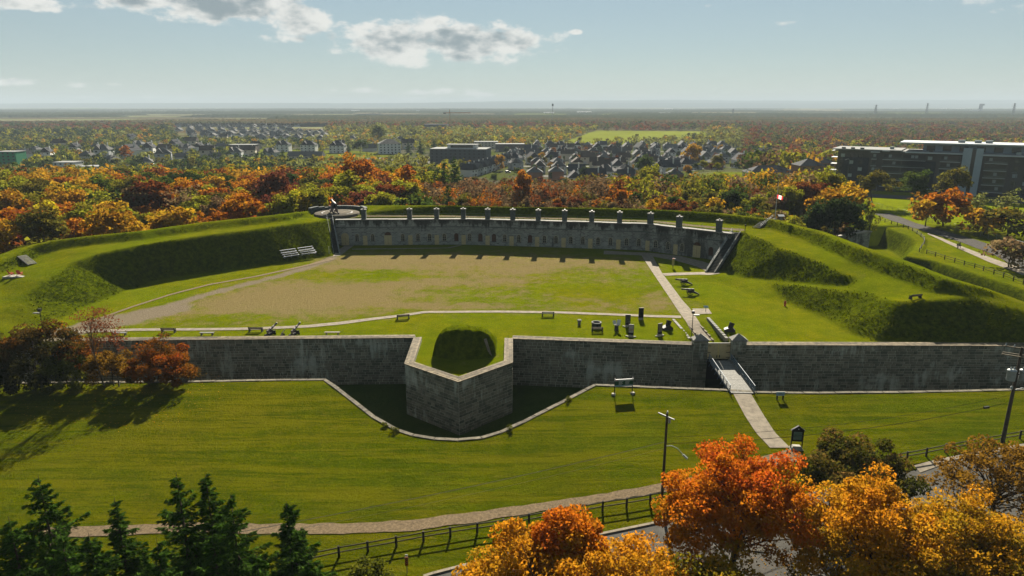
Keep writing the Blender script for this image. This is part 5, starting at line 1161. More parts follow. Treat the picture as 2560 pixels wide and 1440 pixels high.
near_tree('maple_tree', 'golden orange maple at the bottom centre of the picture, left', gl_at(1.2, 43), 9.6, 5.3, 4.6, 32000, 90, 1.3, .145, RM2, 13, fork=.25, r0=.28, limb=50, tintfn=ztint(0, 9.5, .8), zc=4.9)
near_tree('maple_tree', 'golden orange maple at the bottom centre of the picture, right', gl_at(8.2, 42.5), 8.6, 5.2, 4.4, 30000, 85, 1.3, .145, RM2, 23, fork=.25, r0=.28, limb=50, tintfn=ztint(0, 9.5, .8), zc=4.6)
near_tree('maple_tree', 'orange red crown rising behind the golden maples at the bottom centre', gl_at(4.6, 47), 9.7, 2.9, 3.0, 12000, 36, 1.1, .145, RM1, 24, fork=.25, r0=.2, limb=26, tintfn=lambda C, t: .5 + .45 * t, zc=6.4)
near_tree('broadleaf_tree', 'dark olive tree with paler tips between the maples and the fence', gl_at(34.8, 62), 6.2, 4.7, 3.0, 20000, 70, 1.1, .16, RM3, 14, fork=.2, r0=.24, limb=40, tintfn=ztint(0, 6.4, .55), zc=3.0)
near_tree('broadleaf_tree', 'ochre tree with thin foliage and visible limbs at the right edge', gl_at(45.6, 57), 8.6, 5.6, 3.6, 11000, 80, 1.0, .14, RM4, 15, fork=.18, r0=.24, limb=80, zc=5.2, shell=.6)
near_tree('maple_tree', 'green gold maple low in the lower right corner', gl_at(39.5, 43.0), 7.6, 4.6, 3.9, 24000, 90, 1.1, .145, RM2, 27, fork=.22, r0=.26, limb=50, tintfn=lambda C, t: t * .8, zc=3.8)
near_tree('broadleaf_tree', 'nearly bare dark limbed tree in the lower right corner', gl_at(45.5, 49), 7.0, 4.2, 3.2, 2600, 40, 1.0, .13, RM4, 16, fork=.12, r0=.2, limb=40, zc=4.2, shell=.6)
near_tree('shrub', 'yellow green shrub in the lower right corner below the bare tree', gl_at(38.5, 41.5), 6.6, 3.6, 3.2, 12000, 40, 1.0, .15, RM6, 17, 'shrub', limb=20, r0=.14, zc=3.4)
near_tree('broadleaf_tree', 'shaded green and gold tree at the bottom edge below the orange maple', gl_at(16.2, 41.5), 8.3, 4.4, 4.0, 18000, 60, 1.3, .16, RM2, 18, limb=40, r0=.22, tintfn=lambda C, t: t * .75, zc=4.4)
near_tree('shrub', 'pale yellow shrub beside the rail fence at the bottom', gl_at(-12.0, 48.0), 3.6, 2.2, 1.7, 5000, 24, .8, .12, RM6, 19, 'shrub', limb=14, r0=.08, zc=1.9)
near_tree('shrub', 'low yellowing shrub left of the striped hazard marker', gl_at(-10.0, 43.5), 3.4, 2.4, 1.6, 5000, 24, .8, .12, RM6, 20, 'shrub', limb=14, r0=.08, zc=1.7)
# bushes on the left edge of the ditch
def T0(px, py): return Vector(T(px, py))
near_tree('large_bush', 'big olive bush with orange top at the left end of the wall', T0(95, 968), 8.6, 5.2, 4.2, 17000, 60, 1.35, .18, RM7, 31, 'bush', limb=36, r0=.2, tintfn=ztint(1, 10.2, .9), zc=4.2, flat=.7)
near_tree('large_bush', 'dark bush cut by the left picture edge', T0(-60, 972), 8.6, 4.8, 4.2, 12000, 50, 1.35, .18, RM3, 32, 'bush', limb=30, r0=.2, zc=4.2, flat=.7)
near_tree('sapling_tree', 'tall bare sapling with a thin reddish crown before the wall', T0(262, 968), 11.6, 2.6, 2.6, 900, 40, .8, .12, leaf_mat('thin_red', [(0, (.10, .04, .02)), (1, (.22, .06, .02))], .4), 33, limb=60, r0=.11, fork=.3, zc=9.0, shell=.4, bark=M_BARKG)
near_tree('sapling_tree', 'second bare sapling leaning right beside the tall one', T0(298, 966), 9.8, 2.8, 3.0, 800, 40, .8, .12, MATS['thin_red'], 34, limb=60, r0=.10, fork=.25, zc=6.6, shell=.4, bark=M_BARKG)
near_tree('bush', 'yellow green bush low in front of the bare saplings', T0(170, 966), 3.9, 3.4, 1.9, 8500, 40, .95, .14, RM6, 35, 'bush', limb=20, r0=.08, zc=2.0, flat=.6)
near_tree('bush', 'straw coloured bush with dark hollow below the saplings', T0(285, 964), 4.6, 2.9, 2.3, 7500, 34, .95, .14, RM4, 36, 'bush', limb=20, r0=.08, zc=2.4, flat=.6)
near_tree('bush', 'rust orange rounded bush at the right end of the thicket', T0(418, 960), 4.7, 4.4, 2.4, 13000, 50, 1.05, .15, RM5, 37, 'bush', limb=24, r0=.1, zc=2.3, flat=.7, tintfn=ztint(-.5, 5.2, .6))
near_tree('twiggy_bush', 'bare twiggy brown bush against the wall behind the rust bush', T0(395, 952), 6.6, 2.6, 2.6, 1500, 40, .8, .13, RM5, 38, 'bush', limb=70, r0=.1, fork=.1, zc=4.2, shell=.4)
near_tree('twiggy_bush', 'bare twiggy brown bush against the wall left of the saplings', T0(215, 955), 6.2, 2.8, 2.6, 1800, 40, .8, .13, RM5, 39, 'bush', limb=70, r0=.1, fork=.1, zc=4.0, shell=.4)
for k, (px, py) in enumerate([(965, 1066), (988, 1078), (1275, 1075), (1420, 1002)]):
    near_tree('weed', ['yellowing weed tuft on the ditch edge left of the bastion, upper', 'yellowing weed tuft on the ditch edge left of the bastion, lower', 'small weed tuft on the ditch edge right of the bastion tip', 'small weed tuft on the ditch edge near the right curtain'][k], T0(px, py), .6, .4, .28, 200, 6, .25, .09, RM6, 40 + k, 'weed', limb=5, r0=.02, zc=.3, flat=.9, group='weeds on the ditch edge')
# spruces --------------------------------------------------------------------
def spruce_meshes(seed, hgt, rad, whorls, dens, ns, m=None):
    rg = np.random.default_rng(seed); wd = MB().path([(0, 0, 0), (.05, 0, hgt * .5), (0, 0, hgt)], [hgt * .013, hgt * .008, .01], 6); C = []; A = []; S_ = []
    for i in range(whorls):
        f = i / whorls; z = hgt * (.04 + .95 * f); L_ = rad * (1 - f) ** .82 * rg.uniform(.85, 1.12) + .15; nb_ = max(4, int(7 * (1 - f) + 3))
        for b in range(nb_):
            a = rg.uniform(0, 2 * math.pi); z = hgt * (.04 + .95 * min(.985, f + rg.uniform(-.6, .6) / whorls)); l = L_ * rg.uniform(.45, 1.2); up = .28 + .35 * f; e = np.array([math.cos(a) * l, math.sin(a) * l, z + l * rg.uniform(-.28, .02) + (up - .2) * l]); s = np.array([0, 0, z + .05 * l]); mid = (s + e) / 2 + np.array([0, 0, -.10 * l]); wd.path([s, mid, e], [.05 * l / 3 + .01, .03 * l / 3 + .006, .004], 4)
            n = max(6, int(l * dens)); t = rg.random(n) ** .7; p = (1 - t)[:, None] ** 2 * s + 2 * ((1 - t) * t)[:, None] * mid + t[:, None] ** 2 * e
            side = np.array([-math.sin(a), math.cos(a), 0]); sp = (rg.uniform(-1, 1, n) * (.34 * l * (1.05 - t) + .08))[:, None]; p = p + side * sp + np.stack([np.zeros(n), np.zeros(n), -np.abs(sp[:, 0]) * .35 - rg.random(n) * .12], 1)
            d = side * np.sign(sp) * .8 + np.array([math.cos(a), math.sin(a), -.25]) * .8 + rg.normal(size=(n, 3)) * .3; C.append(p); A.append(d / np.linalg.norm(d, axis=1, keepdims=True)); S_.append(np.full(n, ns) * rg.uniform(.6, 1.4, n))
    C = np.concatenate(C); A = np.concatenate(A); S_ = np.concatenate(S_)[:, None]; w = np.cross(A, rg.normal(size=A.shape)); w /= np.linalg.norm(w, axis=1, keepdims=True)
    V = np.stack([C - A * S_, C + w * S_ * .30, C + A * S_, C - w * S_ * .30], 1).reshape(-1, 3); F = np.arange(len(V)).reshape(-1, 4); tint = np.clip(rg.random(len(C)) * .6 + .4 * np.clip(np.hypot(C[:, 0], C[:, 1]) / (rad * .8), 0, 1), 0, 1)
    return leaf_obj(V, F, tint, m or M_NEEDLE), wd
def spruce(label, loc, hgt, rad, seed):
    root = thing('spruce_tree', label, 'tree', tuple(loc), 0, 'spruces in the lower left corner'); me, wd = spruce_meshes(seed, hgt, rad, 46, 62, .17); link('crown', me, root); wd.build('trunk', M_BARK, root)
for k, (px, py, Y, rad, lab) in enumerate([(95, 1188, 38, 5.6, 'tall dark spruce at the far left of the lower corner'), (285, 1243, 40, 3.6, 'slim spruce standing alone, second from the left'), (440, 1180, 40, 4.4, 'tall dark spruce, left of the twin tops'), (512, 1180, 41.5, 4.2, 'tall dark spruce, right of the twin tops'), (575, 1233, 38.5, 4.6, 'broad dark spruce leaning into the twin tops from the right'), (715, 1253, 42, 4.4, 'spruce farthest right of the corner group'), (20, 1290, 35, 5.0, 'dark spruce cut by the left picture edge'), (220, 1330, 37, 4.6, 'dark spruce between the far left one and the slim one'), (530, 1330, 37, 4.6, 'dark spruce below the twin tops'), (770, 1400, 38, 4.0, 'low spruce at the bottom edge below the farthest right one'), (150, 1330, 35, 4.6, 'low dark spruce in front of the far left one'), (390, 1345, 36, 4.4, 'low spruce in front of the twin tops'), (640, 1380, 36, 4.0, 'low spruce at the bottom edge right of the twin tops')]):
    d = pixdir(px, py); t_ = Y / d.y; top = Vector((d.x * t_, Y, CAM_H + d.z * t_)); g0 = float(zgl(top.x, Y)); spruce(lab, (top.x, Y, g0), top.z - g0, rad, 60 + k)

# ------------------------------------------------------------------ woods: prototypes copied with their own colour
PAL = dict(orange=(.32, .105, .008, 1), gold=(.36, .19, .012, 1), rust=(.145, .042, .010, 1), redbrown=(.12, .036, .016, 1), olive=(.11, .095, .012, 1), green=(.05, .072, .010, 1), yellow=(.40, .30, .012, 1), ygreen=(.20, .19, .012, 1), brown=(.115, .07, .032, 1), dark=(.026, .042, .010, 1), tan=(.17, .11, .05, 1), pale=(.17, .18, .045, 1))
def proto(name, seed, hgt, rad, rz_, n, clumps, cr, leaf, limb=14, zc=None, fork=.2, r0=.2, shell=.45, bias=.45, bark=None):
    rg = np.random.default_rng(seed); zc = zc or hgt - rz_; V, F, t, K, C = crown(rg, n, clumps, (rad, rad * .95, rz_), zc, cr, leaf, shell, bias, .5)
    root = thing(name, 'wood', 'tree'); link('crown', leaf_obj(V, F, t, M_LEAF), root); wood(rg, K, hgt, r0, fork, limb, 5).build('trunk', bark or M_BARK, root); return root
PB = [proto('broadleaf_tree', 100 + i, 12, r_, z_, 2600, 40, c_, .36, zc=zc_) for i, (r_, z_, c_, zc_) in enumerate([(3.7, 4.6, 1.35, 6.8), (4.3, 4.3, 1.5, 7.0), (3.3, 5.0, 1.2, 6.6), (3.9, 4.8, 1.6, 6.4), (4.6, 4.2, 1.4, 7.2)])]
PN = [proto('slender_tree', 120 + i, 11, r_, z_, 1200, 34, .8, .30, limb=22, zc=6.4, r0=.11, shell=.3) for i, (r_, z_) in enumerate([(1.5, 4.4), (1.9, 4.2), (1.3, 4.6)])]
PT = [proto('thin_tree', 130 + i, 11, 2.6, 4.2, 520, 40, .8, .26, limb=46, zc=6.4, r0=.12, shell=.3, bark=M_BARKG) for i in range(2)]
PS = [proto('shrub', 140 + i, 4, 2.3, 1.8, 900, 22, .8, .24, limb=8, zc=2.0, r0=.08) for i in range(3)]
def pspruce(seed):
    root = thing('conifer_tree', 'wood', 'tree'); me, wd = spruce_meshes(seed, 12, 2.9, 20, 10, .42); link('crown', me, root); wd.build('trunk', M_BARK, root); return root
PC = [pspruce(150), pspruce(151)]
PROTOS = PB + PN + PT + PS + PC
PAL = {k: (v[0] * ALB, v[1] * ALB, v[2] * ALB, 1) for k, v in PAL.items()}
CNAME = {'orange': 'orange', 'gold': 'golden', 'rust': 'rust red', 'redbrown': 'dark red', 'olive': 'olive', 'green': 'green', 'yellow': 'bright yellow', 'ygreen': 'yellow green', 'brown': 'brown', 'dark': 'dark green', 'tan': 'tan', 'pale': 'pale green'}
placed = []
def plant(p, x, y, hgt, col, label, group, wide=1.0, z=None):
    base = 12.0 if p in PB or p in PC else (4.0 if p in PS else 11.0); s = hgt / base; z = zt(x, y) if z is None else z
    c = dup(p, (x, y, z - .15), random.uniform(0, 6.28), label, (s * wide, s * wide, s), PAL[col] if p not in PC else None, group); placed.append((x, y)); return c
# hand-set trees that stand out: sighted base or top, distance, height, colour
def top_at(px, py, Y):
    d = pixdir(px, py); t_ = Y / d.y; x = d.x * t_; return x, CAM_H + d.z * t_
def plant_top(p, px, py, Y, col, label, group, wide=1.0, hmin=2.0):
    x, zt_ = top_at(px, py, Y); g0 = zt(x, Y); return plant(p, x, Y, max(hmin, (zt_ - g0) * 1.04), col, label, group, wide)
GW1 = 'trees of the wood behind the left rampart'; GW2 = 'thicket behind the casemates'; GW3 = 'trees by the right rampart'
for px, py, Y, col, pi, wide, lab in [(170, 470, 205, 'gold', PB[1], 1.15, 'broad golden tree towering behind the left rampart'), (20, 480, 200, 'gold', PB[4], 1.1, 'golden tree at the left picture edge behind the rampart'), (110, 505, 185, 'yellow', PB[0], .8, 'small yellow tree left of the broad golden tree'),
        (270, 498, 190, 'gold', PB[2], .9, 'golden ochre tree right of the broad golden tree'), (375, 448, 205, 'rust', PB[3], 1.1, 'tall rust red tree behind the left rampart'), (335, 475, 200, 'brown', PB[0], .8, 'brown thin crowned tree left of the tall rust tree'), (450, 470, 200, 'tan', PT[0], 1.3, 'bare tan tree right of the tall rust tree'),
        (540, 497, 195, 'tan', PB[4], .85, 'low straw coloured tree on the rampart edge'), (615, 500, 195, 'olive', PB[0], .8, 'low olive tree right of the straw coloured one'), (680, 428, 225, 'redbrown', PB[3], 1.0, 'dark red tree standing above the yellow shrub'), (736, 482, 200, 'yellow', PB[1], .95, 'bright yellow shrubby tree left of the gun platform'),
        (45, 572, 160, 'rust', PS[0], 1.4, 'rust coloured bush behind the left bank, upper'), (95, 596, 158, 'ygreen', PS[1], 1.5, 'yellow green low bush behind the left bank'), (900, 395, 270, 'orange', PB[1], 1.0, 'orange tree rising left of the conifers in the wood'), (1015, 415, 260, 'orange', PN[1], 1.6, 'upright orange tree behind the gun platform'),
        (870, 428, 240, 'ygreen', PN[1], 1.8, 'yellow green upright tree behind the gun platform'), (1120, 462, 225, 'green', PC[0], .9, 'round dark green conifer behind the casemates'), (1135, 392, 290, 'dark', PC[1], 1.0, 'tall dark conifer beside the grey apartment block'), (1110, 405, 292, 'dark', PC[0], 1.0, 'dark conifer just left of the tall one by the apartment block'),
        (1030, 488, 212, 'green', PS[2], 1.2, 'small green shrub behind the left casemates'), (1620, 418, 300, 'ygreen', PB[1], .9, 'round yellow green tree below the houses'), (1625, 440, 280, 'ygreen', PB[0], .8, 'yellow green tree in front of the round one below the houses'), (1830, 470, 215, 'dark', PB[2], .8, 'dark green round tree left of the flagpole'),
        (1790, 495, 205, 'gold', PN[0], 1.6, 'small golden tree left of the flagpole'), (1555, 470, 222, 'orange', PN[2], 1.3, 'bright orange sapling behind the casemates'), (1310, 430, 260, 'orange', PB[0], .7, 'orange tree rising above the thicket behind the casemates')]:
    plant_top(pi, px, py, Y, col, lab, GW2 if px > 800 else GW1, wide)
for px, py, Y, col, pi, wide, lab in [(2085, 428, 245, 'ygreen', PB[1], 1.0, 'yellow tree left of the apartment block foot'), (2020, 450, 225, 'rust', PB[2], 1.1, 'rust red tree right of the flagpole'), (2100, 466, 205, 'gold', PB[1], 1.1, 'golden orange tree beside the dark bushes at right'), (2110, 500, 185, 'dark', PB[4], 1.0, 'dark bushy tree beside the golden orange one'),
        (2050, 505, 190, 'dark', PB[3], .8, 'dark bush right of the rust red tree'), (1985, 470, 220, 'ygreen', PB[0], .8, 'yellow green tree behind the flagpole'), (2372, 477, 215, 'orange', PS[1], 1.15, 'broad orange and green tree on the right lawn'), (2325, 490, 214, 'gold', PS[0], 1.0, 'left lobe of the orange trees on the right lawn'), (2195, 430, 262, 'olive', PB[4], 1.25, 'round olive lawn tree, left of the three by the apartment block'),
        (2290, 430, 268, 'green', PB[1], 1.25, 'round green lawn tree, middle of the three by the apartment block'), (2393, 420, 274, 'olive', PB[3], 1.2, 'round olive lawn tree, right of the three by the apartment block'), (2450, 482, 215, 'pale', PT[0], 1.3, 'thin pale tree right of the orange lawn tree'), (2525, 475, 205, 'pale', PT[1], 1.4, 'thin pale tree at the right picture edge'),
        (2470, 520, 200, 'gold', PS[0], 1.4, 'low golden shrub right of the orange lawn tree'), (2530, 522, 195, 'olive', PS[1], 1.5, 'low olive shrub at the right picture edge'), (2535, 597, 158, 'tan', PS[2], 1.2, 'straw brown shrub beside the lane at right'), (2180, 505, 196, 'ygreen', PT[1], .8, 'small thin yellow tree by the lane')]:
    plant_top(pi, px, py, Y, col, lab, GW3, wide)
FAROUT = []
def scatter(poly, spacing, n_try, pick, keep_ind, group, seed, labelf, avoid=5.0):
    rg = random.Random(seed); xs = [p[0] for p in poly]; ys = [p[1] for p in poly]; got = []; cell = {}
    for _ in range(n_try):
        x, y = rg.uniform(min(xs), max(xs)), rg.uniform(min(ys), max(ys))
        if not inpoly(np.array([x]), np.array([y]), poly)[0] or abs(x) > y * .79 + 8: continue
        k = (int(x // spacing), int(y // spacing)); ok = True
        for i in (-1, 0, 1):
            for j in (-1, 0, 1):
                for (a, b) in cell.get((k[0] + i, k[1] + j), ()):
                    if (a - x) ** 2 + (b - y) ** 2 < spacing ** 2: ok = False
        if ok and all((a - x) ** 2 + (b - y) ** 2 > avoid ** 2 for a, b in placed): cell.setdefault(k, []).append((x, y)); got.append((x, y))
    got.sort(key=lambda q: q[1]); 
    for i, (x, y) in enumerate(got):
        p, h_, col, wd = pick(x, y, rg)
        if i < keep_ind: plant(p, x, y, h_, col, labelf(p, col) + where(x, y), group, wd)
        else: FAROUT.append((x, y, h_, col, wd, p))
    return len(got)
def where(x, y):
    px = proj(x, y, 4)[0]; row = 'front rows' if y < 195 else 'second rows' if y < 225 else 'middle rows' if y < 260 else 'rear rows'
    side = 'far left' if px < 250 else 'left' if px < 520 else 'left of the gun' if px < 800 else 'above the gun' if px < 960 else 'above left doors' if px < 1180 else 'above middle doors' if px < 1420 else 'above right doors' if px < 1700 else 'near flagpole' if px < 2000 else 'far right'
    return f', {row}, {side}'
def kindname(p): return 'slender tree' if p in PN else 'bare limbed tree' if p in PT else 'shrub' if p in PS else 'conifer' if p in PC else 'broad crowned tree'
outer = [(x, y) for x, y in off(CR, 9.0)]
left_poly = [p for p in outer[:13]] + [(-38, 215), (-30, 300), (-60, 375), (-110, 385), (-170, 350), (-300, 310), (-330, 140)]
def pick_left(x, y, rg):
    n_ = vnoise(np.array([x]), np.array([y]), 26, 9)[0] + rg.uniform(-.3, .3); col = ('dark' if n_ < .14 else 'green' if n_ < .24 else 'olive' if n_ < .36 else 'ygreen' if n_ < .46 else 'gold' if n_ < .62 else 'orange' if n_ < .76 else 'rust' if n_ < .84 else 'redbrown' if n_ < .87 else 'ygreen')
    r_ = rg.random(); p = rg.choice(PB) if r_ < .86 else rg.choice(PT) if r_ < .94 else rg.choice(PC); nearf = sst(150, 300, y)
    return p, rg.uniform(10, 14) + 2.0 * float(nearf), col, rg.uniform(1.05, 1.4)
scatter(left_poly, 7.0, 9000, pick_left, 230, GW1, 1, lambda p, c: f'{CNAME[c]} {kindname(p)} behind the left rampart' if p not in PC else 'dark conifer behind the left rampart')
mid_poly = [(-38, 204), (0, 203), (36, 199), (62, 184), (78, 172), (92, 186), (104, 215), (118, 262), (100, 300), (-20, 318), (-34, 300)]
def pick_mid(x, y, rg):
    u = rg.random(); back = y > 250
    col = rg.choice(['brown', 'brown', 'rust', 'orange', 'tan', 'olive', 'tan']) if x < 38 else rg.choice(['olive', 'ygreen', 'ygreen', 'tan', 'brown', 'rust', 'green', 'gold'])
    p = rg.choice(PN) if u < .5 else rg.choice(PT) if u < .72 else rg.choice(PB) if u < .86 else rg.choice(PS)
    h_ = rg.uniform(2.5, 4.5) if p in PS else (rg.uniform(6.5, 9.5) if x < 30 else rg.uniform(8, 11.5)) + (1.5 if back else 0); return p, h_, col, rg.uniform(1.0, 1.35)
scatter(mid_poly, 3.9, 9000, pick_mid, 250, GW2, 2, lambda p, c: f'{CNAME[c]} {kindname(p)} behind the casemates', 3.0)
# undergrowth along the outer foot of the rampart
def pick_und(x, y, rg): return rg.choice(PS), rg.uniform(1.8, 3.6), rg.choice(['brown', 'rust', 'olive', 'dark', 'green', 'tan']), 1.3
und = [p for p in off(CR, 11.0)[4:21]] + [p for p in reversed(off(CR, 17.0)[4:21])]
scatter(und, 4.2, 1500, pick_und, 70, 'undergrowth along the outer foot of the rampart', 3, lambda p, c: f'{CNAME[c]} shrub at the rampart foot', 2.5)
# ================================================================== tufts of long grass on the banks
def tufts():
    rg = np.random.default_rng(5); n = 220000; x = rg.uniform(-112, 84, n); y = rg.uniform(99, 192, n); i = ((x - X0) / GS).astype(int); j = ((y - Y0) / GS).astype(int); rr = rough[i, j]
    keep = (rr * (.35 + .9 * vnoise(x, y, 2.6, 21)) > rg.uniform(.25, 1.0, n)) & inpoly(x, y, INPOLY) & (np.abs(x) < y * .78)
    inner = inpoly(x, y, [p[:2] for p in CR] + [(170, 80), (-170, 80)]); keep &= inner; x = x[keep][:42000]; y = y[keep][:42000]; z = zin(x, y); m = len(x); h = rg.uniform(.08, .24, m); a = rg.uniform(0, math.pi, m); w = h * .55; lx = rg.normal(size=m) * .12; ly = rg.normal(size=m) * .12 - .05
    c, s = np.cos(a) * w, np.sin(a) * w; V = np.stack([np.stack([x - c, y - s, z - .05], 1), np.stack([x + c, y + s, z - .05], 1), np.stack([x + c * .5 + lx, y + s * .5 + ly, z + h], 1), np.stack([x - c * .7 + lx, y - s * .7 + ly, z + h * .8], 1)], 1).reshape(-1, 3)
    t = np.clip(vnoise(x, y, 4, 6) * .6 + rg.random(m) * .4, 0, 1)
    me = leaf_obj(V, np.arange(4 * m).reshape(-1, 4), t, leaf_mat('tuft_grass', [(0, (.018, .03, .001)), (.5, (.05, .062, .002)), (1, (.10, .105, .004))], .35), 'bank_grass')
    props(link('bank_grass', me), 'tufts of long rough grass on the fort banks', 'grass', kind='stuff')
tufts()
def litter():
    rg = np.random.default_rng(8); C = []; 
    for cx, cy, r_, n in ((18.6, 50, 9, 900), (27, 47, 9, 500), (5, 46, 9, 900), (34, 60, 8, 400), (-48, 86, 9, 500), (-58, 86, 8, 400)):
        a = rg.uniform(0, 6.28, n); d = r_ * np.sqrt(rg.random(n)); x = cx + d * np.cos(a); y = cy + d * np.sin(a) - 1.0; C.append(np.stack([x, y, zgl(x, y) + .07], 1))
    C = np.concatenate(C); up = np.tile(np.array([[0, 0, 1.0]]), (len(C), 1)); V, F = leaf_quads(C, rg.uniform(.05, .1, len(C)), rg, up, .8)
    props(link('fallen_leaves', leaf_obj(V, F, rg.random(len(C)), RM2, 'fallen_leaves')), 'fallen orange leaves scattered on the grass below the maples', 'leaves', kind='stuff')
litter()
# ================================================================== the land beyond
def gseq(a, b, s0, k):
    out = [a]; s = s0
    while out[-1] < b: out.append(out[-1] + s); s *= k
    return out
FARY = 24000.0
def plain_mat():
    m, N, L = nodes_of('plain_land'); h = NH(N, L); b = N['Principled BSDF']; b.inputs['Roughness'].default_value = 1; b.inputs['Specular IOR Level'].default_value = 0
    g = N.new('ShaderNodeNewGeometry'); sp = N.new('ShaderNodeSeparateXYZ'); L.new(g.outputs['Position'], sp.inputs[0]); X, Y = sp.outputs[0], sp.outputs[1]
    lawn = h.mix(h.rng(h.noise(h.pos(), .35, 5, .7), .35, .68), (.14, .165, .004), (.09, .11, .003))
    floor = h.mix(h.noise(h.pos(), .2, 5, .7), (.02, .018, .007), (.04, .032, .012))
    town = h.mix(h.rng(h.noise(h.pos((.02, .012, 1)), 1, 5, .7), .42, .6), (.05, .062, .008), (.075, .072, .05))
    w1 = h.noise(h.pos((.0011, .0028, 1)), 1.0, 6, .72); w2 = h.noise(h.pos((.004, .02, 1)), 1.0, 5, .7)
    far = h.mix(h.rng(w2, .4, .62), (.048, .056, .022), (.095, .058, .028)); far = h.mix(h.rng(w1, .50, .56), far, h.mix(h.rng(h.noise(h.pos((.002, .006, 1)), 1, 3, .5), .45, .55), (.20, .185, .10), (.13, .155, .05)))
    c = h.mix(h.rng(Y, 395, 430), floor, town)
    c = h.mix(h.math('MULTIPLY', h.rng(h.math('SUBTRACT', X, h.math('MULTIPLY', h.math('SUBTRACT', Y, 150.0), .10)), 62, 80), h.rng(Y, 470, 380)), c, lawn)
    c = h.mix(h.rng(Y, 1000, 1500), c, far); L.new(c, b.inputs['Base Color']); return m
def plain():
    ys = np.array(gseq(101, FARY, 5.0, 1.012)); ys = ys[ys < 420].tolist() + gseq(420, FARY, 9, 1.06); xr = np.arange(0, 320, 6.0).tolist() + gseq(326, 22000, 12, 1.12); xs = np.array([-q for q in reversed(xr[1:])] + xr); ys = np.array(ys)
    XX, YY = np.meshgrid(xs, ys, indexing='ij'); ZZ = zext(XX, YY); ins = (XX > X0 + 7) & (XX < X1 - 7) & (YY < Y1 - 7); ZZ = np.where(ins, ZZ - 9, ZZ) ; ZZ = np.where(YY > 1500, ZZ + 6 * (vnoise(XX, YY, 900, 3) - .5) * sst(1500, 3000, YY), ZZ)
    nx, ny = XX.shape; idx = np.arange(nx * ny).reshape(nx, ny); F = np.stack([idx[:-1, :-1], idx[1:, :-1], idx[1:, 1:], idx[:-1, 1:]], -1).reshape(-1, 4)
    me = mesh_np('plain', np.stack([XX, YY, ZZ], -1).reshape(-1, 3), F); me.polygons.foreach_set('use_smooth', np.ones(len(F), bool)); props(link('plain', me, None, plain_mat()), kind='structure')
plain()
# low hills on the horizon
M_HILL = mat('hill_wood', (.035, .045, .03), 1, .2, .0006, spec=0)
def hills(name, Y, h0, h1, seed, sc):
    xs = np.linspace(-19500, 19500, 260); rg = vnoise(xs, xs * 0 + seed, sc, seed); r2 = vnoise(xs, xs * 0 + 3, sc / 4, seed + 1); top = h0 + (h1 - h0) * sst(-12000, 14000, xs) + 50 * (rg - .5) + 16 * (r2 - .5)
    V = []; F = []
    for i, x in enumerate(xs): V += [(x, Y - 1800, -22), (x, Y - 500, -18 + (top[i] + 18) * .62), (x, Y, top[i]), (x, Y + 900, -22)]
    for i in range(len(xs) - 1):
        for k in range(3): a = i * 4 + k; F.append((a, a + 4, a + 5, a + 1))
    me = bpy.data.meshes.new(name); me.from_pydata(V, [], F); me.polygons.foreach_set('use_smooth', [True] * len(F)); me.update(); props(link(name, me, None, M_HILL), kind='structure')
hills('hills', 16500, 55, 95, 4, 5200); hills('hills', 19500, 70, 185, 9, 4200)
# bright field
FIELD = [P(1388, 366, -17.8), P(1420, 352, -17.8), P(1490, 327, -17.8), P(1760, 329, -17.8), P(1785, 347, -17.8), P(1750, 352, -17.8), P(1500, 366, -17.8)]
M_FIELD = mat('hay_field', (.15, .17, .02), 1, .08, .01, spec=0)
n = len(FIELD); me = bpy.data.meshes.new('field'); me.from_pydata([(x, y, -17.2) for x, y in FIELD], [], [tuple(range(n))]); me.update(); props(link('field', me, None, M_FIELD), kind='structure')
M_FARF = [mat('far_field_tan', (.17, .15, .09), 1, .1, .004, spec=0), mat('far_field_green', (.11, .13, .04), 1, .1, .004, spec=0)]
for k, (a, b, y0, y1) in enumerate([(950, 1240, 283, 289), (1280, 1420, 284, 290), (1720, 1900, 279, 288), (1500, 1680, 284, 290), (1930, 2120, 275, 284), (2200, 2360, 282, 289), (880, 1000, 283, 287), (160, 260, 271, 274)]):
    q = [P(a, y1, -17.5), P(b, y1, -17.5), P(b - 20, y0, -17.5), P(a + 30, y0, -17.5)]; me = bpy.data.meshes.new('far_field'); me.from_pydata([(x, y, -10.5) for x, y in q], [], [(0, 1, 2, 3)]); me.update(); props(link('far_field', me, None, M_FARF[k % 2]), kind='structure')
# ------------------------------------------------------------------ houses
M_ROOFD = mat('dark_shingle', (.038, .040, .046), 1, .2, 2, objrand=.35, spec=.08); M_ROOFG = mat('grey_shingle', (.095, .095, .092), 1, .15, 2, objrand=.35, spec=.1)
M_WALLS = [mat('pale_siding', (.66, .66, .62), .8, .05, 3), mat('grey_siding', (.38, .40, .40), .8, .05, 3), mat('beige_siding', (.52, .46, .36), .8, .05, 3), mat('brick_wall', (.24, .12, .08), .85, .15, 4)]
M_WIN = mat('house_window', (.03, .035, .04), .2, .1, 3, spec=.6); M_GAR = mat('garage_door', (.42, .42, .40), .6, .05, 3)
def gable(m, w, d, z, rise, ov=.4, axis=0):
    a, b = (w / 2 + ov, d / 2 + ov); t = .16
    if axis == 0: vs = [(-a, -b, z), (a, -b, z), (a, b, z), (-a, b, z), (-a, 0, z + rise), (a, 0, z + rise)]; fs = [(0, 1, 5, 4), (2, 3, 4, 5), (1, 2, 5), (3, 0, 4), (3, 2, 1, 0)]
    else: vs = [(-a, -b, z), (a, -b, z), (a, b, z), (-a, b, z), (0, -b, z + rise), (0, b, z + rise)]; fs = [(0, 3, 5, 4), (1, 4, 5, 2), (0, 4, 1), (2, 5, 3), (3, 2, 1, 0)]
    return m.add(vs, fs)
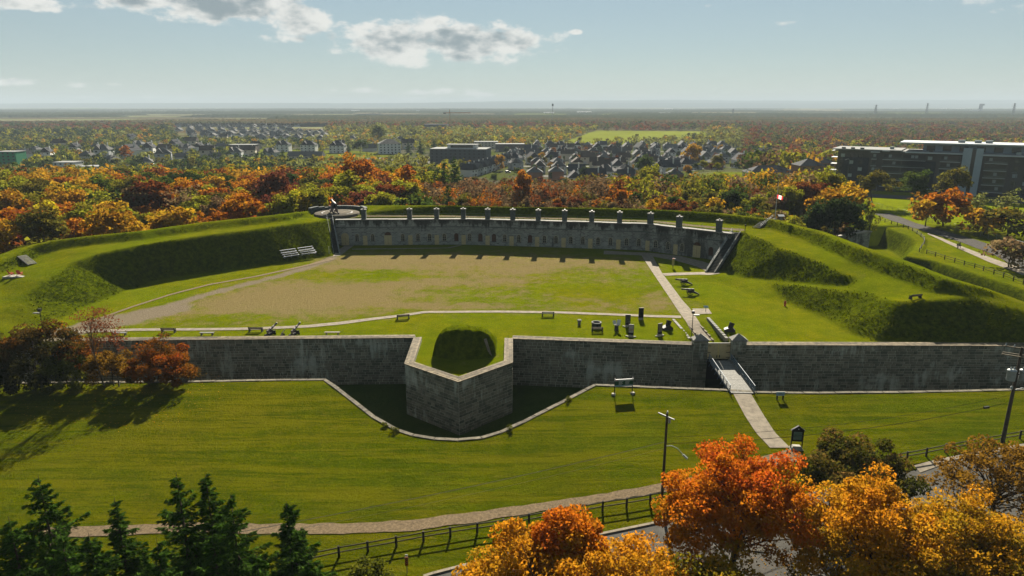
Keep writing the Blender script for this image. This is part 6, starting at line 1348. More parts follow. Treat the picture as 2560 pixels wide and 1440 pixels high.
def hip(m, w, d, z, rise, ov=.4):
    a, b = w / 2 + ov, d / 2 + ov; k = max(0, a - b); return m.add([(-a, -b, z), (a, -b, z), (a, b, z), (-a, b, z), (-k, 0, z + rise), (k, 0, z + rise)], [(0, 1, 5, 4), (2, 3, 4, 5), (1, 2, 5), (3, 0, 4), (3, 2, 1, 0)])
def house(name, label, kind, wm, rm, w, d, floors, rise, loc=(0, 0, 0), rz=0.0, cat='house', group=None, win=True):
    t = thing(name, label, cat, loc, rz, group); hh = 2.8 * floors; m = MB().box((0, 0, hh / 2 - .5), (w, d, hh + 1)); r = MB()
    if kind == 'gx': gable(r, w, d, hh, rise, .4, 0); m.extr([(-d / 2, 0), (d / 2, 0), (0, rise * .93)], (-w / 2, 0, hh), (0, 1, 0), (0, 0, 1), (w, 0, 0))
    elif kind == 'gy': gable(r, w, d, hh, rise, .4, 1); m.extr([(-w / 2, 0), (w / 2, 0), (0, rise * .93)], (0, -d / 2, hh), (1, 0, 0), (0, 0, 1), (0, d, 0))
    elif kind == 'mix':
        hip(r, w, d, hh, rise); gw = w * .46; m.box((-w * .2, -d / 2 - .5, hh / 2), (gw, 1.6, hh)); m.extr([(-gw / 2, 0), (gw / 2, 0), (0, rise * .86)], (-w * .2, -d / 2 - 1.3, hh), (1, 0, 0), (0, 0, 1), (0, 1.5, 0))
        o = MB(); gable(o, gw, d * .6, 0, rise * .93, .3, 1); r.add([(x - w * .2, y - d * .22 - 1.1, z + hh) for x, y, z in o.v], o.f)
    elif kind == 'flat': r.box((0, 0, hh + .15), (w + .5, d + .5, .5))
    else: hip(r, w, d, hh, rise)
    m.build('wall', wm, t); rf = r.build('roof', rm, t)
    if kind != 'flat': MB().box((w * .25, d * .1, hh + rise * .75), (.7, .7, rise * .9 + .5)).build('chimney', wm, rf)
    if win:
        for f in range(floors):
            for k in range(max(2, int(w / 4))):
                x = (k + .5) / max(2, int(w / 4)) * w - w / 2
                if f == 0 and k == 0 and floors < 4: MB().box((x, -d / 2 - (.85 if kind == 'mix' else .04) - .5 * (kind == 'mix'), 1.2), (min(3.0, w / 3.2), .1, 2.3)).build('garage_door', M_GAR, t); continue
                MB().box((x, -d / 2 - .04 - (1.3 if kind == 'mix' and abs(x + w * .2) < w * .24 else 0), 2.8 * f + 1.6), (1.5, .12, 1.3)).build('window', M_WIN, t)
        MB().box((w * .1, -d / 2 - .05, 1.05), (1.0, .12, 2.1)).build('door', M_BROWN, t)
    return t
M_ROOFB = mat('brown_shingle', (.075, .055, .042), 1, .2, 2, objrand=.3, spec=.08)
HP_ = [house('house', 'proto', k, M_WALLS[a], rm_, w, d, 2, r) for k, a, w, d, r, rm_ in (('gy', 0, 9, 11, 4.6, M_ROOFD), ('mix', 1, 11, 10, 4.2, M_ROOFG), ('gx', 2, 11, 9, 3.8, M_ROOFB), ('mix', 0, 12, 10, 4.8, M_ROOFD), ('hip', 3, 10, 10, 3.6, M_ROOFG), ('gy', 1, 8.5, 12, 4.6, M_ROOFG))]
HS_ = [house('small_house', 'proto', k, M_WALLS[a], M_ROOFG, 10, 10, 1, 3.6, win=False) for k, a in (('hip', 0), ('gx', 1), ('hip', 2))]
HOUSES = []; hr = random.Random(4)
def put_house(p, x, y, rz, label, group, sc=1.0):
    HOUSES.append((x, y)); return dup(p, (x, y, zt(x, y) - .1), rz, label, sc, None, group)
rows = [(452, 1430, 1700), (492, 1330, 1720), (532, 1300, 1740), (575, 1290, 1790), (622, 1290, 1800), (675, 1285, 1810), (735, 1290, 1820), (800, 1310, 1815), (868, 1340, 1800)]
names_x = ['left', 'left centre', 'centre', 'right centre', 'right']
for ri, (Y, pa, pb) in enumerate(rows):
    xa, xb = (pa - 1280) / FPX * Y * 1.01, (pb - 1280) / FPX * Y * 1.01; x = xa; k = 0
    while x < xb:
        if hr.random() > .06:
            p = hr.choice(HP_); pxx = proj(x, Y, -15)[0]; side = 'far left' if pxx < 1380 else 'left' if pxx < 1460 else 'left of centre' if pxx < 1540 else 'right of centre' if pxx < 1620 else 'right' if pxx < 1720 else 'far right'; depth = ['nearest', 'second', 'third', 'fourth', 'fifth', 'sixth', 'seventh', 'eighth', 'farthest'][ri]
            put_house(p, x + hr.uniform(-2, 2), Y + hr.uniform(-8, 8), hr.choice([0, 0, 0, R(90), R(-90), R(15), R(-20), R(180)]), f'{["pale gabled", "grey cross gabled", "beige gabled", "pale cross gabled", "brick hip roofed", "grey gabled"][HP_.index(p)]} house, {depth} row of the estate, {side}', 'houses of the estate below the field', hr.uniform(.95, 1.15))
        x += hr.uniform(14.5, 18.5); k += 1
M_STREET = mat('town_asphalt', (.20, .195, .185), 1, .1, .1, spec=.02)
for Y_, xa_, xb_ in ((511, 22, 136), (598, 4, 178), (706, 6, 214), (834, 20, 250)): ribbon('town_street', [(xa_, Y_ + 3.5, 0), (xb_, Y_ + 3.5, 0)], [(xa_, Y_ - 3.5, 0), (xb_, Y_ - 3.5, 0)], M_STREET, .12, 12, 2, pix=False)
ribbon('town_avenue', [(92, 445, 0), (150, 640, 0), (215, 880, 0)], [(101, 445, 0), (159, 640, 0), (224, 880, 0)], M_STREET, .16, 12, 2, pix=False)
# row of town houses
for k in range(13):
    u = k / 12; px, py = 1172 + 125 * u ** .9, 441 - 43 * u; d = T(px, py); put_house(HP_[5] if k % 2 else HP_[0], d.x, d.y, R(62), f'town house in the diagonal row, {["first", "second", "third", "fourth", "fifth", "sixth", "seventh", "eighth", "ninth", "tenth", "eleventh", "twelfth", "last"][k]} from the near end', 'diagonal row of town houses', .92)
# far left estate: roofs only show
cnt = 0
for ri, Y in enumerate([1120, 1170, 1225, 1285, 1350, 1420, 1495, 1580, 1680, 1790, 1910]):
    pa, pb = (640, 830) if ri < 2 else (500, 820) if ri < 6 else (470, 760); x = (pa - 1280) / FPX * Y; xb = (pb - 1280) / FPX * Y
    while x < xb:
        if hr.random() > .08: put_house(hr.choice(HS_), x, Y + hr.uniform(-8, 8), hr.choice([0, R(90), R(20), R(-30)]), f'small grey roofed house, {["first", "second", "third", "fourth", "fifth", "sixth", "seventh", "eighth", "ninth", "tenth", "last"][ri]} row of the dense far estate, {"left end" if x < (pa + (pb - pa) * .2 - 1280) / FPX * Y else "left part" if x < (pa + (pb - pa) * .4 - 1280) / FPX * Y else "middle" if x < (pa + (pb - pa) * .6 - 1280) / FPX * Y else "right part" if x < (pa + (pb - pa) * .8 - 1280) / FPX * Y else "right end"}', 'dense far estate at left', hr.uniform(1.0, 1.35)); cnt += 1
        x += hr.uniform(17, 22) * (1 + ri * .03)
# scattered houses and larger buildings
def solo(px, py, name, label, kind, wm, rm, w, d, fl, rise, rz=0.0, cat='building', win=True):
    q = T(px, py); HOUSES.append((q.x, q.y)); HOUSES.append((q.x + w * .3, q.y)); HOUSES.append((q.x - w * .3, q.y)); return house(name, label, kind, wm, rm, w, d, fl, rise, (q.x, q.y + d / 2, q.z), rz, cat, None, win)
M_BRT = mat('bright_green_cladding', (.005, .22, .09), .6, .06, 2); M_SLATE = mat('slate_cladding', (.055, .065, .075), .7, .1, 2); M_WROOF = mat('white_membrane', (.28, .285, .28), 1, .05, 1, spec=.02); M_DBRICK = mat('dark_brick', (.07, .05, .042), .85, .15, 3)
solo(18, 412, 'green_building', 'bright green clad building at the left edge', 'flat', M_BRT, M_WROOF, 18, 14, 4, 0); solo(160, 424, 'shop_building', 'long low white building with a row of windows at left', 'flat', M_WALLS[0], M_WROOF, 17, 14, 2, 0); solo(215, 426, 'shop_building', 'low grey flat roofed building right of the white one', 'flat', M_WALLS[1], M_WROOF, 19, 14, 1, 0)
solo(706, 380, 'manor_house', 'white house with dark hip roof, left of three in a row', 'mix', M_WALLS[0], M_ROOFD, 15, 13, 3, 5, 0, 'house'); solo(770, 381, 'manor_house', 'white house with dark hip roof, middle of three in a row', 'mix', M_WALLS[0], M_ROOFD, 17, 13, 3, 5, 0, 'house'); solo(842, 383, 'manor_house', 'white house with dark hip roof, right of three in a row', 'mix', M_WALLS[0], M_ROOFD, 17, 13, 3, 5, 0, 'house')
solo(970, 385, 'residence_block', 'tall white residence with grey hip roof in the middle distance', 'hip', M_WALLS[0], M_ROOFG, 24, 20, 4, 5, R(15)); solo(760, 398, 'hall', 'low hall with broad grey gable roof before the white houses', 'gx', M_WALLS[2], M_ROOFG, 34, 16, 1, 4.5); solo(605, 381, 'brick_block', 'dark brick flat block between the far estate and the wood', 'flat', M_DBRICK, M_WROOF, 30, 16, 3, 0)
solo(1150, 414, 'grey_apartment_block', 'grey apartment block with white rooftop rooms in the middle distance', 'flat', M_SLATE, M_WROOF, 50, 26, 5, 0, R(-8)); q = T(1150, 414); t = thing('rooftop_room', 'white glazed rooftop room on the grey apartment block', 'building', (q.x + 2, q.y + 12, q.z + 14.4), R(-8)); MB().box((0, 0, 1.6), (26, 10, 3.2)).build('wall', M_WALLS[0], t); MB().box((0, -5.1, 1.6), (20, .2, 2)).build('window', M_WIN, t); MB().box((0, 0, 3.3), (28, 12, .3)).build('roof', M_WROOF, t)
solo(1215, 372, 'flat_block', 'long flat brown block behind the grey apartment block, left', 'flat', M_WALLS[2], M_WROOF, 30, 18, 3, 0); solo(1275, 379, 'flat_block', 'long flat brown block behind the grey apartment block, right', 'flat', M_DBRICK, M_WROOF, 34, 18, 3, 0); solo(1090, 328, 'far_block', 'dark flat block far off beside the crane', 'flat', M_SLATE, M_ROOFD, 50, 24, 5, 0)
for k, (px, py, wi, lab) in enumerate([(1930, 446, 24, 'broad dark hip roof at the foot of the wood left of the apartment block'), (2030, 440, 14, 'red brick house with dark roof left of the apartment block, left'), (2062, 430, 13, 'red brick house with dark roof left of the apartment block, right'), (1505, 468, 22, 'long dark flat roof just behind the thicket in the centre')]):
    solo(px, py, 'house', lab, 'hip' if k != 3 else 'flat', M_WALLS[3] if k in (1, 2) else M_WALLS[2], M_ROOFD, wi, 13, 2 if k != 0 else 1, 3.6, 0, 'house')
for k, (px, py) in enumerate([(218, 398), (262, 392), (365, 412), (330, 395), (300, 382), (415, 388), (440, 372), (480, 366), (520, 392), (555, 372), (395, 365), (350, 372), (500, 380), (540, 398), (455, 400), (280, 405), (120, 395), (640, 372), (660, 350), (560, 350), (900, 366), (925, 378), (1020, 372), (880, 350), (330, 352), (1900, 400), (1850, 420), (1960, 415), (190, 380), (240, 372), (410, 402), (470, 384), (590, 395), (625, 390), (680, 396), (375, 384), (60, 400), (90, 380), (150, 372), (520, 372), (850, 368), (1000, 352)]):
    p = hr.choice(HS_ + HP_[:3]); q = T(px, py); put_house(p, q.x, q.y, hr.uniform(-.5, .5), f'{["white hip roofed", "grey gabled", "beige hip roofed", "pale tall gabled", "grey cross gabled", "beige tall gabled"][(HS_ + HP_[:3]).index(p)]} house among trees, {"near the green building" if px < 130 else "behind the white shop building" if px < 230 else "left of the orange tree" if px < 310 else "right of the orange tree" if px < 400 else "below the far estate, left" if px < 500 else "below the far estate, right" if px < 600 else "near the dark brick block" if px < 700 else "near the white houses" if px < 910 else "near the white residence" if px < 1100 else "left of the long apartment building"}, {"front" if py > 396 else "middle" if py > 380 else "rear"}', 'scattered houses among trees', hr.uniform(1.0, 1.4))
# ------------------------------------------------------------------ long apartment building at right
FA, FB = Vector((152.0, 326.0)), Vector((216.0, 283.0)); fd = (FB - FA).normalized(); fz = -2.2
ap = thing('apartment_building', 'long six storey dark apartment building with white roof edges at right', 'building', (FA.x, FA.y, fz), math.atan2(fd.y, fd.x))
def ax_(px):
    k = (px - 1280) / FPX; c = math.cos(PITCH); s = math.sin(PITCH); h_ = CAM_H - 8; lo, hi = -20.0, 160.0
    for _ in range(40):
        m_ = (lo + hi) / 2; p = FA + fd * m_
        if p.x / (p.y * c + h_ * s) < k: lo = m_
        else: hi = m_
    return lo
M_APB = mat('brown_panel', (.10, .092, .08), .8, .08, 1); M_APD = mat('charcoal_panel', (.035, .04, .046), .8, .1, 1); M_APW = mat('pale_panel', (.34, .40, .45), .6, .04, 1); M_SLABW = mat('white_fascia', (.50, .53, .55), .6, .04, 1); M_CURT = mat('curtain_window', (.32, .36, .36), .4, .1, 2); M_BALG = mat('balcony_glass', (.07, .085, .085), .2, .1, 2, spec=.5)
x_end = 112.0; xs = {k: ax_(k) for k in (2075, 2110, 2170, 2195, 2245, 2270, 2350, 2400, 2422, 2432, 2450, 2470, 2500, 2560)}
FH = 3.0; H6 = 18.2; x0 = 1.0; xt0, xt1, xt2, xt3 = xs[2400], xs[2422], xs[2432], xs[2450]
MB().box(((x0 + xt0) / 2, 10, H6 / 2 - .5), (xt0 - x0, 20, H6 + 1)).build('wall', M_APB, ap); MB().box(((xt3 + x_end) / 2, 10, H6 / 2 - .5), (x_end - xt3, 20, H6 + 1)).build('wall', M_APB, ap)
xa, xb = xs[2110] - 1, xs[2170]; MB().box(((xa + xb) / 2, -.12, 7.2), (xb - xa, .3, 15.4)).build('dark_cladding', M_APD, ap); xa, xb = xs[2270], xs[2350] - 2; MB().box(((xa + xb) / 2, -.12, 7.0), (xb - xa, .3, 14.4)).build('dark_cladding', M_APD, ap)
MB().box((xt3 + 30, -.12, 8), (26, .3, 15.6)).build('dark_cladding', M_APD, ap); MB().box((58, -.1, 1.0), (118, .5, 3.0)).build('plinth', M_APD, ap)
r1 = MB().box(((x0 + xs[2245]) / 2 - 1, 9.5, H6 + .25), (xs[2245] - x0 + 3, 22.5, .5)).build('roof', M_WROOF, ap); MB().box(((xs[2245] + xt0) / 2, 9.5, H6 - .1), (xt0 - xs[2245], 22, .45)).build('roof', M_WROOF, ap); MB().box((xs[2195] + 4, 6, H6 + 1.0), (1.6, 1.6, 1.2)).build('vent', M_TRANS, r1)
MB().box(((xt3 + x_end) / 2, 9.5, H6 - .1), (x_end - xt3, 22, .45)).build('roof', M_WROOF, ap)
for a, b in ((xt0, xt1), (xt2, xt3)): MB().box(((a + b) / 2, -.5, 10.2), (b - a, 2.0, 20.4)).build('white_pilaster', M_APW, ap)
MB().box(((xt1 + xt2) / 2, 4, 10), (xt2 - xt1, 9, 20)).build('stair_glazing', M_WIN, ap)
MB().box(((xs[2350] - 8 + x_end) / 2, 12, H6 + 1.6), (x_end - xs[2350] + 8, 14, 3.2)).build('penthouse', M_APW, ap); r2 = MB().box(((xs[2350] - 16 + x_end) / 2, 11, H6 + 3.75), (x_end - xs[2350] + 18, 21, .55)).build('roof', M_SLABW, ap)
for x in (xs[2432] - 6, xs[2432], xs[2432] + 4): MB().box((x, 9, H6 + 4.6), (2.6, 2.4, 1.2)).build('roof_unit', M_TRANS, r2)
for k in range(12): MB().box((xs[2350] - 5 + k * 6.2, 4.9, H6 + 1.5), (3.2, .2, 2.2)).build('window', M_WIN, ap)
for a, b, z in ((xs[2170] + .5, xs[2195], H6 - .6), (xs[2195] + 1, xs[2245] - 4, H6 + .1), (xs[2270] - 2, xt0, H6 - .3), (xt3, xs[2560] + 6, H6 - .5)): MB().box(((a + b) / 2, -1.1, z), (b - a, 2.6, .4)).build('fascia', M_SLABW, ap)
ri = random.Random(9); bays = [(xs[2170] + 1, xs[2195] - 1), (xs[2195] + 1.5, xs[2195] + 9), (xs[2270] - 3, xs[2270] + 6), (xs[2350] - 14, xs[2350] - 6), (xt0 - 8, xt0 - .5), (xt3 + 1, xt3 + 9), (xt3 + 20, xt3 + 28), (xt3 + 40, xt3 + 48)]
for a, b in bays:
    for f in range(6):
        z = 2.6 + f * FH - .2
        if z > H6 - 2: continue
        MB().box(((a + b) / 2, -.03, z + 1.3), (b - a - .6, .12, 2.3)).build('window', M_WIN, ap); bl = MB().box(((a + b) / 2, -.95, z), (b - a, 1.9, .2)).build('balcony', M_SLABW, ap); MB().box(((a + b) / 2, -1.85, z + .6), (b - a - .1, .06, .95)).build('balustrade', M_BALG, bl)
        if ri.random() < .5: MB().box((a + (b - a) * ri.uniform(.25, .75), -.12, z + 1.2), (1.2, .1, 2.0)).build('curtain', M_CURT, ap)
x = x0 + 2.2
while x < x_end - 3:
    if not any(a - 1.4 < x < b + 1.4 for a, b in bays) and not (xt0 - 1.5 < x < xt3 + 1.5):
        for f in range(6): wn = MB().box((x, -.3 if True else 0, 3.6 + f * FH), (1.7, .12, 1.5)).build('window', M_CURT if ri.random() < .3 else M_WIN, ap)
    x += 3.9
for k in range(6):
    for f in range(6): 
        if k < 1: MB().box((-.4, 3 + k * 3, 2.5 + f * FH), (3.0, 5.5, .2)).build('balcony', M_SLABW, ap)
# road in front of it, vehicles
def car(label, x, y, rz, col, name='parked_car', L_=4.6, Hh=1.7, cat='car'):
    t = thing(name, label, cat, (x, y, zt(x, y) + .02), rz); k = L_ / 4.6; m = mat('car_' + '_'.join(str(int(c * 100)) for c in col), col, .3, .03, 2, spec=.6)
    MB().extr([(-2.25 * k, .3), (2.25 * k, .3), (2.3 * k, .75), (1.3 * k, .95), (-2.2 * k, .98), (-2.3 * k, .6)], (0, -.88, 0), (1, 0, 0), (0, 0, 1), (0, 1.76, 0)).build('body', m, t)
    cb = MB().extr([(-2.1 * k, .95), (1.2 * k, .95), (.5 * k, Hh - .06), (.2 * k, Hh), (-1.8 * k, Hh)], (0, -.78, 0), (1, 0, 0), (0, 0, 1), (0, 1.56, 0)).build('cabin', m, t); MB().extr([(-1.85 * k, 1.05), (.95 * k, 1.05), (.42 * k, Hh - .15), (-1.7 * k, Hh - .15)], (0, -.8, 0), (1, 0, 0), (0, 0, 1), (0, 1.6, 0)).build('window', M_WIN, cb)
    for sx in (-1.4, 1.4):
        for sy in (-.82, .82): MB().lathe([(.33, -.11), (.33, .11)], 12, (sx * k, sy, .33), (0, 1, 0)).build('wheel', M_BLACK, t)
    for sy in (-.6, .6): MB().box((2.27 * k, sy, .66), (.1, .35, .16)).build('headlight', M_WHITE, t)
rdir = math.atan2(fd.y, fd.x)
ribbon('street', [(2120, 482), (2250, 489), (2400, 494), (2600, 500)], [(2120, 490), (2250, 498), (2400, 504), (2600, 511)], M_ASPH, .08, 3.0, 2)
q = T(2487, 492); car('white estate car parked before the apartment building', q.x, q.y, rdir, (.5, .5, .5))
q = T(2333, 487); t = thing('box_truck', 'dark box truck with white cab before the apartment building', 'truck', (q.x, q.y, q.z + .03), rdir + math.pi); MB().box((-1.4, 0, 1.95), (5.2, 2.3, 2.6)).build('cargo_box', M_APD, t); MB().extr([(1.3, .5), (3.3, .5), (3.35, 1.3), (2.7, 2.3), (1.3, 2.4)], (0, -1.05, 0), (1, 0, 0), (0, 0, 1), (0, 2.1, 0)).build('cab', M_WHITE, t); MB().box((-.4, 1.16, 2.2), (.35, .03, .8)).box((-1.3, 1.16, 2.05), (.8, .03, .5)).build('lettering', M_WHITE, t); MB().box((2.7, 0, 1.75), (.8, 2.16, .7)).build('window', M_WIN, t)
for sx in (-2.8, 2.4):
    for sy in (-.95, .95): MB().lathe([(.45, -.15), (.45, .15)], 12, (sx, sy, .45), (0, 1, 0)).build('wheel', M_BLACK, t)
for k, (px, py, c, lab) in enumerate([(1422, 421, (.45, .45, .45), 'white car among the nearest estate houses'), (1523, 470, (.5, .5, .5), 'white car parked behind the thicket in the centre'), (1270, 432, (.1, .1, .12), 'dark car by the diagonal town houses'), (1292, 424, (.4, .4, .42), 'silver car by the diagonal town houses'), (1050, 404, (.5, .5, .5), 'white car on the lot before the grey apartment block'), (1072, 402, (.3, .05, .05), 'red car on the lot before the grey apartment block'), (1000, 404, (.1, .1, .12), 'dark car on the lot left of the white one'), (2005, 462, (.4, .4, .45), 'pale car beside the street left of the apartment building')]):
    q = T(px, py); car(lab, q.x, q.y, R(10 * k), c)
ribbon('car_park', [(930, 392), (1000, 398), (1085, 404)], [(900, 402), (1000, 409), (1090, 411)], M_ASPH, .1, 8, 2); ribbon('town_road', [(1080, 392), (1130, 384)], [(1090, 396), (1140, 387)], M_ASPH, .1, 8, 2)
ribbon('town_lawn', [(650, 374), (760, 375), (900, 378), (960, 385)], [(600, 398), (760, 402), (900, 403), (1080, 414)], mat('town_grass', (.10, .115, .012), 1, .15, .05, spec=0), .06, 10, 3)
for px, py, hh, lab in ((2529, 496, 10.5, 'green lamp post with curved arm at the right end of the street'), (2190, 478, 10, 'plain lamp post before the apartment building, right'), (2114, 478, 14, 'plain tall pole before the apartment building, left')):
    q = T(px, py); t = thing('street_pole', lab, 'street lamp', tuple(q)); MB().tube((0, 0, 0), (0, 0, hh), .13, .08).build('pole', M_GREYPOLE, t); MB().path([(0, 0, hh), (-.5, -.2, hh + .5), (-1.6, -.5, hh + .4)], .07, 5).build('lamp_arm', M_TRANS, t); MB().box((-1.9, -.55, hh + .32), (.8, .3, .16)).build('lamp_head', M_TRANS, t)
# poles with lines behind the thicket
prev = None
for k, (px, py, hh) in enumerate([(1306, 440, 13), (1410, 440, 15), (1455, 446, 14), (1545, 452, 13), (1570, 446, 14)]):
    x, y = (px - 1280) / FPX * 262 * 1.03, 258 + 3 * k; z0 = zt(x, y); t = thing('utility_pole', f'bare utility pole rising from the thicket behind the casemates, {["first", "second", "third", "fourth", "fifth"][k]} from the left', 'utility pole', (x, y, z0), 0, 'utility poles in the thicket'); MB().tube((0, 0, 0), (0, 0, hh), .16, .1, 7).build('pole', M_POLE, t); MB().box((0, 0, hh - .8), (2.2, .12, .12), R(20)).build('cross_arm', M_POLE, t)
    if prev:
        for dz in (-.8, -2.2): wire(prev + Vector((0, 0, dz)), Vector((x, y, z0 + hh + dz)), .4, .03, M_WIREB, f'thin pale cable between utility poles {["one", "two", "three", "four"][k - 1]} and {["two", "three", "four", "five"][k - 1]} behind the casemates, {"upper" if dz > -1 else "lower"}')
    prev = Vector((x, y, z0 + hh))
# tower, crane, pylons, silo
def lattice(name, label, cat, px, py_base, py_top, w0, w1, arms=(), m=None):
    q = T(px, py_base); d = pixdir(px, py_top); hh = CAM_H + d.z * (q.y / d.y) - q.z; t = thing(name, label, cat, tuple(q), 0); m = m or M_GREYPOLE; g = MB(); n = 8
    for k in range(n):
        a, b = w0 + (w1 - w0) * k / n, w0 + (w1 - w0) * (k + 1) / n; z0, z1 = hh * k / n, hh * (k + 1) / n
        for sx, sy in ((-1, -1), (1, -1), (1, 1), (-1, 1)): g.tube((sx * a, sy * a, z0), (sx * b, sy * b, z1), .3 * w0 / 2, n=4); g.tube((sx * a, sy * a, z0), (-sy * b, sx * b, z1), .18 * w0 / 2, n=4)
    g.build('lattice', m, t)
    for f, l in arms: MB().box((0, 0, hh * f), (l, .6, .6)).build('arm', m, t)
    return t, hh
t, hh = lattice('radio_mast', 'slim lattice radio mast beyond the estate', 'mast', 1381, 312, 262, 1.2, .8)
MB().box((0, 0, hh), (5, 5, 6), 0, .8).build('antenna', M_APD, t)
for k, (px, a, b) in enumerate([(2187, 292, 262), (2315, 290, 258), (2531, 294, 258), (1832, 289, 272)]): lattice('pylon', f'lattice power pylon on the plain, {["second from left", "third from left", "rightmost", "leftmost"][k]}', 'pylon', px, a, b, 5, 1.5, ((.95, 20), (.8, 26), (.65, 22)))
t, hh = lattice('tower_crane', 'thin orange tower crane far off in the centre', 'crane', 1125, 322, 282, 1.0, 1.0, (), mat('crane_orange', (.32, .13, .03), .6, .1, 2)); MB().box((18, 0, hh), (62, 1.6, 1.6)).build('jib', MATS['crane_orange'], t); MB().box((-12, 0, hh - 1), (6, 3, 3)).build('counterweight', M_APD, t); MB().tube((0, 0, hh), (0, 0, hh + 8), 1.0, .4).build('mast_head', MATS['crane_orange'], t)
q = Vector((*P(2413, 262.6 + 2.2, -15), -15)); q = Vector((5600 * (2413 - 1280) / FPX, 5600, -15)); t = thing('silo_tower', 'dark grain silo tower on the far plain at right', 'silo', tuple(q)); MB().box((0, 0, 24), (20, 16, 48)).build('tower', M_SLATE, t); MB().box((6, 0, 54), (30, 18, 14)).build('head_house', M_SLATE, t); MB().box((-45, 0, 8), (60, 30, 16)).build('shed', M_WALLS[0], t)
for k, (px, py, wi) in enumerate([(890, 279, 60), (1460, 283, 90), (1372, 285, 60), (1670, 273, 110), (1660, 287, 60), (2230, 266, 120), (2390, 265, 160), (2350, 268, 120), (1045, 279, 30), (845, 275, 40)]):
    q = P(px, py, -14); y = min(q[1], 9000); x = (px - 1280) / FPX * y * .97; t = thing('far_shed', f'tiny pale shed on the far plain, {["below the far hills at left", "brightest one right of the mast", "just left of the bright one", "right of centre by a tan field", "right of centre by a green strip", "left of the silo", "beside the silo", "below the silo", "small one by the left tan field", "leftmost of all"][k]}', 'shed', (x, y, -16)); MB().box((0, 0, 5), (wi, wi * .4, 10)).build('wall', M_WALLS[0], t); r_ = MB(); gable(r_, wi, wi * .4, 10, 4, 1, 0); r_.build('roof', M_WROOF, t)
# ------------------------------------------------------------------ trees in the town: individuals
def clear_of(x, y, d=8.5): return all((a - x) ** 2 + (b - y) ** 2 > d * d for a, b in HOUSES)
def infield(x, y): return inpoly(np.array([x]), np.array([y]), FIELD)[0]
rg_ = random.Random(12); k = 0; tries = 0
def townpx(px, py): return proj
while k < 170 and tries < 4000:
    tries += 1; y = rg_.uniform(430, 900); px = rg_.uniform(1160, 1850); x = (px - 1280) / FPX * y
    if not clear_of(x, y, 9) or infield(x, y): continue
    dp_ = 'nearest' if y < 500 else 'second' if y < 570 else 'middle' if y < 660 else 'fourth' if y < 770 else 'farthest'; sd_ = 'far left' if px < 1280 else 'left' if px < 1400 else 'centre left' if px < 1500 else 'centre' if px < 1600 else 'centre right' if px < 1700 else 'right' if px < 1780 else 'far right'
    p = rg_.choice(PB + PB + PC[:1] + PN[:1]); c = rg_.choice(['green', 'olive', 'dark', 'green', 'olive', 'orange', 'gold', 'ygreen', 'dark', 'rust']); plant(p, x, y, rg_.uniform(5, 9.5) * (.8 if y < 560 else 1), c, f'{CNAME[c]} {kindname(p)} between estate houses, {dp_} rows, {sd_}' if p not in PC else f'conifer between estate houses, {dp_} rows, {sd_}', 'garden trees of the estate', 1.05); k += 1
for px, py, Y, col, p, wide, lab in [(1338, 412, 520, 'green', PB[0], 1.0, 'round green tree among the nearest estate houses'), (1615, 390, 470, 'green', PB[3], 1.0, 'round dark green tree amid the estate, centre right'), (1795, 388, 480, 'olive', PB[1], 1.0, 'round olive tree at the right end of the estate'), (1460, 418, 455, 'dark', PB[4], 1.0, 'flat dark tree before the estate houses'), (1250, 385, 560, 'gold', PB[2], 1.0, 'yellowing tree right of the grey apartment block'), (1735, 362, 560, 'gold', PB[0], 1.0, 'small round golden tree in the estate'), (900, 350, 790, 'green', PB[1], 1.5, 'large round green tree left of the white residence'), (870, 355, 800, 'dark', PC[0], 1.3, 'dark conifer left of the large round tree'),
        (945, 310, 1000, 'pale', PB[3], 1.3, 'tall pale green tree group behind the residence'), (1085, 350, 760, 'dark', PC[1], 1.6, 'dark conifer hedge left of the grey apartment block, right'), (1050, 352, 760, 'dark', PC[0], 1.6, 'dark conifer hedge left of the grey apartment block, middle'), (1020, 355, 755, 'dark', PC[1], 1.6, 'dark conifer hedge left of the grey apartment block, left'), (795, 345, 850, 'dark', PC[0], 1.4, 'dark conifer between two white houses'), (312, 364, 640, 'orange', PN[1], 1.6, 'upright orange tree among the houses at left')]:
    plant_top(p, px, py, Y, col, lab, 'single trees in the town', wide)
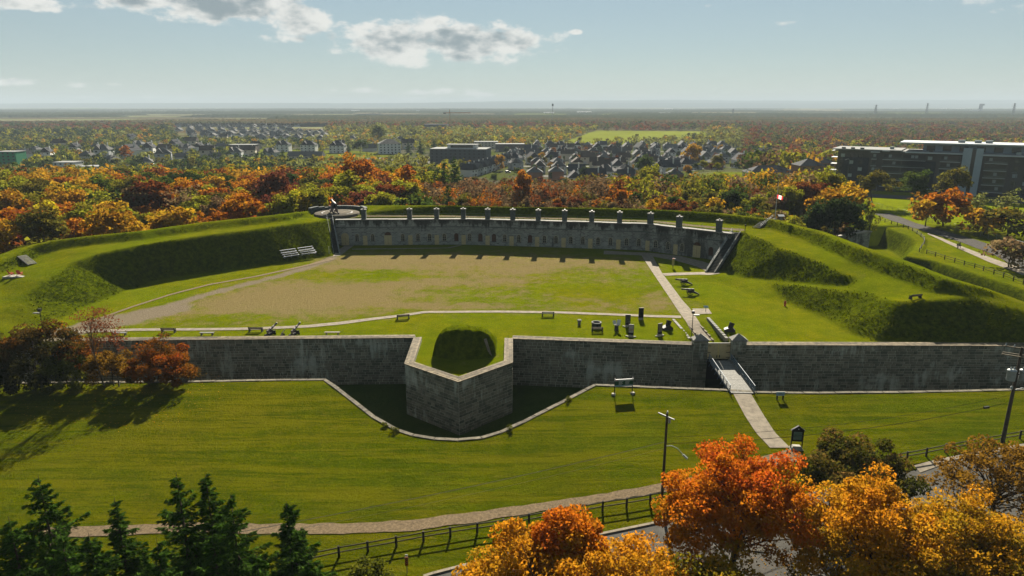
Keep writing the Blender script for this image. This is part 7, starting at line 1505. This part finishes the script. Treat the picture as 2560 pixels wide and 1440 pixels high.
# ------------------------------------------------------------------ the rest of the woods as one mass
def low_tree(seed, n, leaf):
    rg = np.random.default_rng(seed); V, F, t, K, C = crown(rg, n, max(5, n // 9), (.42, .42, .46), .54, .2, leaf, .6, .75, .6); return V
LT_A = [low_tree(300 + i, 190, .055) for i in range(5)]; LT_B = [low_tree(310 + i, 42, .13) for i in range(6)]
def mass(name, label, items, protos, trunk=True):
    """items: x, y, z, height, width factor, colour"""
    Vs = []; Cs = []; rg = np.random.default_rng(len(items))
    for (x, y, z, h_, wd, col) in items:
        A = protos[rg.integers(len(protos))]; a = rg.uniform(0, 6.28); c, s = math.cos(a), math.sin(a); B = np.empty_like(A); w = h_ * wd
        B[:, 0] = (A[:, 0] * c - A[:, 1] * s) * w + x; B[:, 1] = (A[:, 0] * s + A[:, 1] * c) * w + y; B[:, 2] = A[:, 2] * h_ + z; Vs.append(B); f = rg.uniform(.75, 1.25)
        jit = np.repeat(rg.uniform(.7, 1.3, (len(A) // 4, 1)), 4, 0); Cs.append(np.concatenate([np.array(PAL[col][:3])[None] * f * jit, np.ones((len(A), 1))], 1))
    V = np.concatenate(Vs); me = mesh_np(name, V, np.arange(len(V)).reshape(-1, 4)); at_ = me.attributes.new('leafcol', 'FLOAT_COLOR', 'POINT'); at_.data.foreach_set('color', np.concatenate(Cs).astype(np.float32).ravel())
    if 'mass_leaf' not in MATS:
        m, N, L = nodes_of('mass_leaf'); h = NH(N, L); N.remove(N['Principled BSDF']); c = h.attr('leafcol', 'Color'); d = N.new('ShaderNodeBsdfDiffuse'); tr = N.new('ShaderNodeBsdfTranslucent'); mx = N.new('ShaderNodeMixShader'); mx.inputs[0].default_value = .4; L.new(c, d.inputs[0]); L.new(c, tr.inputs[0]); L.new(d.outputs[0], mx.inputs[1]); L.new(tr.outputs[0], mx.inputs[2]); L.new(mx.outputs[0], N['Material Output'].inputs[0])
    props(link(name, me, None, MATS['mass_leaf']), label, 'wood', kind='stuff')
mass('rear_wood', 'rear rows of the autumn wood behind the ramparts', [(x, y, zt(x, y) - .5, h_ * 1.05, .8 * wd, c) for x, y, h_, c, wd, p in FAROUT], LT_A)
def wedge(n, y0, y1, rg): 
    y = np.sqrt(rg.uniform(y0 ** 2, y1 ** 2, n)); return rg.uniform(-.79, .79, n) * y, y
def far_wood():
    rg = np.random.default_rng(77); items = []
    pools = {'left': ['green', 'olive', 'dark', 'green', 'ygreen', 'dark', 'pale', 'olive', 'gold', 'rust'], 'rust': ['brown', 'olive', 'rust', 'green', 'brown', 'olive', 'rust', 'dark'], 'yg': ['ygreen', 'pale', 'olive', 'ygreen', 'pale', 'gold', 'green'], 'mix': ['olive', 'gold', 'rust', 'ygreen', 'green', 'brown', 'dark', 'pale']}
    HX = np.array(HOUSES)
    for (n, y0, y1) in ((3400, 405, 700), (4900, 700, 1150), (4800, 1150, 1900)):
        x, y = wedge(n, y0, y1, rg)
        for a, b in zip(x, y):
            px = 1280 + FPX * a / b; py = proj(a, b, -16)[1]
            if infield(a, b): continue
            if 1150 < px < 1850 and b < 905: continue
            if 2060 < px and b < 400: continue
            if 455 < px < 830 and 1090 < b < 1960: continue
            if 600 < px < 1090 and 620 < b < 860 and rg.random() > .12: continue
            if np.min((HX[:, 0] - a) ** 2 + (HX[:, 1] - b) ** 2) < 110: continue
            if np.any((np.abs(HX[:, 0] - a * HX[:, 1] / b) < 9) & (HX[:, 1] > b) & (HX[:, 1] - b < 70)): continue
            d = vnoise(np.array([a]), np.array([b]), 90, 31)[0]
            if b < 1150 and px < 1100 and d < .15: continue
            if px < 420: pool = 'rust' if b > 1350 else 'left'
            elif px < 1100: pool = 'rust' if b > 1550 else 'yg' if px > 800 else 'left'
            elif px < 1850: pool = 'rust' if b > 1480 else 'yg'
            else: pool = 'rust' if b > 900 else 'mix'
            q = pools[pool]; c = q[int((vnoise(np.array([a]), np.array([b]), 45, 12)[0] * .55 + rg.random() * .45) * len(q)) % len(q)]
            items.append((a, b, float(zext(a, b)) - .5, (rg.uniform(6, 10.5) if b < 1150 and px < 1100 else rg.uniform(8.5, 14)) + (1.5 if b > 1150 else 0), rg.uniform(.85, 1.15) * (1 + .25 * (b > 1150)), c))
    mass('town_wood', 'far trees and woods of the plain seen as one mass', items, LT_B)
far_wood()
# closed canopy beyond: a bumpy sheet
def canopy():
    rg = np.random.default_rng(5); ys = np.array(gseq(1800, 9000, 22, 1.018)); us = np.linspace(-.8, .8, 760); U, YY = np.meshgrid(us, ys, indexing='ij'); XX = U * YY
    gate = sst(.40, .46, vnoise(XX, YY * 2.2, 1500, 41) + .25 * (vnoise(XX, YY * 3, 420, 42) - .5) + .42 * (1 - sst(1800, 2700, YY))); b = rg.random(XX.shape); ZZ = -18 + 6 * (vnoise(XX, YY, 900, 3) - .5) * sst(1500, 3000, YY) + gate * (7.5 + 6.5 * b) - (1 - gate) * 4
    idx = np.arange(XX.size).reshape(XX.shape); F = np.stack([idx[:-1, :-1], idx[1:, :-1], idx[1:, 1:], idx[:-1, 1:]], -1).reshape(-1, 4); cn = vnoise(XX, YY * 1.7, 260, 8) * .65 + rg.random(XX.shape) * .35; rus = np.clip(1.25 - (YY - 1800) / 1500, .25, 1)
    cA = ALB * np.array([.038, .048, .017]); cB = ALB * np.array([.085, .064, .024]); cC = ALB * np.array([.14, .075, .02]); k = sst(.35, .75, cn * rus + .12)[..., None]; col = cA * (1 - k) + cB * k; k2 = (sst(.7, .95, cn) * rus)[..., None]; col = col * (1 - k2) + cC * k2; col = col * rg.uniform(.7, 1.3, XX.shape)[..., None]
    keep = (gate[:-1, :-1] + gate[1:, 1:] > .3).reshape(-1); me = mesh_np('far_forest', np.stack([XX, YY, ZZ], -1).reshape(-1, 3), F[keep]); at_ = me.attributes.new('leafcol', 'FLOAT_COLOR', 'POINT'); at_.data.foreach_set('color', np.concatenate([col.reshape(-1, 3), np.ones((XX.size, 1))], 1).astype(np.float32).ravel())
    props(link('far_forest', me, None, MATS['mass_leaf']), 'closed autumn forest covering the far plain', 'forest', kind='stuff')
canopy()
for p in PROTOS + HP_ + HS_:
    for ch in list(p.children):
        for g_ in list(ch.children): bpy.data.objects.remove(g_)
        bpy.data.objects.remove(ch)
    bpy.data.objects.remove(p)
# ------------------------------------------------------------------ the air
def haze():
    m, N, L = nodes_of('haze_air'); N.remove(N['Principled BSDF']); v = N.new('ShaderNodeVolumePrincipled'); v.inputs['Color'].default_value = (.40, .48, .55, 1); v.inputs['Density'].default_value = 1.05e-4; v.inputs['Anisotropy'].default_value = -.1; L.new(v.outputs[0], N['Material Output'].inputs['Volume'])
    m.cycles.homogeneous_volume = True if hasattr(m.cycles, 'homogeneous_volume') else None
    b = MB().box((0, 12200, 101), (44600, 25200, 264)); o = b.build('haze', m); props(o, 'thin blue haze over the plain', 'haze', kind='stuff')
haze()
